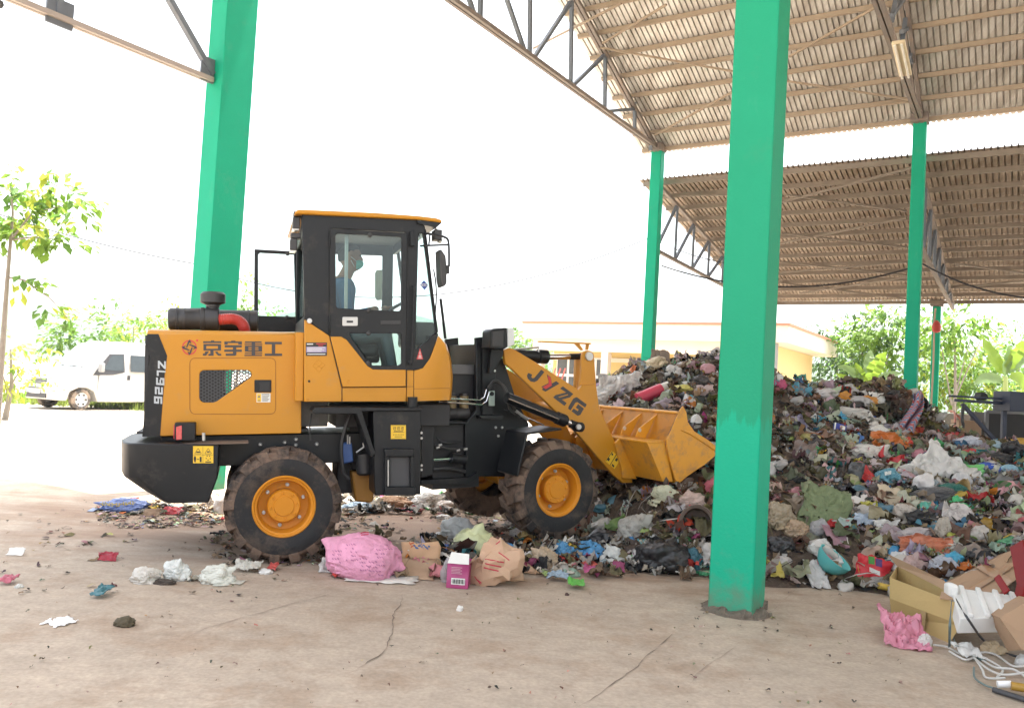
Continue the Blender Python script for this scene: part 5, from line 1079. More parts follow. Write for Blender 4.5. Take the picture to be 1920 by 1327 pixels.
# ================================================================== GARBAGE HEAP
CP = [  # (px, py, depth) surface points of the heap
 (1240, 672, 12.2), (1300, 690, 12.0), (1345, 658, 12.0), (1180, 700, 12.0), (1130, 715, 12.6), (1140, 760, 11.3), (1200, 745, 11.2), (1270, 740, 11.0), (1330, 750, 10.8), (1290, 790, 10.0), (1340, 840, 9.6),
 (1400, 690, 11.9), (1450, 708, 11.6), (1485, 735, 11.6), (1530, 752, 11.6), (1600, 735, 12.0), (1650, 722, 12.3), (1690, 714, 12.4), (1715, 735, 12.6), (1735, 770, 12.7), (1700, 800, 11.6), (1715, 835, 11.4),
 (1760, 836, 12.0), (1820, 832, 12.0), (1880, 836, 11.6), (1940, 838, 11.2), (2040, 850, 10.6), (1640, 800, 11.0), (1560, 800, 10.8), (1480, 800, 10.4), (1420, 800, 10.4),
 (1480, 850, 9.6), (1560, 860, 9.6), (1640, 860, 10.0), (1740, 880, 9.9), (1840, 880, 9.9), (1930, 890, 9.6), (1440, 900, 8.9), (1540, 920, 8.6), (1640, 930, 8.7), (1750, 940, 8.7), (1860, 950, 8.5), (1960, 960, 8.3),
 (1300, 905, 8.7), (1230, 930, 8.6), (1180, 950, 8.5), (1300, 950, 8.2), (1250, 1000, 7.75), (1320, 1000, 7.7), (1440, 980, 7.8), (1500, 1000, 7.8), (1440, 1030, 7.35), (1560, 1020, 7.6), (1660, 1010, 7.7), (1760, 1030, 7.4), (1880, 1030, 7.2), (1960, 1050, 7.0), (1170, 1010, 7.9), (1850, 1090, 6.7), (1740, 1070, 7.0), (2040, 1000, 7.4)]
bx = [gnd(*q) for q in ((1095, 1010), (1130, 1040), (1190, 1068), (1250, 1074), (1320, 1080), (1440, 1085), (1530, 1100), (1600, 1106), (1665, 1114), (1720, 1130), (1790, 1150), (1880, 1165), (2000, 1180), (2150, 1190))]
pts = [at(*q) for q in CP]+[Vector((p.x, p.y, 0)) for p in bx]+[Vector((p.x*.97, p.y-.5, -.12)) for p in bx]
for (x, y, zq) in ((1.2, 13.6, 1.2), (2.4, 13.9, 1.5), (3.6, 13.8, 1.3), (5, 13.9, 1.3), (6.5, 14.4, 1.3), (1.0, 12.3, .9), (.4, 11.2, .35), (.5, 10.2, .1), (0, 12.5, .1), (.6, 14.5, .2), (2.5, 15.6, .2), (4.5, 15.8, .2), (6.5, 15.8, .2), (7.6, 13.4, .55), (8.8, 13.2, .5), (8, 15, .1), (9.5, 12, .6), (10.3, 10, .5), (10.3, 8, .4), (11.5, 9, .1), (11.5, 12, .1), (10.5, 14.5, 0), (-.6, 11, -.1), (-.4, 9.5, -.1), (.6, 9, .22), (.9, 8.2, .10)): pts.append(Vector((x, y, zq)))
Pn_ = np.array([tuple(p) for p in pts]); n_ = len(Pn_)
def _phi(d): return d
Dm = np.linalg.norm(Pn_[:, None, :2]-Pn_[None, :, :2], axis=2)
Amat = np.zeros((n_+3, n_+3)); Amat[:n_, :n_] = -Dm-np.eye(n_)*.04*-1; Amat[:n_, n_] = 1; Amat[:n_, n_+1:] = Pn_[:, :2]; Amat[n_, :n_] = 1; Amat[n_+1:, :n_] = Pn_[:, :2].T
sol = np.linalg.solve(Amat, np.concatenate([Pn_[:, 2], np.zeros(3)]))
HX0, HX1, HY0, HY1, HS = -.8, 11.8, 5.4, 16.2, .06
gx = np.arange(HX0, HX1, HS); gy = np.arange(HY0, HY1, HS); GX, GY = np.meshgrid(gx, gy)
HZ = np.full(GX.shape, sol[n_])+sol[n_+1]*GX+sol[n_+2]*GY
for i in range(n_): HZ -= sol[i]*np.hypot(GX-Pn_[i, 0], GY-Pn_[i, 1])
# low windrow of litter in front of the loader
wr = [gnd(*q) for q in ((610, 1075), (760, 1065), (880, 1060), (1000, 1050), (1120, 1050), (1250, 1062))]
def segd(px_, py_, a, b):
    dx, dy = b.x-a.x, b.y-a.y; t = np.clip(((px_-a.x)*dx+(py_-a.y)*dy)/(dx*dx+dy*dy), 0, 1); return np.hypot(px_-a.x-t*dx, py_-a.y-t*dy)
GZW = np.zeros(GX.shape); dmin = np.full(GX.shape, 9.)
for a, b in zip(wr[:-1], wr[1:]): dmin = np.minimum(dmin, segd(GX, GY, a+Vector((.1, .25, 0)), b+Vector((.1, .25, 0))))
HZ = np.maximum(HZ, .10-dmin*.30)
rough = np.array([[.05*mnoise.noise(Vector((x*2.2, y*2.2, 3)))+.05*mnoise.noise(Vector((x*5, y*5, 8)))+.02*mnoise.noise(Vector((x*11, y*11, 1))) for x in gx] for y in gy])
HZ = HZ+rough*np.clip(HZ*4, 0, 1.25)
# carve the heap away under the loader and out of the bucket
for fr_, x0, x1, zz_ in ((FF, -1.3, .75, .06),):
    DX = GX-fr_.O.x; DY = GY-fr_.O.y; lx = DX*fr_.F.x+DY*fr_.F.y; ly = DX*fr_.R.x+DY*fr_.R.y
    HZ = np.where((lx < x1) & (lx > x0) & (np.abs(ly) < .98), np.minimum(HZ, zz_), HZ)
lx = (GX-FF.O.x)*FF.F.x+(GY-FF.O.y)*FF.F.y; ly = (GX-FF.O.x)*FF.R.x+(GY-FF.O.y)*FF.R.y
xb0 = bl_[-1][0]; zb0 = FF.p(xb0, 0, bl_[-1][2]).z
HZ = np.where((lx >= .75) & (lx < xK-.25) & (np.abs(ly) < 1.0), np.minimum(HZ, .12+.25*(lx-.75)), HZ)
HZ = np.where((lx >= xK-.25) & (lx < xB+.25) & (np.abs(ly) < .97), np.minimum(HZ, zb0-.04), HZ)
def heapz(x, y):
    i = (x-HX0)/HS; j = (y-HY0)/HS
    if i < 0 or j < 0 or i >= len(gx)-1 or j >= len(gy)-1: return 0.
    i0, j0 = int(i), int(j); f, g = i-i0, j-j0
    return max(0., HZ[j0, i0]*(1-f)*(1-g)+HZ[j0, i0+1]*f*(1-g)+HZ[j0+1, i0]*(1-f)*g+HZ[j0+1, i0+1]*f*g)
def heapn(x, y):
    e = .08; return Vector((heapz(x-e, y)-heapz(x+e, y), heapz(x, y-e)-heapz(x, y+e), 2*e)).normalized()
def hit(px, py):
    d = ray(px, py); t = 5.0
    while t < 22:
        p = CAMO+d*t
        if p.z <= heapz(p.x, p.y)+.002: return Vector((p.x, p.y, heapz(p.x, p.y)))
        t += .02
    return gnd(px, py)
SOIL = M('rotting_waste', (.075, .052, .037), .9, var=.6, vs=9, bump=1., bs=28, dirt=(.20, .155, .115), dscale=14, damt=.35)
bm = nb(); vg = {}
for j in range(len(gy)):
    for i in range(len(gx)):
        if HZ[j, i] > -.03: vg[i, j] = bm.verts.new((gx[i], gy[j], HZ[j, i]))
for j in range(len(gy)-1):
    for i in range(len(gx)-1):
        q = [vg.get(k) for k in ((i, j), (i+1, j), (i+1, j+1), (i, j+1))]
        if all(q) and max(v.co.z for v in q) > .004: bm.faces.new(q)
for v in [v for v in bm.verts if not v.link_faces]: bm.verts.remove(v)
tag(link('garbage_heap', bm, SOIL, smooth=80), 'big brown heap of rotting household waste in front of the loader', 'heap', kind='stuff')
# ---- loose litter
LR = random.Random(77)
BROWN = [(.15, .10, .065), (.10, .07, .048), (.20, .14, .09), (.07, .052, .04), (.28, .20, .13), (.15, .13, .07), (.12, .11, .055), (.26, .20, .13)]
PALE = [(.52, .50, .46), (.44, .42, .38), (.34, .33, .31), (.60, .58, .55), (.38, .34, .28), (.25, .24, .23)]
DARK = [(.03, .03, .032), (.05, .048, .045), (.02, .02, .022)]
BRIGHT = [(.50, .06, .05), (.06, .20, .42), (.55, .22, .25), (.10, .34, .12), (.60, .42, .07), (.55, .20, .04), (.10, .35, .40), (.42, .10, .22), (.35, .45, .50), (.30, .40, .15)]
def pick(wb, wp, wd, wc):
    k = LR.random()*(wb+wp+wd+wc); L = BROWN if k < wb else PALE if k < wb+wp else DARK if k < wb+wp+wd else BRIGHT
    c = LR.choice(L); f = LR.uniform(.65, 1.15); return tuple(min(.8, v*f) for v in c)
def frame_at(p, nrm, tilt=.7):
    nz_ = (nrm+Vector((LR.uniform(-1, 1), LR.uniform(-1, 1), LR.uniform(-.3, 1)))*tilt).normalized(); a = Vector((LR.uniform(-1, 1), LR.uniform(-1, 1), LR.uniform(-1, 1))); x = nz_.cross(a).normalized(); return x, nz_.cross(x), nz_
def flake(S, p, nrm, L, W, col, curl=.3, tilt=.7):
    x, y, z = frame_at(p, nrm, tilt); vs = []; n = 5; b = LR.uniform(-1, 1)*curl; tw = LR.uniform(-1, 1)*.9; bend = LR.uniform(-.35, .35)
    for i in range(n):
        f = i/(n-1)-.5; w1 = W*LR.uniform(.12, .75)*(1-.9*abs(f)**2*2); w2 = W*LR.uniform(.12, .75)*(1-.9*abs(f)**2*2); ca, sa = math.cos(tw*f), math.sin(tw*f)
        c = p+x*(f*L*LR.uniform(.85, 1.1))+y*(bend*L*(f*f-.1))+z*(b*L*(.25-f*f)*2+.012*LR.random()); vs += [c+(y*ca+z*sa)*w1, c-(y*ca+z*sa)*w2]
    S.add(vs, [(2*i, 2*i+1, 2*i+3, 2*i+2) for i in range(n-1)], col)
def crumple(S, p, nrm, size, col, n=6, amp=.35, tilt=.5, col2=None):
    x, y, z = frame_at(p, nrm, tilt); sx, sy = size*LR.uniform(.6, 1.2), size*LR.uniform(.4, .9); o = Vector((LR.uniform(0, 90), LR.uniform(0, 90), LR.uniform(0, 90))); vs = []
    for j in range(n+1):
        for i in range(n+1):
            u, v = i/n-.5, j/n-.5; q = o+Vector((u*2.2, v*2.2, 0)); h_ = mnoise.noise(q)+.7*abs(mnoise.noise(Vector((q.x*3.1+q.y, q.y*1.5-q.x*.5, q.z))))+.4*abs(mnoise.noise(q*4.7)); k = 1-.35*abs(mnoise.noise(q*1.3+Vector((3, 3, 3))))
            vs.append(p+x*(u*sx*k+.15*sx*mnoise.noise(q*1.7+Vector((9, 0, 0))))+y*(v*sy*k+.2*sy*mnoise.noise(q*1.7+Vector((0, 9, 0))))+z*(h_*amp*size+.01))
    b = len(S.v); S.v.extend(vs); m = n+1
    for j in range(n):
        for i in range(n): S.f.append((b+j*m+i, b+j*m+i+1, b+(j+1)*m+i+1, b+(j+1)*m+i)); S.c.append(col2 if col2 and mnoise.noise(o+Vector((i*.9, j*.9, 5))) > .15 else col)
ORG = Soup(); FILM = Soup()
def vis(p):  # facing the open side or on top
    return True
cand = []
for j in range(0, len(gy)-1, 2):
    for i in range(0, len(gx)-1, 2):
        if HZ[j, i] > .015: cand.append((gx[i], gy[j]))
def inframe(p, m=60):
    d = p-CAMO; z = d.dot(FW); return z > 1 and -m < 960+FPX*d.dot(RT)/z < 1920+m and 500 < 663.5-FPX*d.dot(UPV)/z < 1327+m
cf = [c for c in cand if inframe(Vector((c[0], c[1], heapz(*c))))]
def rp(front=False):
    while True:
        x, y = LR.choice(cf); x += LR.uniform(-.06, .06); y += LR.uniform(-.06, .06)
        if y > 13.2 and LR.random() < .6: continue
        return Vector((x, y, heapz(x, y)))
for k in range(9500):
    p = rp(); nr = heapn(p.x, p.y); s = LR.choice((.05, .07, .09, .12, .16)); flake(ORG, p, nr, s*LR.uniform(.7, 1.5), s*LR.uniform(.25, .7), pick(10, 2.0, 3, .4), .5, .8)
for k in range(1900):
    p = rp(); nr = heapn(p.x, p.y); flake(ORG, p+nr*.02, nr, LR.uniform(.15, .45), LR.uniform(.006, .02), pick(5, 3.4, 1, .3), .5, .7)
for k in range(4600):
    p = rp(); nr = heapn(p.x, p.y); s = LR.choice((.07, .09, .11, .14, .17, .22, .28)); lo = p.x < 3.4 or p.z > 1.25
    if lo and LR.random() < .35: continue
    c = pick(5, 3.6, 1.6, .9) if lo else pick(2.8, 6.4, 1.2, 2.4); c = tuple(min(.82, v*LR.uniform(1.1, 1.9)) for v in c)
    crumple(FILM, p+nr*s*.10, nr, s, c, 7, LR.uniform(.25, .55), .9, pick(2, 3, 1, 2) if LR.random() < .35 else None)
tag(ORG.build('organic_litter', attr_mat('litter_organic', .85, .0, .5, 50)), 'brown leaves, peelings and scraps strewn over the garbage heap', 'litter', kind='stuff')
tag(FILM.build('plastic_litter', attr_mat('litter_film', .26, .34, .5, 45, .5)), 'crumpled plastic film and wrappers strewn over the garbage heap', 'litter', kind='stuff')
# ---- litter on the floor
FL = Soup()
def floor_scatter(n, poly, smin, smax, w_, seed_pow=1):
    k = 0
    while k < n:
        px = LR.uniform(poly[0], poly[2]); py = poly[1]+(poly[3]-poly[1])*LR.random()**seed_pow; p = gnd(px, py, .004)
        if heapz(p.x, p.y) > .02: k += 1; continue
        cl = mnoise.noise(Vector((p.x*1.4, p.y*1.4, 7)))
        if cl < -.05 and LR.random() < .8: k += 1; continue
        s = LR.uniform(smin, smax); cc = pick(*w_); cc = (cc[0], min(cc[1], cc[0]*.82), min(cc[2], cc[0]*.66)) if cc[0] < .3 and cc[1] > cc[0]*.9 else cc; flake(FL, p+Z*.004, Z, s, s*LR.uniform(.2, .9), tuple(v*LR.uniform(.9, 1.9) for v in cc), .3, .25); k += 1
floor_scatter(1800, (400, 925, 1120, 1060), .02, .10, (8, 2.4, 3, .8)); floor_scatter(800, (180, 938, 420, 990), .02, .09, (8, 3, 2, .9)); floor_scatter(190, (0, 930, 640, 1120), .015, .06, (12, .6, 2, .15)); floor_scatter(150, (60, 960, 520, 1060), .02, .11, (14, .2, 3, 0)); floor_scatter(130, (600, 1085, 1440, 1327), .008, .03, (12, .6, 3, .1)); floor_scatter(60, (0, 1120, 640, 1327), .008, .03, (12, .6, 3, .1)); floor_scatter(70, (1440, 1080, 1700, 1327), .01, .04, (12, .6, 3, .1))
floor_scatter(70, (1300, 1140, 1460, 1180), .01, .05, (12, .6, 3, .3))
for k in range(240):
    px, py = LR.uniform(640, 960), LR.uniform(925, 965); p = gnd(px, py)
    if heapz(p.x, p.y) < .03: crumple(FL, p+Z*.03, Z, LR.uniform(.08, .24), pick(2, 6, 1, 1.3), 5, .35, .4)
for k in range(60):
    px, py = LR.uniform(250, 420), LR.uniform(938, 965); p = gnd(px, py); crumple(FL, p+Z*.02, Z, LR.uniform(.06, .18), pick(3, 5, 1, 1.2), 5, .3, .4)
for k in range(330):
    px, py = LR.uniform(620, 1340) if LR.random() < .45 else LR.uniform(960, 1340), LR.uniform(1005, 1086); p = hit(px, py); crumple(FL, p+Z*.03, Z, LR.uniform(.07, .22), tuple(min(.8, v*1.4) for v in pick(3, 5, 1.4, 2.2)), 7, .4, .7)
for k in range(420):
    px, py = LR.uniform(400, 1000), LR.uniform(935, 1050); p = gnd(px, py)
    if heapz(p.x, p.y) < .03 and mnoise.noise(Vector((p.x*1.4, p.y*1.4, 7))) > -.1: crumple(FL, p+Z*.012, Z, LR.uniform(.03, .12), pick(7, 2.4, 3, .7), 4, .3, .35)
tag(FL.build('floor_litter', attr_mat('litter_floor', .8, .05, .4, 50)), 'small scraps, peelings and leaves trodden over the shed floor', 'litter', kind='stuff')
# ================================================================== SINGLE ITEMS
IR = random.Random(4242)
def pmat(col, kind='bag'):
    col = tuple(min(.85, c*1.2) for c in col) if max(col) > .2 else col
    key = 'plastic_%s_%d_%d_%d' % (kind, col[0]*99, col[1]*99, col[2]*99)
    if kind == 'bag': return M(key, col, .3, var=.28, vs=9, bump=.9, bs=13, transl=.15, spec=.5, dirt=(.20, .16, .12), dscale=6, damt=.16)
    if kind == 'clear': return M(key, col, .18, var=.25, vs=9, bump=1., bs=14, transl=.3, spec=.6, alpha=.8)
    if kind == 'film': return M(key, col, .33, var=.28, vs=8, bump=.7, bs=18, transl=.25, dirt=(.2, .16, .12), dscale=7, damt=.14)
    if kind == 'woven': return M(key, col, .7, var=.15, vs=12, bump=.5, bs=60, dirt=(.24, .15, .13), dscale=4, damt=.22)
    if kind == 'paper': return M(key, col, .8, var=.1, vs=6, bump=.15, bs=20, dirt=(.22, .16, .11), dscale=4, damt=.12)
    return M(key, col, .5, var=.1)
def scale_at(p): return (p-CAMO).dot(FW)/FPX
def blob(px, py, w, h, name, label, cat, col, kind='bag', rot=0., knot=None, deep=.8, group=None, lumps=.22, crease=.10, base=None, sub=4, kamp=.42, ear=None):
    """closed sack: centre of its picture at (px,py), size in picture pixels; it rests on the heap or floor under it"""
    p = base or hit(px, py+h*.40); k = scale_at(p); rx, rz_, ry = w*k/2, h*k/2, w*k/2*deep
    ry = min(ry, rz_*1.5)
    bm = nb(); bmesh.ops.create_icosphere(bm, subdivisions=sub, radius=1); o = Vector((IR.uniform(0, 50), IR.uniform(0, 50), IR.uniform(0, 50)))
    kd = Vector(knot).normalized() if knot else None; M3 = Matrix.Rotation(rad(rot), 3, FW)
    for v in bm.verts:
        d = v.co.normalized(); r = 1+lumps*mnoise.noise(d*1.3+o)+lumps*.5*mnoise.noise(d*2.7+o)-crease*abs(mnoise.noise(Vector((d.x*3.4, d.y*5, d.z*6.5))+o))*1.5-crease*abs(mnoise.noise(Vector((d.x*11+d.z*3, d.y*9, d.z*7-d.x*4))+o))-crease*.2*abs(mnoise.noise(d*19+o))+crease*.5
        if kd:
            c = d.dot(kd); a = math.acos(max(-1, min(1, c)))
            if a < 1.0:
                ph = math.atan2(d.cross(kd).dot(Vector((.3, .5, .8)))+1e-6, d.dot(Vector((.8, -.5, .2)))); r *= 1-.07*math.sin(ph*11)*(1-a)
                r += kamp*max(0, 1-a/.42)**2-.12*max(0, 1-abs(a-.4)/.3)
        if ear is not None:
            r += .34*max(0, 1-math.acos(max(-1, min(1, d.dot(ear))))/.5)**2
        q = d*r
        if q.z < -.62: q.z = -.62+(q.z+.62)*.18
        v.co = q
    if kind == 'paper' and w > 80:
        for v in bm.verts: v.co *= 1+IR.uniform(-.10, .10)
    for v in bm.verts:
        l = M3 @ Vector((v.co.x*rx, v.co.y*ry, v.co.z*rz_)); v.co = RT*l.x+Vector((FW.x, FW.y, 0))*l.y+Z*l.z
    zmin = min(v.co.z for v in bm.verts); c = p+Vector((FW.x, FW.y, 0))*(ry*.35)
    for v in bm.verts: v.co = v.co+Vector((c.x, c.y, p.z-zmin-.012-.05*rz_))
    if kind in ('bag', 'clear', 'film') and max(w, h) > 18:     # loose torn film spreading from the bag
        for t_ in range(3 if max(w, h) > 40 else 2):
            an = IR.uniform(0, 6.28); dv = Vector((math.cos(an), math.sin(an)*.8, 0)); s0 = Vector((c.x, c.y, p.z+rz_*IR.uniform(.05, .5)))+Vector((dv.x*rx*.6, dv.y*ry*.6, 0)); L_ = rx*IR.uniform(.5, 1.0); sd = dv.cross(Z); o2 = Vector((IR.uniform(0, 50), 0, 0)); g = {}
            for j in range(7):
                for i in range(6):
                    u, f = i/5-.5, j/6; q = o2+Vector((u*3, f*3, 0)); wv_ = rx*(.35+.75*f)*(1+.4*mnoise.noise(q*1.3)); pt = s0+dv*(f*L_)+sd*(u*wv_)+Z*(.32*rx*(mnoise.noise(q*1.4)+.7*abs(mnoise.noise(Vector((u*9, f*2, an)))))-f*rz_*.35); pt.z = max(pt.z, heapz(pt.x, pt.y)+.008); g[i, j] = bm.verts.new(pt)
            for j in range(6):
                for i in range(5): bm.faces.new((g[i, j], g[i+1, j], g[i+1, j+1], g[i, j+1]))
    ob = link(name, bm, pmat(col, kind), smooth=18 if kind == 'paper' and w > 80 else 55); tag(ob, label, cat, group); return ob, c, k
def sheet(px, py, w, h, name, label, cat, col, kind='film', n=16, amp=.16, flat=.5, group=None, lift=.03, shape=None, rot=0.):
    """crumpled sheet lying on what is under it"""
    p = hit(px, py+h*.25); k = scale_at(p); nr = heapn(p.x, p.y) if p.z > .02 else Z.copy()
    if nr.length < .1: nr = Z.copy()
    nr = (nr*(flat)+(-FW)*(1-flat)).normalized(); X = (RT-nr*RT.dot(nr)).normalized(); Y_ = nr.cross(X); ca, sa = math.cos(rad(rot)), math.sin(rad(rot)); X, Y_ = X*ca+Y_*sa, Y_*ca-X*sa
    fs_ = max(.35, abs(Y_.dot(UPV))); o = Vector((IR.uniform(0, 50), IR.uniform(0, 50), 0)); bm = nb(); g = {}
    for j in range(n+1):
        for i in range(n+1):
            u, v = i/n-.5, j/n-.5; q = o+Vector((u*3, v*3, 0)); ed = 1+.22*mnoise.noise(q*1.6+Vector((4, 4, 4)))
            hgt = amp*(mnoise.noise(q)+.8*abs(mnoise.noise(Vector((q.x*1.2+q.y*.8, q.y*2.6-q.x*.6, q.z))*1.3))+.5*abs(mnoise.noise(q*3.6))+.3*mnoise.noise(q*6))
            g[i, j] = bm.verts.new(p+X*(u*w*k*ed)+Y_*(v*h*k/fs_*ed)+nr*(hgt*max(w, h)*k+lift+max(w, h)*k*amp*.4))
    for j in range(n):
        for i in range(n):
            if shape and not shape((i+.5)/n-.5, (j+.5)/n-.5): continue
            bm.faces.new((g[i, j], g[i+1, j], g[i+1, j+1], g[i, j+1]))
    for v in [v for v in bm.verts if not v.link_faces]: bm.verts.remove(v)
    if min(v.co.z for v in bm.verts) < .004:
        for v in bm.verts: v.co.z = max(v.co.z, .006+.3*max(0, v.co.z-.004)) if v.co.z < .02 else v.co.z
    ob = link(name, bm, pmat(col, kind), smooth=60); sm = ob.modifiers.new('thickness', 'SOLIDIFY'); sm.thickness = .003
    tag(ob, label, cat, group); return ob, p, k
def oriented_box(name, pixc, wpx, hpx, dpt, mat, label, cat, yaw=0., pitch=0., roll=0., base=None, open_top=False, bevel=.006):
    p = base or hit(*pixc); k = scale_at(p); a = rad(yaw); X = Vector((math.cos(a), math.sin(a), 0)); Y_ = Vector((-math.sin(a), math.cos(a), 0))
    Rm = Matrix.Rotation(rad(roll), 3, Y_) @ Matrix.Rotation(rad(pitch), 3, X); X, Y2, Z2 = Rm @ X, Rm @ Y_, Rm @ Z; w_, h_ = wpx*k, hpx*k
    bm = nb(); box(bm, Vector((0, 0, 0)), (w_, dpt, h_), X, Y2, Z2); zm_ = min(v.co.z for v in bm.verts); c = p+Z*(-zm_+.003)
    for v in bm.verts: v.co += c
    if open_top:
        f = max(bm.faces, key=lambda f: f.calc_center_median().dot(Z2)); bm.faces.remove(f)
    o = link(name, bm, mat, bevel=0 if open_top else bevel, smooth=30)
    if open_top: s = o.modifiers.new('thickness', 'SOLIDIFY'); s.thickness = .006
    tag(o, label, cat); return o, c, (X, Y2, Z2, w_, dpt, h_)
def lbl(o, name, pts, mat):
    bm = nb(); bm.faces.new([bm.verts.new(Vector(q)) for q in pts]); return link(name, bm, mat, o, smooth=0)
def mesh_child(name, bm, mat, par): return link(name, bm, mat, par)
# give children of plain meshes the right origin: root_of(parent).location is its origin
W_ = (.55, .54, .51); GR_ = (.38, .37, .35); BKC = (.022, .022, .024)
CARD = M('cardboard_tan', (.36, .235, .145), .85, var=.10, vs=4, bump=.08, bs=30, dirt=(.22, .14, .09), dscale=3, damt=.15); CARDY = M('cardboard_ochre', (.46, .33, .14), .8, var=.1, vs=4, bump=.08, dirt=(.28, .19, .09), dscale=3, damt=.15)
# --- pink sack and what lies round it
sk_, c_, k_ = blob(677, 1040, 150, 96, 'woven_sack', 'fat pink woven sack with faint purple print lying before the loader', 'sack', (.56, .25, .36), 'woven', rot=8, knot=(.97, -.15, -.05), deep=.75, lumps=.09, crease=.07, kamp=.10, ear=Vector((-.90, 0, .44)).normalized(), sub=5, base=gnd(677, 1083))
# printed lines on the sack: short dark strips hugging its surface
def hug(o, lines, mat, name='lettering', wpx=1.2):
    dg = bpy.context.evaluated_depsgraph_get(); dg.update(); bm = nb(); pn = {}
    for (x0, y0, x1, y1) in lines:
        prev = None
        for i in range(7):
            f = i/6; x, y = x0+(x1-x0)*f, y0+(y1-y0)*f; d = ray(x, y).normalized(); L = o.matrix_world.inverted()
            okk, loc, nn, _ = o.ray_cast(CAMO-o.location, d)
            if not okk: prev = None; continue
            wl = loc+o.location+nn*.0025; up = UPV*(wpx*scale_at(wl)); q = (bm.verts.new(wl+up), bm.verts.new(wl-up))
            if prev: bm.faces.new((prev[0], prev[1], q[1], q[0]))
            prev = q
    return link(name, bm, mat, o, smooth=0) if len(bm.faces) else bm.free()
bpy.context.view_layer.update()
PRP = M('print_purple', (.40, .16, .28), .8)
ln = []
for (xa, ya, nL, wd) in ((624, 1032, 4, 16), (650, 1020, 5, 18), (676, 1046, 4, 22), (704, 1030, 5, 14), (724, 1014, 3, 12), (690, 1062, 3, 24)):
    for i in range(nL):
        xx = xa+IR.uniform(-2, 2)
        while xx < xa+wd: e = xx+IR.uniform(1.5, 5); ln.append((xx, ya+i*7+IR.uniform(-1, 1), e, ya+i*7+2)) if IR.random() < .75 else None; xx = e+1.5
hug(sk_, ln, PRP); bpy.context.view_layer.update(); hug(sk_, [(676, 1000, 684, 998), (684, 998, 692, 999), (677, 1003, 691, 1002)], M('print_red', (.45, .03, .06), .8))
sheet(715, 1082, 130, 20, 'paper_sheet', 'flat grey white sheet trapped under the pink sack', 'sheet', (.5, .47, .43), 'paper', 12, .03, .97, lift=.005)
sheet(618, 1064, 34, 20, 'plastic_scrap', 'small white plastic scrap at the pointed end of the pink sack', 'plastic scrap', W_, amp=.25, flat=.6)
cb, c_, k_ = sheet(790, 1036, 74, 66, 'cardboard_piece', 'bent brown cardboard piece with blue print leaning beside the pink sack', 'cardboard', (.42, .26, .15), 'paper', 8, .10, .25)
bpy.context.view_layer.update()
hug(cb, [(775+i*3, 1022+4*math.sin(i), 779+i*3, 1026-3*math.cos(i*2)) for i in range(10)], M('print_blue', (.08, .16, .34), .8), 'printed_mark', 1.6); hug(cb, [(768, 1020, 778, 1016), (770, 1026, 777, 1021), (767, 1016, 772, 1024)], M('print_orange', (.5, .12, .05), .8), 'printed_mark', 1.3)
sheet(770, 1068, 86, 30, 'cardboard_piece', 'flattened cardboard offcut on the floor between pink sack and pink carton', 'cardboard', (.34, .23, .15), 'paper', 8, .06, .8)
blob(856, 992, 62, 54, 'plastic_bag', 'clear crumpled plastic bag standing behind the yellowish bag', 'bag', (.55, .56, .55), 'clear', lumps=.3, crease=.2)
blob(886, 1014, 78, 62, 'plastic_bag', 'pale yellow green tied plastic bag behind the pink carton', 'bag', (.50, .52, .30), 'bag', knot=(.2, -.2, .9), crease=.14)
# pink carton
pc, c_, fr_b = oriented_box('carton', (860, 1096), 40, 45, .22, M('carton_pink', (.33, .04, .14), .45, var=.08, dirt=(.3, .15, .15), dscale=8, damt=.15), 'small pink printed carton with a white barcode panel beside crushed brown bags', 'carton', yaw=-4, base=gnd(860, 1097), open_top=True)
X_, Y_b, Z_b, bw_, bd_, bh_ = fr_b
fc = c_-Y_b*(bd_/2+.004)
def fpt(u, v, e=0): return fc+X_*(u*bw_)+Z_b*(v*bh_)-Y_b*e
wl_ = lbl(pc, 'barcode_panel', [fpt(-.28, -.34), fpt(.36, -.34), fpt(.36, -.08), fpt(-.28, -.08)], WHS)
bm = nb()
for i in range(14):
    u = -.24+i*.042; bm.faces.new([bm.verts.new(fpt(u+a, v, .002)) for a, v in ((0, -.30), (.012+.012*(i % 3), -.30), (.012+.012*(i % 3), -.12), (0, -.12))])
link('barcode', bm, INK, pc, smooth=0); bm = nb()
for i in range(5): bm.faces.new([bm.verts.new(fpt(u, v, .002)) for u, v in ((-.3, .34-i*.06), (.2-.08*(i % 2), .34-i*.06), (.2-.08*(i % 2), .365-i*.06), (-.3, .365-i*.06))])
link('lettering', bm, M('print_pale', (.5, .3, .35), .6), pc, smooth=0)
lbl(pc, 'flap', [fpt(-.5, .5), fpt(.5, .5), fpt(.42, .82, -.10), fpt(-.42, .86, -.10)], WHS); lbl(pc, 'flap', [fpt(.5, .5, -.02), fpt(.5, .5, -.2), fpt(.75, .75, -.2), fpt(.75, .72, -.02)], CARD)
blob(838, 1070, 26, 54, 'plastic_bag', 'small clear film bundle beside the pink carton', 'bag', (.45, .42, .42), 'clear', crease=.2)
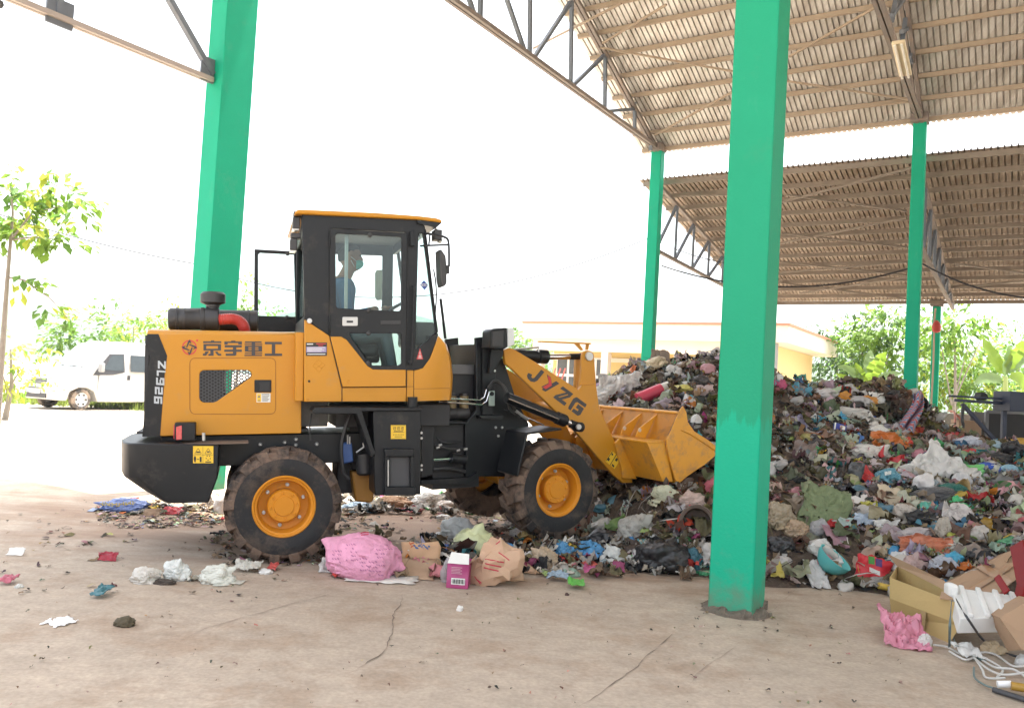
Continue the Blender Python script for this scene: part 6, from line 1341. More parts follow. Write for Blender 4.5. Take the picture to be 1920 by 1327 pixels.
# crushed brown bag
cp, c_, k_ = blob(930, 1060, 98, 92, 'paper_bag', 'crushed brown paper bag with red print and torn folded edges', 'paper bag', (.40, .26, .17), 'paper', rot=-20, lumps=.45, crease=.10, deep=.6, sub=3, base=gnd(930, 1098))
bpy.context.view_layer.update(); hug(cp, [(905, 1055, 940, 1062), (902, 1062, 935, 1070), (910, 1048, 945, 1054), (935, 1035, 955, 1050), (893, 1085, 903, 1092), (890, 1080, 901, 1094), (930, 1020, 938, 1014)], M('print_red', (.45, .03, .06), .8), 'printed_mark', 1.2)
for q in ((968, 1050, 40, 70, 50), (955, 1075, 50, 40, 20), (905, 1030, 40, 40, -30)): sheet(q[0], q[1], q[2], q[3], 'cardboard_piece', {968: 'upright crumpled brown paper at the right side of the crushed paper bag', 955: 'folded brown paper strip on the floor under the crushed paper bag', 905: 'torn brown paper edge behind the crushed paper bag'}[q[0]], 'paper', (.38, .25, .16), 'paper', 8, .18, .3, rot=q[4])
ITEMS = [ # px,py,w,h,kind,colour,label,category,knot,rot
 ('b', 1020, 1044, 50, 46, 'bag', (.42, .32, .22), 'tan bag like a loaf lying right of the crushed brown paper', 'bag', (-.6, -.2, .6), 0),
 ('b', 1052, 1030, 48, 32, 'bag', (.08, .24, .42), 'bright blue plastic bag beside the tan loaf shaped bag', 'bag', None, 0),
 ('b', 1104, 1030, 54, 34, 'bag', (.09, .27, .48), 'blue tied bag left of the white foam strip', 'bag', (0, -.3, .9), 0),
 ('s', 1000, 1012, 40, 22, 'film', (.60, .42, .05), 'crumpled yellow printed packet before the front wheel', 'packet', None, 0),
 ('b', 985, 1000, 60, 28, 'clear', (.5, .47, .44), 'clear film bag touching the front wheel', 'bag', None, 0),
 ('s', 1160, 1050, 66, 24, 'film', (.60, .60, .57), 'long white foam strip left of the big black bag', 'foam strip', None, -22),
 ('b', 1070, 1072, 32, 22, 'clear', (.30, .42, .34), 'crushed green clear bottle on the floor before the blue bags', 'bottle', None, 10),
 ('s', 1114, 1066, 26, 18, 'film', (.50, .10, .08), 'red and white wrapper on the floor before the foam strip', 'wrapper', None, 30),
 ('s', 1080, 1099, 30, 12, 'film', (.12, .42, .08), 'bright green plastic scrap alone on the floor', 'plastic scrap', None, 0),
 ('s', 1046, 1085, 40, 9, 'film', (.30, .38, .45), 'pale blue film strip on the floor near the green scrap', 'film', None, 0),
 ('b', 1063, 1112, 9, 9, 'paper', (.06, .03, .025), 'dark brown nut lying on the bare floor', 'nut', None, 0),
 ('b', 862, 1138, 12, 16, 'bag', (.62, .60, .56), 'tiny white cup on the bare floor in front of the pink carton', 'cup', None, 0),
 ('b', 1246, 1042, 104, 70, 'bag', BKC, 'big shiny black tied rubbish bag left of the near green post', 'bag', (.25, -.1, .9), 0),
 ('b', 1298, 1048, 44, 48, 'bag', (.03, .12, .16), 'dark teal bag between the big black bag and the near post', 'bag', None, 0),
 ('b', 1328, 1040, 40, 44, 'bag', (.42, .40, .38), 'dirty white bag touching the left side of the near post', 'bag', None, 0),
 ('b', 1322, 1072, 22, 12, 'bag', (.06, .25, .12), 'flat green carton at the left foot of the near post', 'carton', None, 0),
 ('b', 1190, 992, 66, 62, 'clear', (.40, .39, .36), 'large grey film bag above the big black bag', 'bag', (.5, -.2, .6), 0),
 ('b', 1136, 1008, 62, 40, 'bag', (.03, .03, .032), 'dull black bag by the front wheel of the loader', 'bag', None, 0),
 ('b', 1297, 938, 50, 36, 'bag', (.46, .34, .30), 'pinkish food bag just under the bucket corner', 'bag', (-.2, -.2, .8), 0),
 ('b', 1248, 930, 48, 34, 'bag', (.46, .46, .34), 'yellowish white bag under the bucket', 'bag', None, 20),
 ('b', 1128, 955, 40, 20, 'bag', (.08, .20, .26), 'small blue film lump right of the front tyre', 'bag', None, 0),
 ('b', 1128, 985, 40, 22, 'bag', (.50, .48, .45), 'white torn bag low beside the front tyre', 'bag', None, -20),
 ('b', 1218, 1030, 60, 24, 'clear', (.5, .45, .42), 'flat pinkish film bag left of the black bag top', 'bag', None, 0),
 # heap behind the bucket
 ('s', 1163, 724, 82, 66, 'big', (.58, .56, .54), 'large white film bag on the heap behind the bucket', 'bag', None, 0),
 ('b', 1228, 686, 46, 24, 'bag', (.46, .38, .26), 'tan sack on top of the heap behind the bucket', 'sack', None, -20),
 ('s', 1240, 672, 34, 48, 'paper', (.16, .12, .09), 'dark cardboard standing on the heap crest below the slim post', 'cardboard', None, 0),
 ('b', 1278, 728, 44, 20, 'bag', (.52, .46, .14), 'yellow bag on the heap behind the bucket rim', 'bag', None, 0),
 ('b', 1292, 746, 20, 18, 'bag', (.10, .34, .42), 'small turquoise bag on the heap behind the bucket corner', 'bag', None, 0),
 ('b', 1328, 690, 28, 24, 'bag', (.42, .22, .24), 'dusky pink bag high on the heap left of the near post', 'bag', None, 0),
 ('b', 1262, 695, 34, 26, 'bag', (.44, .43, .42), 'grey white bag near the heap crest', 'bag', None, 0),
 ('b', 1314, 712, 36, 22, 'bag', (.06, .055, .055), 'dark bag high on the heap left of the near post', 'bag', None, 0),
 ('b', 1305, 790, 22, 30, 'bag', (.52, .50, .47), 'white bag hanging beside the bucket rim', 'bag', None, 0),
 ('b', 1342, 655, 34, 16, 'film', (.40, .30, .24), 'brown packet on the heap peak touching the near post', 'packet', None, 0),
 ('s', 1322, 730, 30, 20, 'film', (.46, .35, .33), 'pinkish wrapper on the heap left of the near post', 'wrapper', None, 0),
 # right of the near post, far part
 ('b', 1460, 706, 16, 16, 'bag', (.6, .59, .57), 'small white bag at the heap top against the building wall', 'bag', None, 0),
 ('b', 1555, 738, 44, 24, 'bag', (.44, .42, .41), 'grey bag on the distant crest below the dark tree', 'bag', None, 0),
 ('b', 1590, 730, 36, 24, 'clear', (.5, .49, .48), 'pale film bag on the distant crest below the banana plant', 'bag', None, 0),
 ('b', 1612, 752, 44, 26, 'bag', (.36, .35, .35), 'dull grey bag below the distant crest', 'bag', None, 0),
 ('s', 1642, 745, 30, 22, 'paper', (.58, .58, .55), 'white card near the distant crest', 'card', None, 0),
 ('s', 1626, 753, 34, 16, 'film', (.55, .26, .05), 'orange yellow wrapper on the distant slope', 'wrapper', None, 0),
 ('b', 1595, 775, 84, 24, 'clear', (.60, .59, .56), 'long white film sheet spread on the far slope', 'film', None, 0),
 ('b', 1576, 783, 24, 20, 'bag', (.06, .30, .48), 'bright blue knotted bag on the far slope', 'bag', (0, -.2, 1), 0),
 ('b', 1550, 784, 26, 12, 'bag', (.10, .30, .28), 'flat teal bag left of the bright blue knot', 'bag', None, 0),
 ('b', 1648, 808, 36, 24, 'bag', (.56, .54, .50), 'cream bag on the far slope right of the blue pack', 'bag', None, 0),
 ('s', 1664, 832, 70, 30, 'film', (.55, .17, .04), 'crumpled orange sheet in the middle of the slope', 'sheet', None, -18),
 ('s', 1694, 828, 26, 18, 'film', (.55, .06, .04), 'red scrap right of the orange sheet', 'plastic scrap', None, 0),
 ('b', 1634, 850, 70, 38, 'bag', (.52, .50, .46), 'dirty white bag under the orange sheet', 'bag', (.5, -.2, .6), 0),
 ('b', 1518, 822, 40, 28, 'bag', (.34, .30, .11), 'olive yellow bag on the dark slope', 'bag', None, 0),
 ('b', 1480, 790, 30, 24, 'bag', (.14, .09, .06), 'rusty brown bag on the dark slope beside the near post', 'bag', None, 0),
 ('b', 1440, 880, 30, 30, 'bag', (.40, .39, .38), 'grey torn bag by the right side of the near post', 'bag', None, 0),
 ('b', 1458, 862, 30, 22, 'bag', (.42, .41, .40), 'pale torn bag on the slope by the near post', 'bag', None, 0),
 ('s', 1452, 872, 18, 12, 'paper', (.6, .6, .6), 'white scrap of paper right of the near post', 'paper', None, 0),
 ('s', 1764, 880, 100, 80, 'big', (.64, .63, .61), 'big crumpled white bag standing out in the middle of the right slope', 'bag', None, 38),
 ('b', 1735, 905, 36, 40, 'bag', (.56, .54, .53), 'lower end of a white bag with a pink stamp', 'bag', None, 20),
 ('b', 1724, 848, 34, 20, 'bag', (.52, .22, .26), 'pink bag left of the big crumpled white bag', 'bag', None, 0),
 ('b', 1790, 817, 36, 16, 'bag', (.55, .07, .07), 'red cloth bag at the foot of the farthest post', 'bag', None, 0),
 ('b', 1822, 828, 58, 26, 'bag', (.52, .54, .60), 'white and blue printed bag left of the grey bin', 'bag', None, 0),
 ('b', 1828, 848, 52, 16, 'bag', (.55, .05, .05), 'flat red bag below the white and blue bag', 'bag', None, 0),
 ('b', 1838, 830, 24, 24, 'bag', (.22, .16, .11), 'brown bag right of the white and blue bag', 'bag', None, 0),
 ('b', 1866, 836, 36, 26, 'bag', (.30, .42, .48), 'pale blue bag left of the black bags', 'bag', None, 0),
 ('b', 1905, 842, 48, 40, 'bag', (.025, .025, .027), 'black bag at the right edge below the green sheet', 'bag', (0, -.3, .9), 0),
 ('b', 1876, 858, 50, 24, 'bag', (.03, .03, .032), 'flat black bag below the pale blue bag', 'bag', None, 0),
 ('s', 1898, 812, 84, 44, 'film', (.40, .44, .22), 'olive green plastic sheet draped before the grey bin', 'sheet', None, 14),
 ('b', 1825, 885, 44, 34, 'bag', (.14, .44, .14), 'bright green bag right of the big white bag', 'bag', (.5, -.2, .7), 0),
 ('b', 1856, 878, 40, 26, 'bag', (.03, .08, .36), 'dark blue packet right of the bright green bag', 'packet', None, 0),
 ('b', 1893, 880, 46, 20, 'bag', (.26, .42, .50), 'light blue bag at the right edge', 'bag', None, 0),
 ('b', 1806, 900, 36, 34, 'bag', (.50, .50, .50), 'grey white bag with pink edge below the green bag', 'bag', None, 0),
 ('b', 1788, 915, 50, 20, 'bag', (.03, .16, .13), 'dark green plastic piece below the big white bag', 'plastic piece', None, 0),
 ('b', 1752, 930, 78, 30, 'bag', (.12, .12, .125), 'long dark grey bag under the big white bag', 'bag', (1, -.1, 0), -5),
 ('b', 1892, 916, 44, 36, 'bag', (.54, .28, .30), 'pink bag at the right edge of the slope', 'bag', None, 0),
 ('b', 1908, 940, 30, 34, 'bag', (.5, .47, .42), 'cream bag at the right edge below the pink bag', 'bag', None, 0),
 ('b', 1795, 938, 28, 20, 'bag', (.06, .40, .16), 'emerald green knotted bag in the middle of the right slope', 'bag', (0, -.2, 1), 0),
 ('b', 1806, 950, 38, 16, 'bag', (.06, .38, .15), 'emerald green film tail below the knotted emerald bag', 'film', None, 0),
 ('b', 1800, 936, 26, 12, 'bag', (.60, .59, .57), 'small white foam lump beside the emerald bag', 'foam', None, 0),
 ('b', 1604, 885, 30, 44, 'bag', (.075, .078, .08), 'dark grey bag left of the red packet', 'bag', None, 15),
 ('s', 1624, 892, 26, 38, 'film', (.55, .05, .05), 'upright red packet beside the dark grey bag', 'packet', None, 20),
 ('b', 1668, 892, 46, 32, 'bag', (.10, .26, .33), 'blue bag with a white label in the middle of the slope', 'bag', None, 0),
 ('b', 1694, 890, 24, 26, 'bag', (.52, .20, .20), 'pink red bag right of the labelled blue bag', 'bag', None, 0),
 ('b', 1640, 868, 56, 20, 'bag', (.54, .46, .46), 'pale pink bag above the labelled blue bag', 'bag', None, 0),
 ('b', 1612, 920, 38, 26, 'bag', (.08, .16, .20), 'slate blue bag below the red packet', 'bag', None, 0),
 ('s', 1618, 944, 34, 34, 'paper', (.52, .49, .46), 'white folded paper below the slate blue bag', 'paper', None, 10),
 ('s', 1668, 930, 50, 36, 'paper', (.40, .33, .24), 'tan cardboard flap left of the long dark grey bag', 'cardboard', None, -20),
 ('s', 1690, 945, 60, 34, 'paper', (.36, .30, .22), 'second tan flap below the tan cardboard flap', 'cardboard', None, 0),
 ('b', 1580, 950, 50, 36, 'bag', (.34, .26, .23), 'dusky film bag right of the green patterned sack', 'bag', None, 0),
 ('b', 1662, 958, 56, 22, 'bag', (.08, .18, .24), 'blue chequered bundle in the middle of the slope', 'bundle', None, 0),
 ('b', 1700, 965, 46, 34, 'bag', (.40, .36, .32), 'grey brown bag above the black net', 'bag', None, 30),
 ('s', 1728, 978, 60, 36, 'film', (.025, .025, .027), 'torn black net in the middle of the slope', 'net', None, 0),
 ('b', 1768, 990, 30, 50, 'bag', (.34, .30, .25), 'drooping grey cloth right of the black net', 'cloth', None, 10),
 ('b', 1800, 965, 56, 44, 'bag', (.48, .44, .42), 'pale film bag with red bits below the emerald bag', 'bag', None, 0),
 ('b', 1785, 1008, 22, 26, 'bag', (.30, .32, .06), 'small lime green bag right of the drooping cloth', 'bag', None, 0),
 ('b', 1840, 1000, 40, 40, 'bag', (.42, .39, .36), 'grey film bag right of the lime green bag', 'bag', None, 0),
 ('b', 1842, 985, 16, 36, 'bag', (.10, .34, .10), 'narrow green bottle on the right slope', 'bottle', None, -25),
 ('b', 1890, 1012, 36, 22, 'bag', (.10, .30, .16), 'green and clear bag low on the right slope', 'bag', None, 0),
 ('s', 1540, 948, 90, 84, 'woven', (.16, .20, .10), 'large olive green patterned sack spread on the slope', 'sack', None, -18),
 ('b', 1462, 965, 56, 58, 'bag', (.27, .22, .15), 'brown stained bag beside the olive patterned sack', 'bag', None, 0),
 ('b', 1492, 996, 52, 40, 'bag', (.33, .24, .16), 'smooth tan sack below the olive patterned sack', 'sack', None, 20),
 ('b', 1466, 1024, 50, 38, 'bag', (.03, .028, .032), 'black bag right of the near post low on the slope', 'bag', None, 0),
 ('b', 1536, 990, 36, 40, 'clear', (.42, .42, .43), 'clear grey bag right of the smooth tan sack', 'bag', None, 10),
 ('s', 1545, 1032, 40, 40, 'film', (.58, .57, .55), 'white silvery film left of the turquoise bowl', 'film', None, 30),
 ('s', 1528, 1074, 36, 40, 'film', (.55, .54, .53), 'white carrier bag on the floor edge below the turquoise bowl', 'bag', None, 0),
 ('s', 1570, 985, 40, 12, 'film', (.50, .05, .05), 'red plastic strip above the turquoise bowl', 'plastic strip', None, 0),
 ('b', 1568, 1062, 30, 20, 'bag', (.40, .34, .27), 'tan lump right of the turquoise bowl', 'bag', None, 0),
 ('b', 1472, 1048, 26, 20, 'bag', (.48, .45, .42), 'small white bag low right of the near post', 'bag', None, 0),
 ('s', 1450, 1065, 28, 24, 'film', (.50, .42, .10), 'yellow blue wrapper at the right foot of the near post', 'wrapper', None, 0),
 ('b', 1475, 1062, 22, 14, 'bag', (.36, .08, .12), 'dark red scrap low right of the near post', 'plastic scrap', None, 0),
 ('s', 1660, 988, 50, 22, 'film', (.60, .59, .57), 'white plastic tray lid on the lower slope', 'tray lid', None, 0),
 ('s', 1622, 975, 46, 18, 'film', (.48, .54, .62), 'white blue film left of the white tray lid', 'film', None, 0),
 ('b', 1718, 1005, 70, 32, 'clear', (.50, .46, .46), 'shiny clear film above the orange film', 'film', None, -10),
 ('s', 1738, 1026, 90, 36, 'film', (.50, .18, .10), 'faded orange film on the lower right slope', 'film', None, -14),
 ('b', 1678, 1030, 24, 22, 'bag', (.06, .24, .42), 'small bright blue bag above the silver foil', 'bag', None, 0),
 ('s', 1688, 1052, 28, 32, 'film', (.58, .58, .58), 'crumpled silver foil right of the red snack packet', 'foil', None, 0),
 ('b', 1718, 1064, 44, 48, 'bag', (.36, .25, .23), 'pinkish brown bag behind the open ochre carton', 'bag', (0, -.2, 1), 0),
 ('b', 1790, 1044, 34, 26, 'bag', (.05, .28, .42), 'strong blue bag above the long brown carton', 'bag', None, 0),
 ('b', 1770, 1062, 50, 40, 'clear', (.5, .52, .58), 'clear blue tinted bag between the open carton and the long carton', 'bag', None, 0),
 ('b', 1836, 1035, 60, 28, 'bag', (.05, .05, .055), 'black film behind the long brown carton', 'film', None, 0),
 ('b', 1640, 1092, 56, 20, 'clear', (.40, .39, .37), 'grey film roll at the lower edge below the red snack packet', 'film', None, 0),
 # left floor
 ('b', 270, 1078, 56, 34, 'bag', (.50, .47, .42), 'torn white bag spilling food scraps, leftmost on the floor by the rear wheel', 'bag', None, 0),
 ('b', 292, 1072, 14, 14, 'bag', (.50, .06, .09), 'small red ball of plastic among the white bags on the left floor', 'plastic scrap', None, 0),
 ('b', 328, 1070, 48, 44, 'bag', (.56, .57, .54), 'pale blue white bag, middle of the bags on the left floor', 'bag', (.2, -.3, .8), 0),
 ('b', 402, 1076, 66, 42, 'bag', (.54, .54, .48), 'white bag with a blue tie on the left floor', 'bag', (.7, 0, .5), 0),
 ('b', 305, 1090, 46, 14, 'paper', (.06, .045, .035), 'dark food scraps under the white bags on the left floor', 'food scraps', None, 0),
 ('s', 465, 1066, 46, 13, 'film', (.52, .50, .44), 'long pale film strip behind the rear wheel', 'film', None, 0),
 ('b', 497, 1070, 24, 15, 'bag', (.58, .57, .54), 'small white film lump beside an orange scrap', 'film', None, 0),
 ('s', 512, 1066, 16, 10, 'film', (.50, .10, .09), 'orange red scrap behind the rear wheel', 'plastic scrap', None, 0),
 ('s', 205, 1046, 34, 13, 'film', (.36, .03, .05), 'dark red wrapper lying on the left floor', 'wrapper', None, 0),
 ('s', 110, 1185, 62, 22, 'tissue', (.66, .66, .66), 'flat white sheet of paper on the bare left floor', 'paper', None, 8),
 ('s', 34, 1037, 30, 11, 'paper', (.60, .58, .55), 'white paper scrap at the far left floor', 'paper', None, 0),
 ('s', 16, 1091, 26, 11, 'film', (.42, .10, .14), 'pink red scrap at the left picture edge', 'plastic scrap', None, 0),
 ('b', 34, 1096, 17, 12, 'clear', (.6, .6, .57), 'clear white scrap at the left picture edge', 'plastic scrap', None, 0),
 ('s', 192, 1112, 27, 16, 'film', (.04, .17, .20), 'crumpled teal scrap on the left floor', 'plastic scrap', None, 0),
 ('b', 224, 1251, 40, 24, 'paper', (.07, .055, .03), 'dry curled brown leaf clump on the bare foreground floor', 'leaf clump', None, 0),
 ('b', 228, 947, 84, 30, 'bag', (.12, .17, .36), 'blue cushion with yellow print on the floor behind the counterweight', 'cushion', (-.9, 0, .3), 0),
 ('s', 324, 960, 34, 12, 'film', (.50, .06, .07), 'red wrapper on the floor under the counterweight', 'wrapper', None, 0),
 ('b', 352, 948, 24, 26, 'bag', (.50, .47, .36), 'cream net bag on the floor under the counterweight', 'bag', None, 0),
 ('s', 286, 963, 30, 13, 'paper', (.20, .13, .08), 'brown cardboard scrap under the counterweight', 'cardboard', None, 0),
 ('b', 412, 945, 26, 44, 'bag', (.50, .46, .43), 'white bag behind the rear wheel by the counterweight', 'bag', None, 0),
 # floor behind the loader
 ('b', 735, 942, 76, 26, 'woven', (.36, .22, .13), 'tan woven bundle on the floor beyond the fuel tank', 'bundle', None, 0),
 ('b', 668, 950, 54, 24, 'bag', (.34, .44, .52), 'light blue bag on the floor behind the ochre tank', 'bag', None, 0),
 ('b', 800, 938, 60, 34, 'bag', (.55, .53, .50), 'white bag on the floor beyond the lower link', 'bag', None, 0),
 ('b', 770, 955, 48, 10, 'film', (.42, .12, .13), 'flat red cloth on the floor beyond the fuel tank', 'cloth', None, 0),
 ('b', 835, 948, 46, 24, 'bag', (.50, .44, .38), 'crumpled cream bag beside the far front wheel', 'bag', None, 0),
 ('b', 830, 968, 26, 12, 'bag', (.58, .56, .53), 'small white lump on the floor under the loader', 'film', None, 0),
]
for q in ITEMS:
    t_, x_, y_, w_, h_, kind, col, lab, cat, kn, rot = q
    nm = {'bag': 'plastic_bag', 'sack': 'sack', 'film': 'plastic_film'}.get(cat, cat.replace(' ', '_'))
    if t_ == 'b': blob(x_, y_, w_, h_, nm, lab, cat, col, kind, rot=rot, knot=kn, lumps=.30, crease=.055 if max(col) < .06 else .12 if kn else .15, sub=5 if max(w_, h_) > 44 else 4)
    elif kind == 'tissue': sheet(x_, y_, w_, h_, nm, lab, cat, col, 'paper', 22, .045, .95, rot=rot, lift=.004, shape=lambda u, v: abs(v) < .30+.16*math.sin(u*9+1)+.06*math.sin(u*31) and u > -.46+.25*max(0, v) and u < .44+.2*v)
    elif kind == 'big': sheet(x_, y_, w_, h_, nm, lab, cat, col, 'film', 30, .22, .35, rot=rot)
    else: sheet(x_, y_, w_, h_, nm, lab, cat, col, kind, 20 if max(w_, h_) > 34 else 11, .18 if kind != 'paper' else .07, .55 if y_ < 1060 else .85, rot=rot)
bpy.context.view_layer.update()
_cu = [o for o in COL.objects if o.name.startswith('cushion')][0]
hug(_cu, [(195+i*13+4*math.cos(k*1.05)*.3, 944+2*math.sin(i)+2*math.sin(k*1.05), 195+i*13+7*math.cos(k*1.05), 944+2*math.sin(i)+3*math.sin(k*1.05)) for i in range(5) for k in range(6)], M('print_yellow', (.6, .45, .05), .6), 'printed_flowers', 1.0)
_lb = [o for o in COL.objects if o.get('label', '').startswith('blue bag with a white label')][0]
hug(_lb, [(1659, 885+i*1.6, 1671, 883+i*1.6) for i in range(4)], WHS, 'printed_mark', .9)
# --- special items
p = hit(1200, 752); d1, d2 = at(1196, 748, p.y-.05), at(1240, 730, p.y+.05); bm = nb(); tube(bm, [d1, d1.lerp(d2, .5), d2], .085, 18); rr_ = tag(link('roll', bm, M('roll_red', (.50, .05, .09), .4, var=.1)), 'red cylinder roll with a white end on the heap behind the bucket', 'roll')
bm = nb(); tube(bm, [d2, d2.lerp(d1, -.32)], .075, 18); link('roll_end', bm, M('roll_white', (.58, .55, .5), .6), rr_)
# metal pot ring near the post
p = hit(1305, 1012); bm = nb(); ax = (CAMO-p).normalized(); ax.z = .25; ax.normalize(); lathe(bm, [(0, .16), (.0, .13), (-.14, .125), (-.14, .0)], p+Z*.15, ax, 26); lathe(bm, [(0, .165), (.015, .155), (.0, .13)], p+Z*.15, ax, 26)
tag(link('pot', bm, M('pot_rusty', (.10, .075, .06), .7, var=.4, dirt=(.2, .12, .08), damt=.4)), 'round rusty pot lying open side forward under the bucket', 'pot')
# turquoise bowl
p = hit(1546, 1072); bm = nb(); ax = (Z*.8+Vector((.5, -.35, 0))).normalized(); lathe(bm, [(0, 0), (0, .06), (.04, .11), (.10, .145), (.15, .155), (.145, .145), (.10, .135), (.04, .10), (.015, .05), (.015, 0)], p+Z*.02, ax, 30)
bw2 = tag(link('bowl', bm, M('bowl_turquoise', (.10, .42, .42), .5, var=.1, dirt=(.25, .2, .15), damt=.15)), 'tilted turquoise plastic bowl low on the heap', 'bowl')
blob(1556, 1050, 26, 26, 'plastic_bag', 'pink plastic bag stuffed in the turquoise bowl', 'bag', (.52, .22, .24), base=p+Z*.06)
# red snack packet
sp, c_, k_ = sheet(1634, 1060, 66, 54, 'snack_packet', 'red snack packet with green and purple print low on the heap', 'packet', (.55, .03, .04), 'film', 14, .10, .3, rot=-12)
bpy.context.view_layer.update(); hug(sp, [(1628+i*.0, 1043+i*2, 1640, 1045+i*2) for i in range(7)], M('print_green', (.08, .28, .06), .6), 'printed_mark', 1.2); hug(sp, [(1642, 1047+i*2, 1654, 1050+i*2) for i in range(7)], M('print_violet', (.10, .05, .18), .6), 'printed_mark', 1.2); hug(sp, [(1630, 1064+i*2, 1650, 1072+i*2) for i in range(4)], WHS, 'printed_mark', 1.2); hug(sp, [(1608, 1060, 1612, 1078)], M('print_yellow', (.6, .45, .05), .6), 'printed_mark', 2)
# battery-like tube
p = hit(1660, 1110); bm = nb(); a = p+Z*.03; tube(bm, [a-RT*.06+Z*.02, a+RT*.03], .028, 12); tt = tag(link('spray_tube', bm, M('tube_yellow', (.6, .42, .08), .5)), 'small yellow tube with a red cap at the heap edge', 'tube'); bm = nb(); tube(bm, [a+RT*.03, a+RT*.065-Z*.01], .03, 12); link('cap', bm, M('cap_red', (.5, .04, .03), .5), tt)
# blue and white pack
p = hit(1574, 812); bk, c_, f_ = oriented_box('carton', (1574, 812), 22, 14, .06, M('carton_blue', (.04, .06, .30), .4), 'small dark blue and white pack on the far slope', 'carton', yaw=-10, roll=10, pitch=-20)
X_, Y2_, Z2_, w_, d_, h_ = f_; fc2 = c_-Y2_*(d_/2+.003); lbl(bk, 'pack_panel', [fc2+X_*(u*w_)+Z2_*(v*h_) for u, v in ((.05, -.3), (.4, -.3), (.4, .3), (.05, .3))], WHS); lbl(bk, 'pack_band', [fc2+X_*(u*w_)+Z2_*(v*h_) for u, v in ((-.5, -.5), (-.38, -.5), (-.38, .5), (-.5, .5))], WHS)
# striped cloth hanging on the steep face
STR = M('striped_tarpaulin', (.4, .3, .3), .7); t = STR.node_tree; N = t.nodes; wv = N.new('ShaderNodeTexWave'); wv.wave_type = 'BANDS'; wv.bands_direction = 'DIAGONAL'; wv.inputs['Scale'].default_value = 3.6; wv.inputs['Distortion'].default_value = 1.2; rpm = N.new('ShaderNodeValToRGB'); e = rpm.color_ramp.elements; rpm.color_ramp.interpolation = 'CONSTANT'; e[0].color = (.40, .07, .07, 1); e[1].position = .35; e[1].color = (.42, .42, .44, 1); n3 = e.new(.65); n3.color = (.10, .16, .28, 1)
t.links.new([n for n in N if n.type == 'TEX_COORD'][0].outputs['Object'], wv.inputs['Vector']); t.links.new(wv.outputs[0], rpm.inputs[0]); t.links.new(rpm.outputs[0], N['Principled BSDF'].inputs['Base Color'])
bm = nb(); g = {}; Yd = hit(1708, 800).y-.12
for j in range(15):
    for i in range(9):
        u, v = i/8, j/14; x = 1712-34*v*.8+(18+16*v)*u+6*math.sin(v*5); y = 735+75*v+4*math.sin(u*7); g[i, j] = bm.verts.new(at(x, y, Yd-.35*v+.10*math.sin(u*9+v*4)))
for j in range(14):
    for i in range(8): bm.faces.new((g[i, j], g[i+1, j], g[i+1, j+1], g[i, j+1]))
o = tag(link('striped_cloth', bm, STR, smooth=60), 'red, white and blue striped tarpaulin hanging on the steep heap face by the slim post', 'cloth'); o.modifiers.new('thickness', 'SOLIDIFY').thickness = .008
# --- machine and bin at the right
NAVY = M('navy_frame', (.02, .03, .06), .5, var=.15, dirt=(.09, .07, .05), damt=.1); Ym = 14.2
mach = empty('conveyor_frame', Vector((at(1870, 790, Ym).x, Ym, 0)), 'dark blue steel conveyor frame with a round motor at the right edge', 'conveyor')
def mbar(name, a, b, w1, h1, dy=0., mat=NAVY, dy2=None):
    bm = nb(); bar(bm, at(*a, Ym+dy), at(*b, Ym+(dy if dy2 is None else dy2)), w1, h1); return link(name, bm, mat, mach, bevel=.004)
for dy in (0, .5): mbar('rail', (1779, 742), (1885, 748), .04, .035, dy); mbar('rail', (1790, 750), (1882, 756), .04, .05, dy); mbar('leg', (1883, 752), (1880, 850), .07, .07, dy); mbar('strut', (1804, 757), (1866, 826), .06, .06, dy)
for i in range(8): mbar('roller', (1790+i*11, 745.5+i*.7), (1790+i*11, 745.5+i*.7), .02, .02, 0, NAVY) if False else None
bm = nb(); q = at(1846, 743, Ym+.1); lathe(bm, [(0, 0), (0, .06), (.02, .07), (.2, .07), (.22, .05), (.22, 0)], q, Vector((0, 1, 0)), 18); link('motor', bm, BLKD, mach)
bm = nb(); a, b = at(1879, 734, Ym), at(1990, 758, Ym); box(bm, (a+b)/2-Z*.08, ((b-a).length, .5, .34)); link('hopper', bm, NAVY, mach, bevel=.008)
hose2 = nb(); tube(hose2, smoothpx([at(1806, 758, Ym-.05), at(1804, 785, Ym-.1), at(1806, 800, Ym-.1), at(1798, 812, Ym-.1), at(1788, 818, Ym)]), .025, 8); link('hose', hose2, RUB, mach)
Yb = 15.5; bn = empty('metal_bin', Vector((at(1890, 800, Yb).x, Yb, 0)), 'black backed metal bin with a grey rim behind the conveyor frame', 'bin')
a, b = at(1850, 772, Yb), at(1990, 775, Yb); bm = nb(); c = (a+b)/2; hgt = a.z; box(bm, Vector((c.x, Yb+.3, hgt/2)), ((b-a).length, .5, hgt-.02)); link('body', bm, BLKD, bn)
bm = nb(); bar(bm, a, b, .06, .06); bar(bm, a, Vector((a.x, a.y, 0)), .06, .06); link('rim', bm, M('bin_rim_grey', (.16, .165, .18), .5), bn)
oriented_box('wooden_crate', (1812, 822), 42, 34, .3, M('crate_wood', (.42, .28, .18), .8, var=.15, vs=6), 'small tan box standing by the low grey wall', 'box', base=Vector((at(1811, 800, 15.6).x, 15.6, at(1811, 822, 15.6).z)))
bm = nb(); tube(bm, smoothpx([at(1778, 770, 17), at(1790, 774, 16), at(1790, 800, 15), at(1784, 815, 14)]), .02, 6); tube(bm, smoothpx([at(1790, 774, 16), at(1800, 785, 16), at(1803, 800, 15.8)]), .02, 6); tag(link('hose', bm, M('hose_salmon', (.50, .16, .11), .6)), 'salmon red hose hanging over the low grey wall', 'hose')
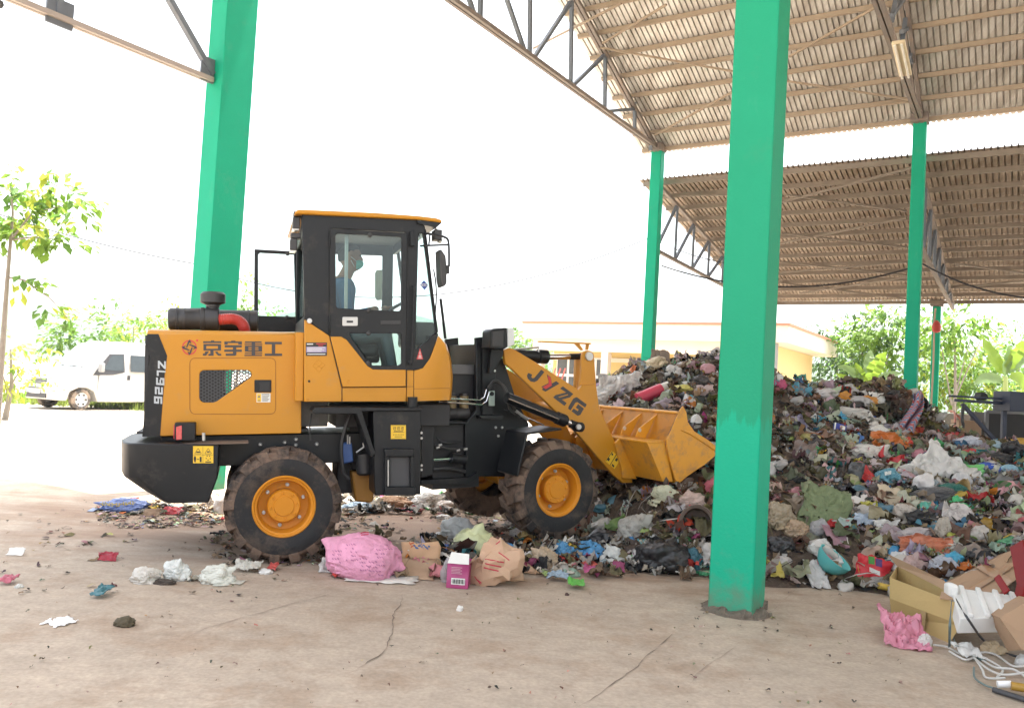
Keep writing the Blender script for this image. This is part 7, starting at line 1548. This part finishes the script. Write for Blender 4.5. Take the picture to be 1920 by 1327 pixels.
# --- cartons and foam in the right foreground
def polybox(name, label, cat, faces, mat, thick=.006, parent=None):
    """cardboard from world-space quads"""
    bm = nb(); mp = {}
    for f in faces:
        vs = []
        for q in f:
            key = tuple(round(x, 4) for x in q); mp.setdefault(key, bm.verts.new(q)) if key not in mp else None; vs.append(mp[key])
        bm.faces.new(vs)
    o = link(name, bm, mat, parent, smooth=0); m = o.modifiers.new('thickness', 'SOLIDIFY'); m.thickness = thick
    return tag(o, label, cat) if label else o
# open ochre carton
g0, g1 = gnd(1672, 1158), gnd(1780, 1205); g2 = g1+Vector((.16, .30, 0)); g3 = g0+Vector((.20, .36, 0))
def up(p_, px, py): return onplane(px, py, p_, Vector((0, 1, 0)))
t0_, t1_ = up(g0, 1668, 1082), up(g1, 1795, 1130); t2_, t3_ = g2+Z*(t1_.z-.0), g3+Z*(t0_.z+.02); t2_.z = t1_.z; 
mid = lambda a, b, f=.5: a.lerp(b, f)
b0, b1 = mid(g0, t0_, .52)-Vector((.03, .05, 0)), mid(g1, t1_, .52)-Vector((-.02, .06, 0))
cbx = polybox('open_carton', 'open sagging ochre cardboard carton on the floor at the right', 'carton', [(g0, g1, b1, b0), (b0, b1, t1_, t0_), (g1, g2, t2_, b1), (b1, t2_, t1_), (g2, g3, t3_, t2_), (g3, g0, b0, t3_), (b0, t0_, t3_), (g0, g1, g2, g3)], CARDY)
polybox('flap', None, None, [(t3_, t2_, t2_+Vector((.02, .12, .06)), t3_+Vector((-.02, .12, .07)))], CARD, parent=cbx); polybox('flap', None, None, [(mid(t1_, t2_, .3), t2_, t2_+Vector((-.12, -.10, .03)), mid(t1_, t2_, .3)+Vector((-.14, -.06, .02)))], CARD, parent=cbx)
bm = nb(); q0, q1 = mid(g0, g1, .48)-Vector((0, .012, 0)), mid(b0, b1, .44)-Vector((0, .012, 0)); bm.faces.new([bm.verts.new(v) for v in (q0, q0+(g1-g0)*.10, q1+(g1-g0)*.10, q1)]); link('tape', bm, M('tape_tan', (.42, .30, .15), .25), cbx, smooth=0)
sheet(1720, 1110, 46, 18, 'plastic_film', 'pink plastic film inside the open ochre carton', 'film', (.50, .16, .22), 'film', 10, .2, .6, lift=.1)
sheet(1692, 1188, 76, 46, 'plastic_film', 'bright pink shiny film on the floor below the ochre carton', 'film', (.80, .30, .40), 'clear', 26, .26, .75, rot=-18)
blob(1735, 1200, 24, 34, 'plastic_bag', 'twisted white film end beside the bright pink film', 'film', (.62, .61, .58), 'film', crease=.3, lumps=.4)
# long brown carton
Ql = [(1758, 1093), (1800, 1072), (1890, 1030), (1920, 1052)]
LBy = 6.55
pA, pB, pC_, pD_ = at(1760, 1100, 6.6), at(1896, 1032, 6.9), at(1935, 1062, 6.6), at(1838, 1140, 6.1)
ofs = Vector((.10, .42, -.12))
polybox('long_carton', 'long closed brown carton tilted against the heap at the right edge', 'carton', [(pA, pD_, pC_, pB), (pA+ofs, pB+ofs, pC_+ofs, pD_+ofs), (pA, pB, pB+ofs, pA+ofs), (pD_, pA, pA+ofs, pD_+ofs), (pC_, pD_, pD_+ofs, pC_+ofs), (pB, pC_, pC_+ofs, pB+ofs)], CARD, .004)
lc2 = bpy.data.objects[[o.name for o in COL.objects if o.name.startswith('long_carton')][-1]]
nrm_ = (pD_-pA).cross(pB-pA).normalized(); nrm_ = nrm_ if nrm_.dot(CAMO-pA) > 0 else -nrm_
def bil(u, v, e=.006): return (pA*(1-u)+pB*u)*(1-v)+(pD_*(1-u)+pC_*u)*v+nrm_*e
bm = nb(); bm.faces.new([bm.verts.new(bil(u, v)) for u, v in ((-.0, .45), (1, .45), (1, .62), (0, .62))]); bm.faces.new([bm.verts.new(bil(u, v, .008)) for u, v in ((.5, 0), (.62, 0), (.62, 1), (.5, 1))]); link('tape', bm, M('tape_gloss', (.33, .19, .10), .2, var=.2), lc2, smooth=0)
# foam lid
FOAM = M('white_foam', (.68, .68, .66), .7, var=.06, vs=12, bump=.15, bs=80, dirt=(.4, .36, .3), dscale=3, damt=.12)
f0, f1, f2, f3 = at(1782, 1100, 6.0), at(1940, 1120, 6.0), at(1960, 1155, 5.5), at(1800, 1158, 5.45)
bm = nb(); nz2 = (f1-f0).cross(f3-f0).normalized(); nz2 = nz2 if nz2.z > 0 else -nz2; prism(bm, [[f0, f1, f2, f3]], nz2*-.11)
for i in range(5):
    a = f0.lerp(f1, .12+.2*i); b = f3.lerp(f2, .12+.2*i); bar(bm, a+nz2*.012, b+nz2*.012, .035, .03, nz2)
foam = tag(link('foam_tray', bm, FOAM, bevel=.008), 'white ribbed polystyrene tray lying before the long brown carton', 'foam tray')
bm = nb(); cq = at(1783, 1106, 5.9); box(bm, cq+Z*.0, (.07, .09, .10)); tag(link('foam_block', bm, FOAM, bevel=.02), 'small white foam block at the corner of the ribbed tray', 'foam block')
# carton corner at the right edge
e0, e1, e2, e3 = at(1874, 1157, 5.3), at(1935, 1122, 5.5), at(1960, 1215, 5.2), at(1916, 1217, 5.0)
polybox('carton_corner', 'brown carton corner cut by the right picture edge', 'carton', [(e0, e1, e2, e3), (e0+Vector((.1, .3, -.05)), e1+Vector((.1, .3, -.05)), e1, e0), (e0, e3, e3+Vector((.1, .3, -.1)), e0+Vector((.1, .3, -.05)))], CARD)
# red plastic slats
REDP = M('red_plastic', (.20, .008, .008), .55, spec=.2)
bm = nb(); bar(bm, at(1908, 1020, 6.3), at(1926, 1110, 5.9), .03, .12, FW); bar(bm, at(1925, 1050, 6.2), at(1912, 1120, 5.9), .03, .07, FW); o = tag(link('red_slat', bm, REDP, bevel=.006), 'broken dark red plastic slats at the right picture edge', 'slats')
bm = nb(); bar(bm, at(1869, 1080, 6.0), at(1888, 1110, 5.8), .012, .05, FW); tag(link('red_slat', bm, REDP, bevel=.004), 'small red plastic blade lying on the long carton', 'slat')
# straps and cords
STRP = M('strap_grey', (.12, .17, .17), .5, var=.15)
def ribbon(name, pixs, wd, mat, label, cat, nup=None):
    P = smoothpx([at(*q) for q in pixs], 8); bm = nb(); pr = None
    for i, p in enumerate(P):
        d = (P[min(i+1, len(P)-1)]-P[max(0, i-1)]).normalized(); s = d.cross(FW).normalized()*wd/2; q = (bm.verts.new(p+s), bm.verts.new(p-s))
        if pr: bm.faces.new((pr[0], pr[1], q[1], q[0]))
        pr = q
    o = link(name, bm, mat, smooth=60); o.modifiers.new('thickness', 'SOLIDIFY').thickness = .002; return tag(o, label, cat)
def gy_(x, y, z=.01): p = gnd(x, y, z); return (x, y, p.y)
ribbon('strap', [(1784, 1125, 5.6), (1781, 1170, 5.3), gy_(1780, 1212, .03)], .018, STRP, 'grey packing strap hanging in front of the ochre carton', 'strap')
ribbon('strap', [(1792, 1122, 5.6), (1815, 1160, 5.3), gy_(1850, 1205, .03), gy_(1900, 1228, .02), gy_(1960, 1240, .02)], .016, M('strap_dark', (.05, .055, .06), .5), 'dark packing strap running down to the right from the foam block', 'strap')
ribbon('strap', [gy_(1788, 1195, .08), gy_(1795, 1212, .05), gy_(1822, 1228, .02), gy_(1850, 1240, .02)], .018, STRP, 'grey strap end lying on the floor among white cords', 'strap')
CORD = M('cord_white', (.52, .51, .48), .8); CORDG = M('cord_dark', (.05, .05, .055), .6)
bm = nb()
for pts_c in ([(1750, 1208), (1775, 1212), (1800, 1225), (1825, 1232), (1850, 1252), (1880, 1264), (1920, 1260)], [(1780, 1220), (1810, 1236), (1835, 1230), (1860, 1240), (1880, 1255), (1870, 1268)], [(1830, 1236), (1842, 1255), (1850, 1270), (1885, 1270)], [(1825, 1228), (1845, 1222), (1870, 1228), (1900, 1248), (1930, 1245)], [(1838, 1234), (1865, 1250), (1900, 1254), (1925, 1270)]):
    tube(bm, smoothpx([gnd(x, y, .012+.02*IR.random()) for x, y in pts_c]), .007, 6)
tag(link('cord_tangle', bm, CORD), 'tangle of white cords on the floor at the lower right', 'cord')
bm = nb(); tube(bm, smoothpx([gnd(1826, 1250, .02), gnd(1828, 1270, .02), gnd(1850, 1285, .02), gnd(1870, 1290, .02)]), .006, 6); tag(link('cord', bm, STRP), 'short grey wire loop near the lower right corner', 'wire')
bm = nb(); a, b = gnd(1862, 1292, .02), gnd(1945, 1318, .02); tube(bm, [a, a.lerp(b, .5), b], .016, 8); rod = tag(link('tool_handle', bm, CORDG), 'black handle with a yellow grip in the lower right corner', 'tool'); bm = nb(); tube(bm, [gnd(1896, 1285, .05), gnd(1940, 1292, .05)], .024, 10); link('grip', bm, M('grip_yellow', (.35, .2, .03), .5), rod)
bm = nb(); tube(bm, [gnd(1870, 1282, .04), gnd(1896, 1282, .05)], .02, 10); link('ferrule', bm, WHT, rod)
sheet(1812, 1226, 40, 18, 'paper_scrap', 'torn white film folded at the foot of the grey strap', 'film', (.62, .62, .6), 'film', 10, .2, .8); blob(1865, 1215, 40, 30, 'food_scrap', 'beige peelings on the floor under the foam tray', 'scraps', (.36, .28, .18), 'paper', crease=.3, lumps=.4)
blob(1918, 1236, 24, 30, 'foam_lump', 'round white lump at the right edge of the cords', 'foam', (.62, .62, .6), 'bag')
# --- many more small bags bedded in the heap (repeats sharing a description)
GRP = [('dirty white plastic bag half buried in the garbage heap', (.46, .44, .41), 'white bags buried in the heap', 44), ('crumpled grey film bag half buried in the garbage heap', (.30, .29, .28), 'grey bags buried in the heap', 34), ('torn black plastic bag half buried in the garbage heap', (.03, .03, .03), 'black bags buried in the heap', 30), ('muddy brown sack half buried in the garbage heap', (.20, .14, .09), 'brown sacks buried in the heap', 40)]
for lab, col, grp, n in GRP:
    protos = []
    for v in range(3):
        bm = nb(); bmesh.ops.create_icosphere(bm, subdivisions=3, radius=1); o_ = Vector((IR.uniform(0, 50), IR.uniform(0, 50), 1))
        for q in bm.verts:
            d = q.co.normalized(); q.co = d*(1+.35*mnoise.noise(d*1.4+o_)+.2*mnoise.noise(d*3+o_)-.22*abs(mnoise.noise(d*5+o_)))*.1; q.co.z *= .7
        ob = link('buried_bag', bm, pmat(col, 'bag'), smooth=60, origin=(0, 0, 0)); protos.append(ob)
    for i in range(n):
        src = protos[i % 3]; o = src if i < 3 else src.copy()
        if i >= 3: COL.objects.link(o)
        p = rp(); s = IR.uniform(.5, 1.15); o.location = p+Z*.02; o.rotation_euler = (IR.uniform(-.6, .6), IR.uniform(-.6, .6), IR.uniform(0, 6.28)); o.scale = (s*IR.uniform(.8, 1.5), s, s*IR.uniform(.7, 1.1)); tag(o, lab, 'bag', grp)
# ================================================================== HAZE
bm = nb(); box(bm, (0, 330, 34), (1700, 760, 70.0)); hz = link('haze', bm, None, smooth=0); tag(hz, kind='stuff')
hm = bpy.data.materials.new('haze_air'); hm.use_nodes = True; N = hm.node_tree.nodes
for n in list(N): N.remove(n)
ho = N.new('ShaderNodeOutputMaterial'); pv = N.new('ShaderNodeVolumePrincipled'); pv.inputs['Color'].default_value = (.9, .95, 1, 1); pv.inputs['Density'].default_value = .0005; pv.inputs['Anisotropy'].default_value = .2
hm.node_tree.links.new(pv.outputs[0], ho.inputs['Volume']); hz.data.materials.clear(); hz.data.materials.append(hm)
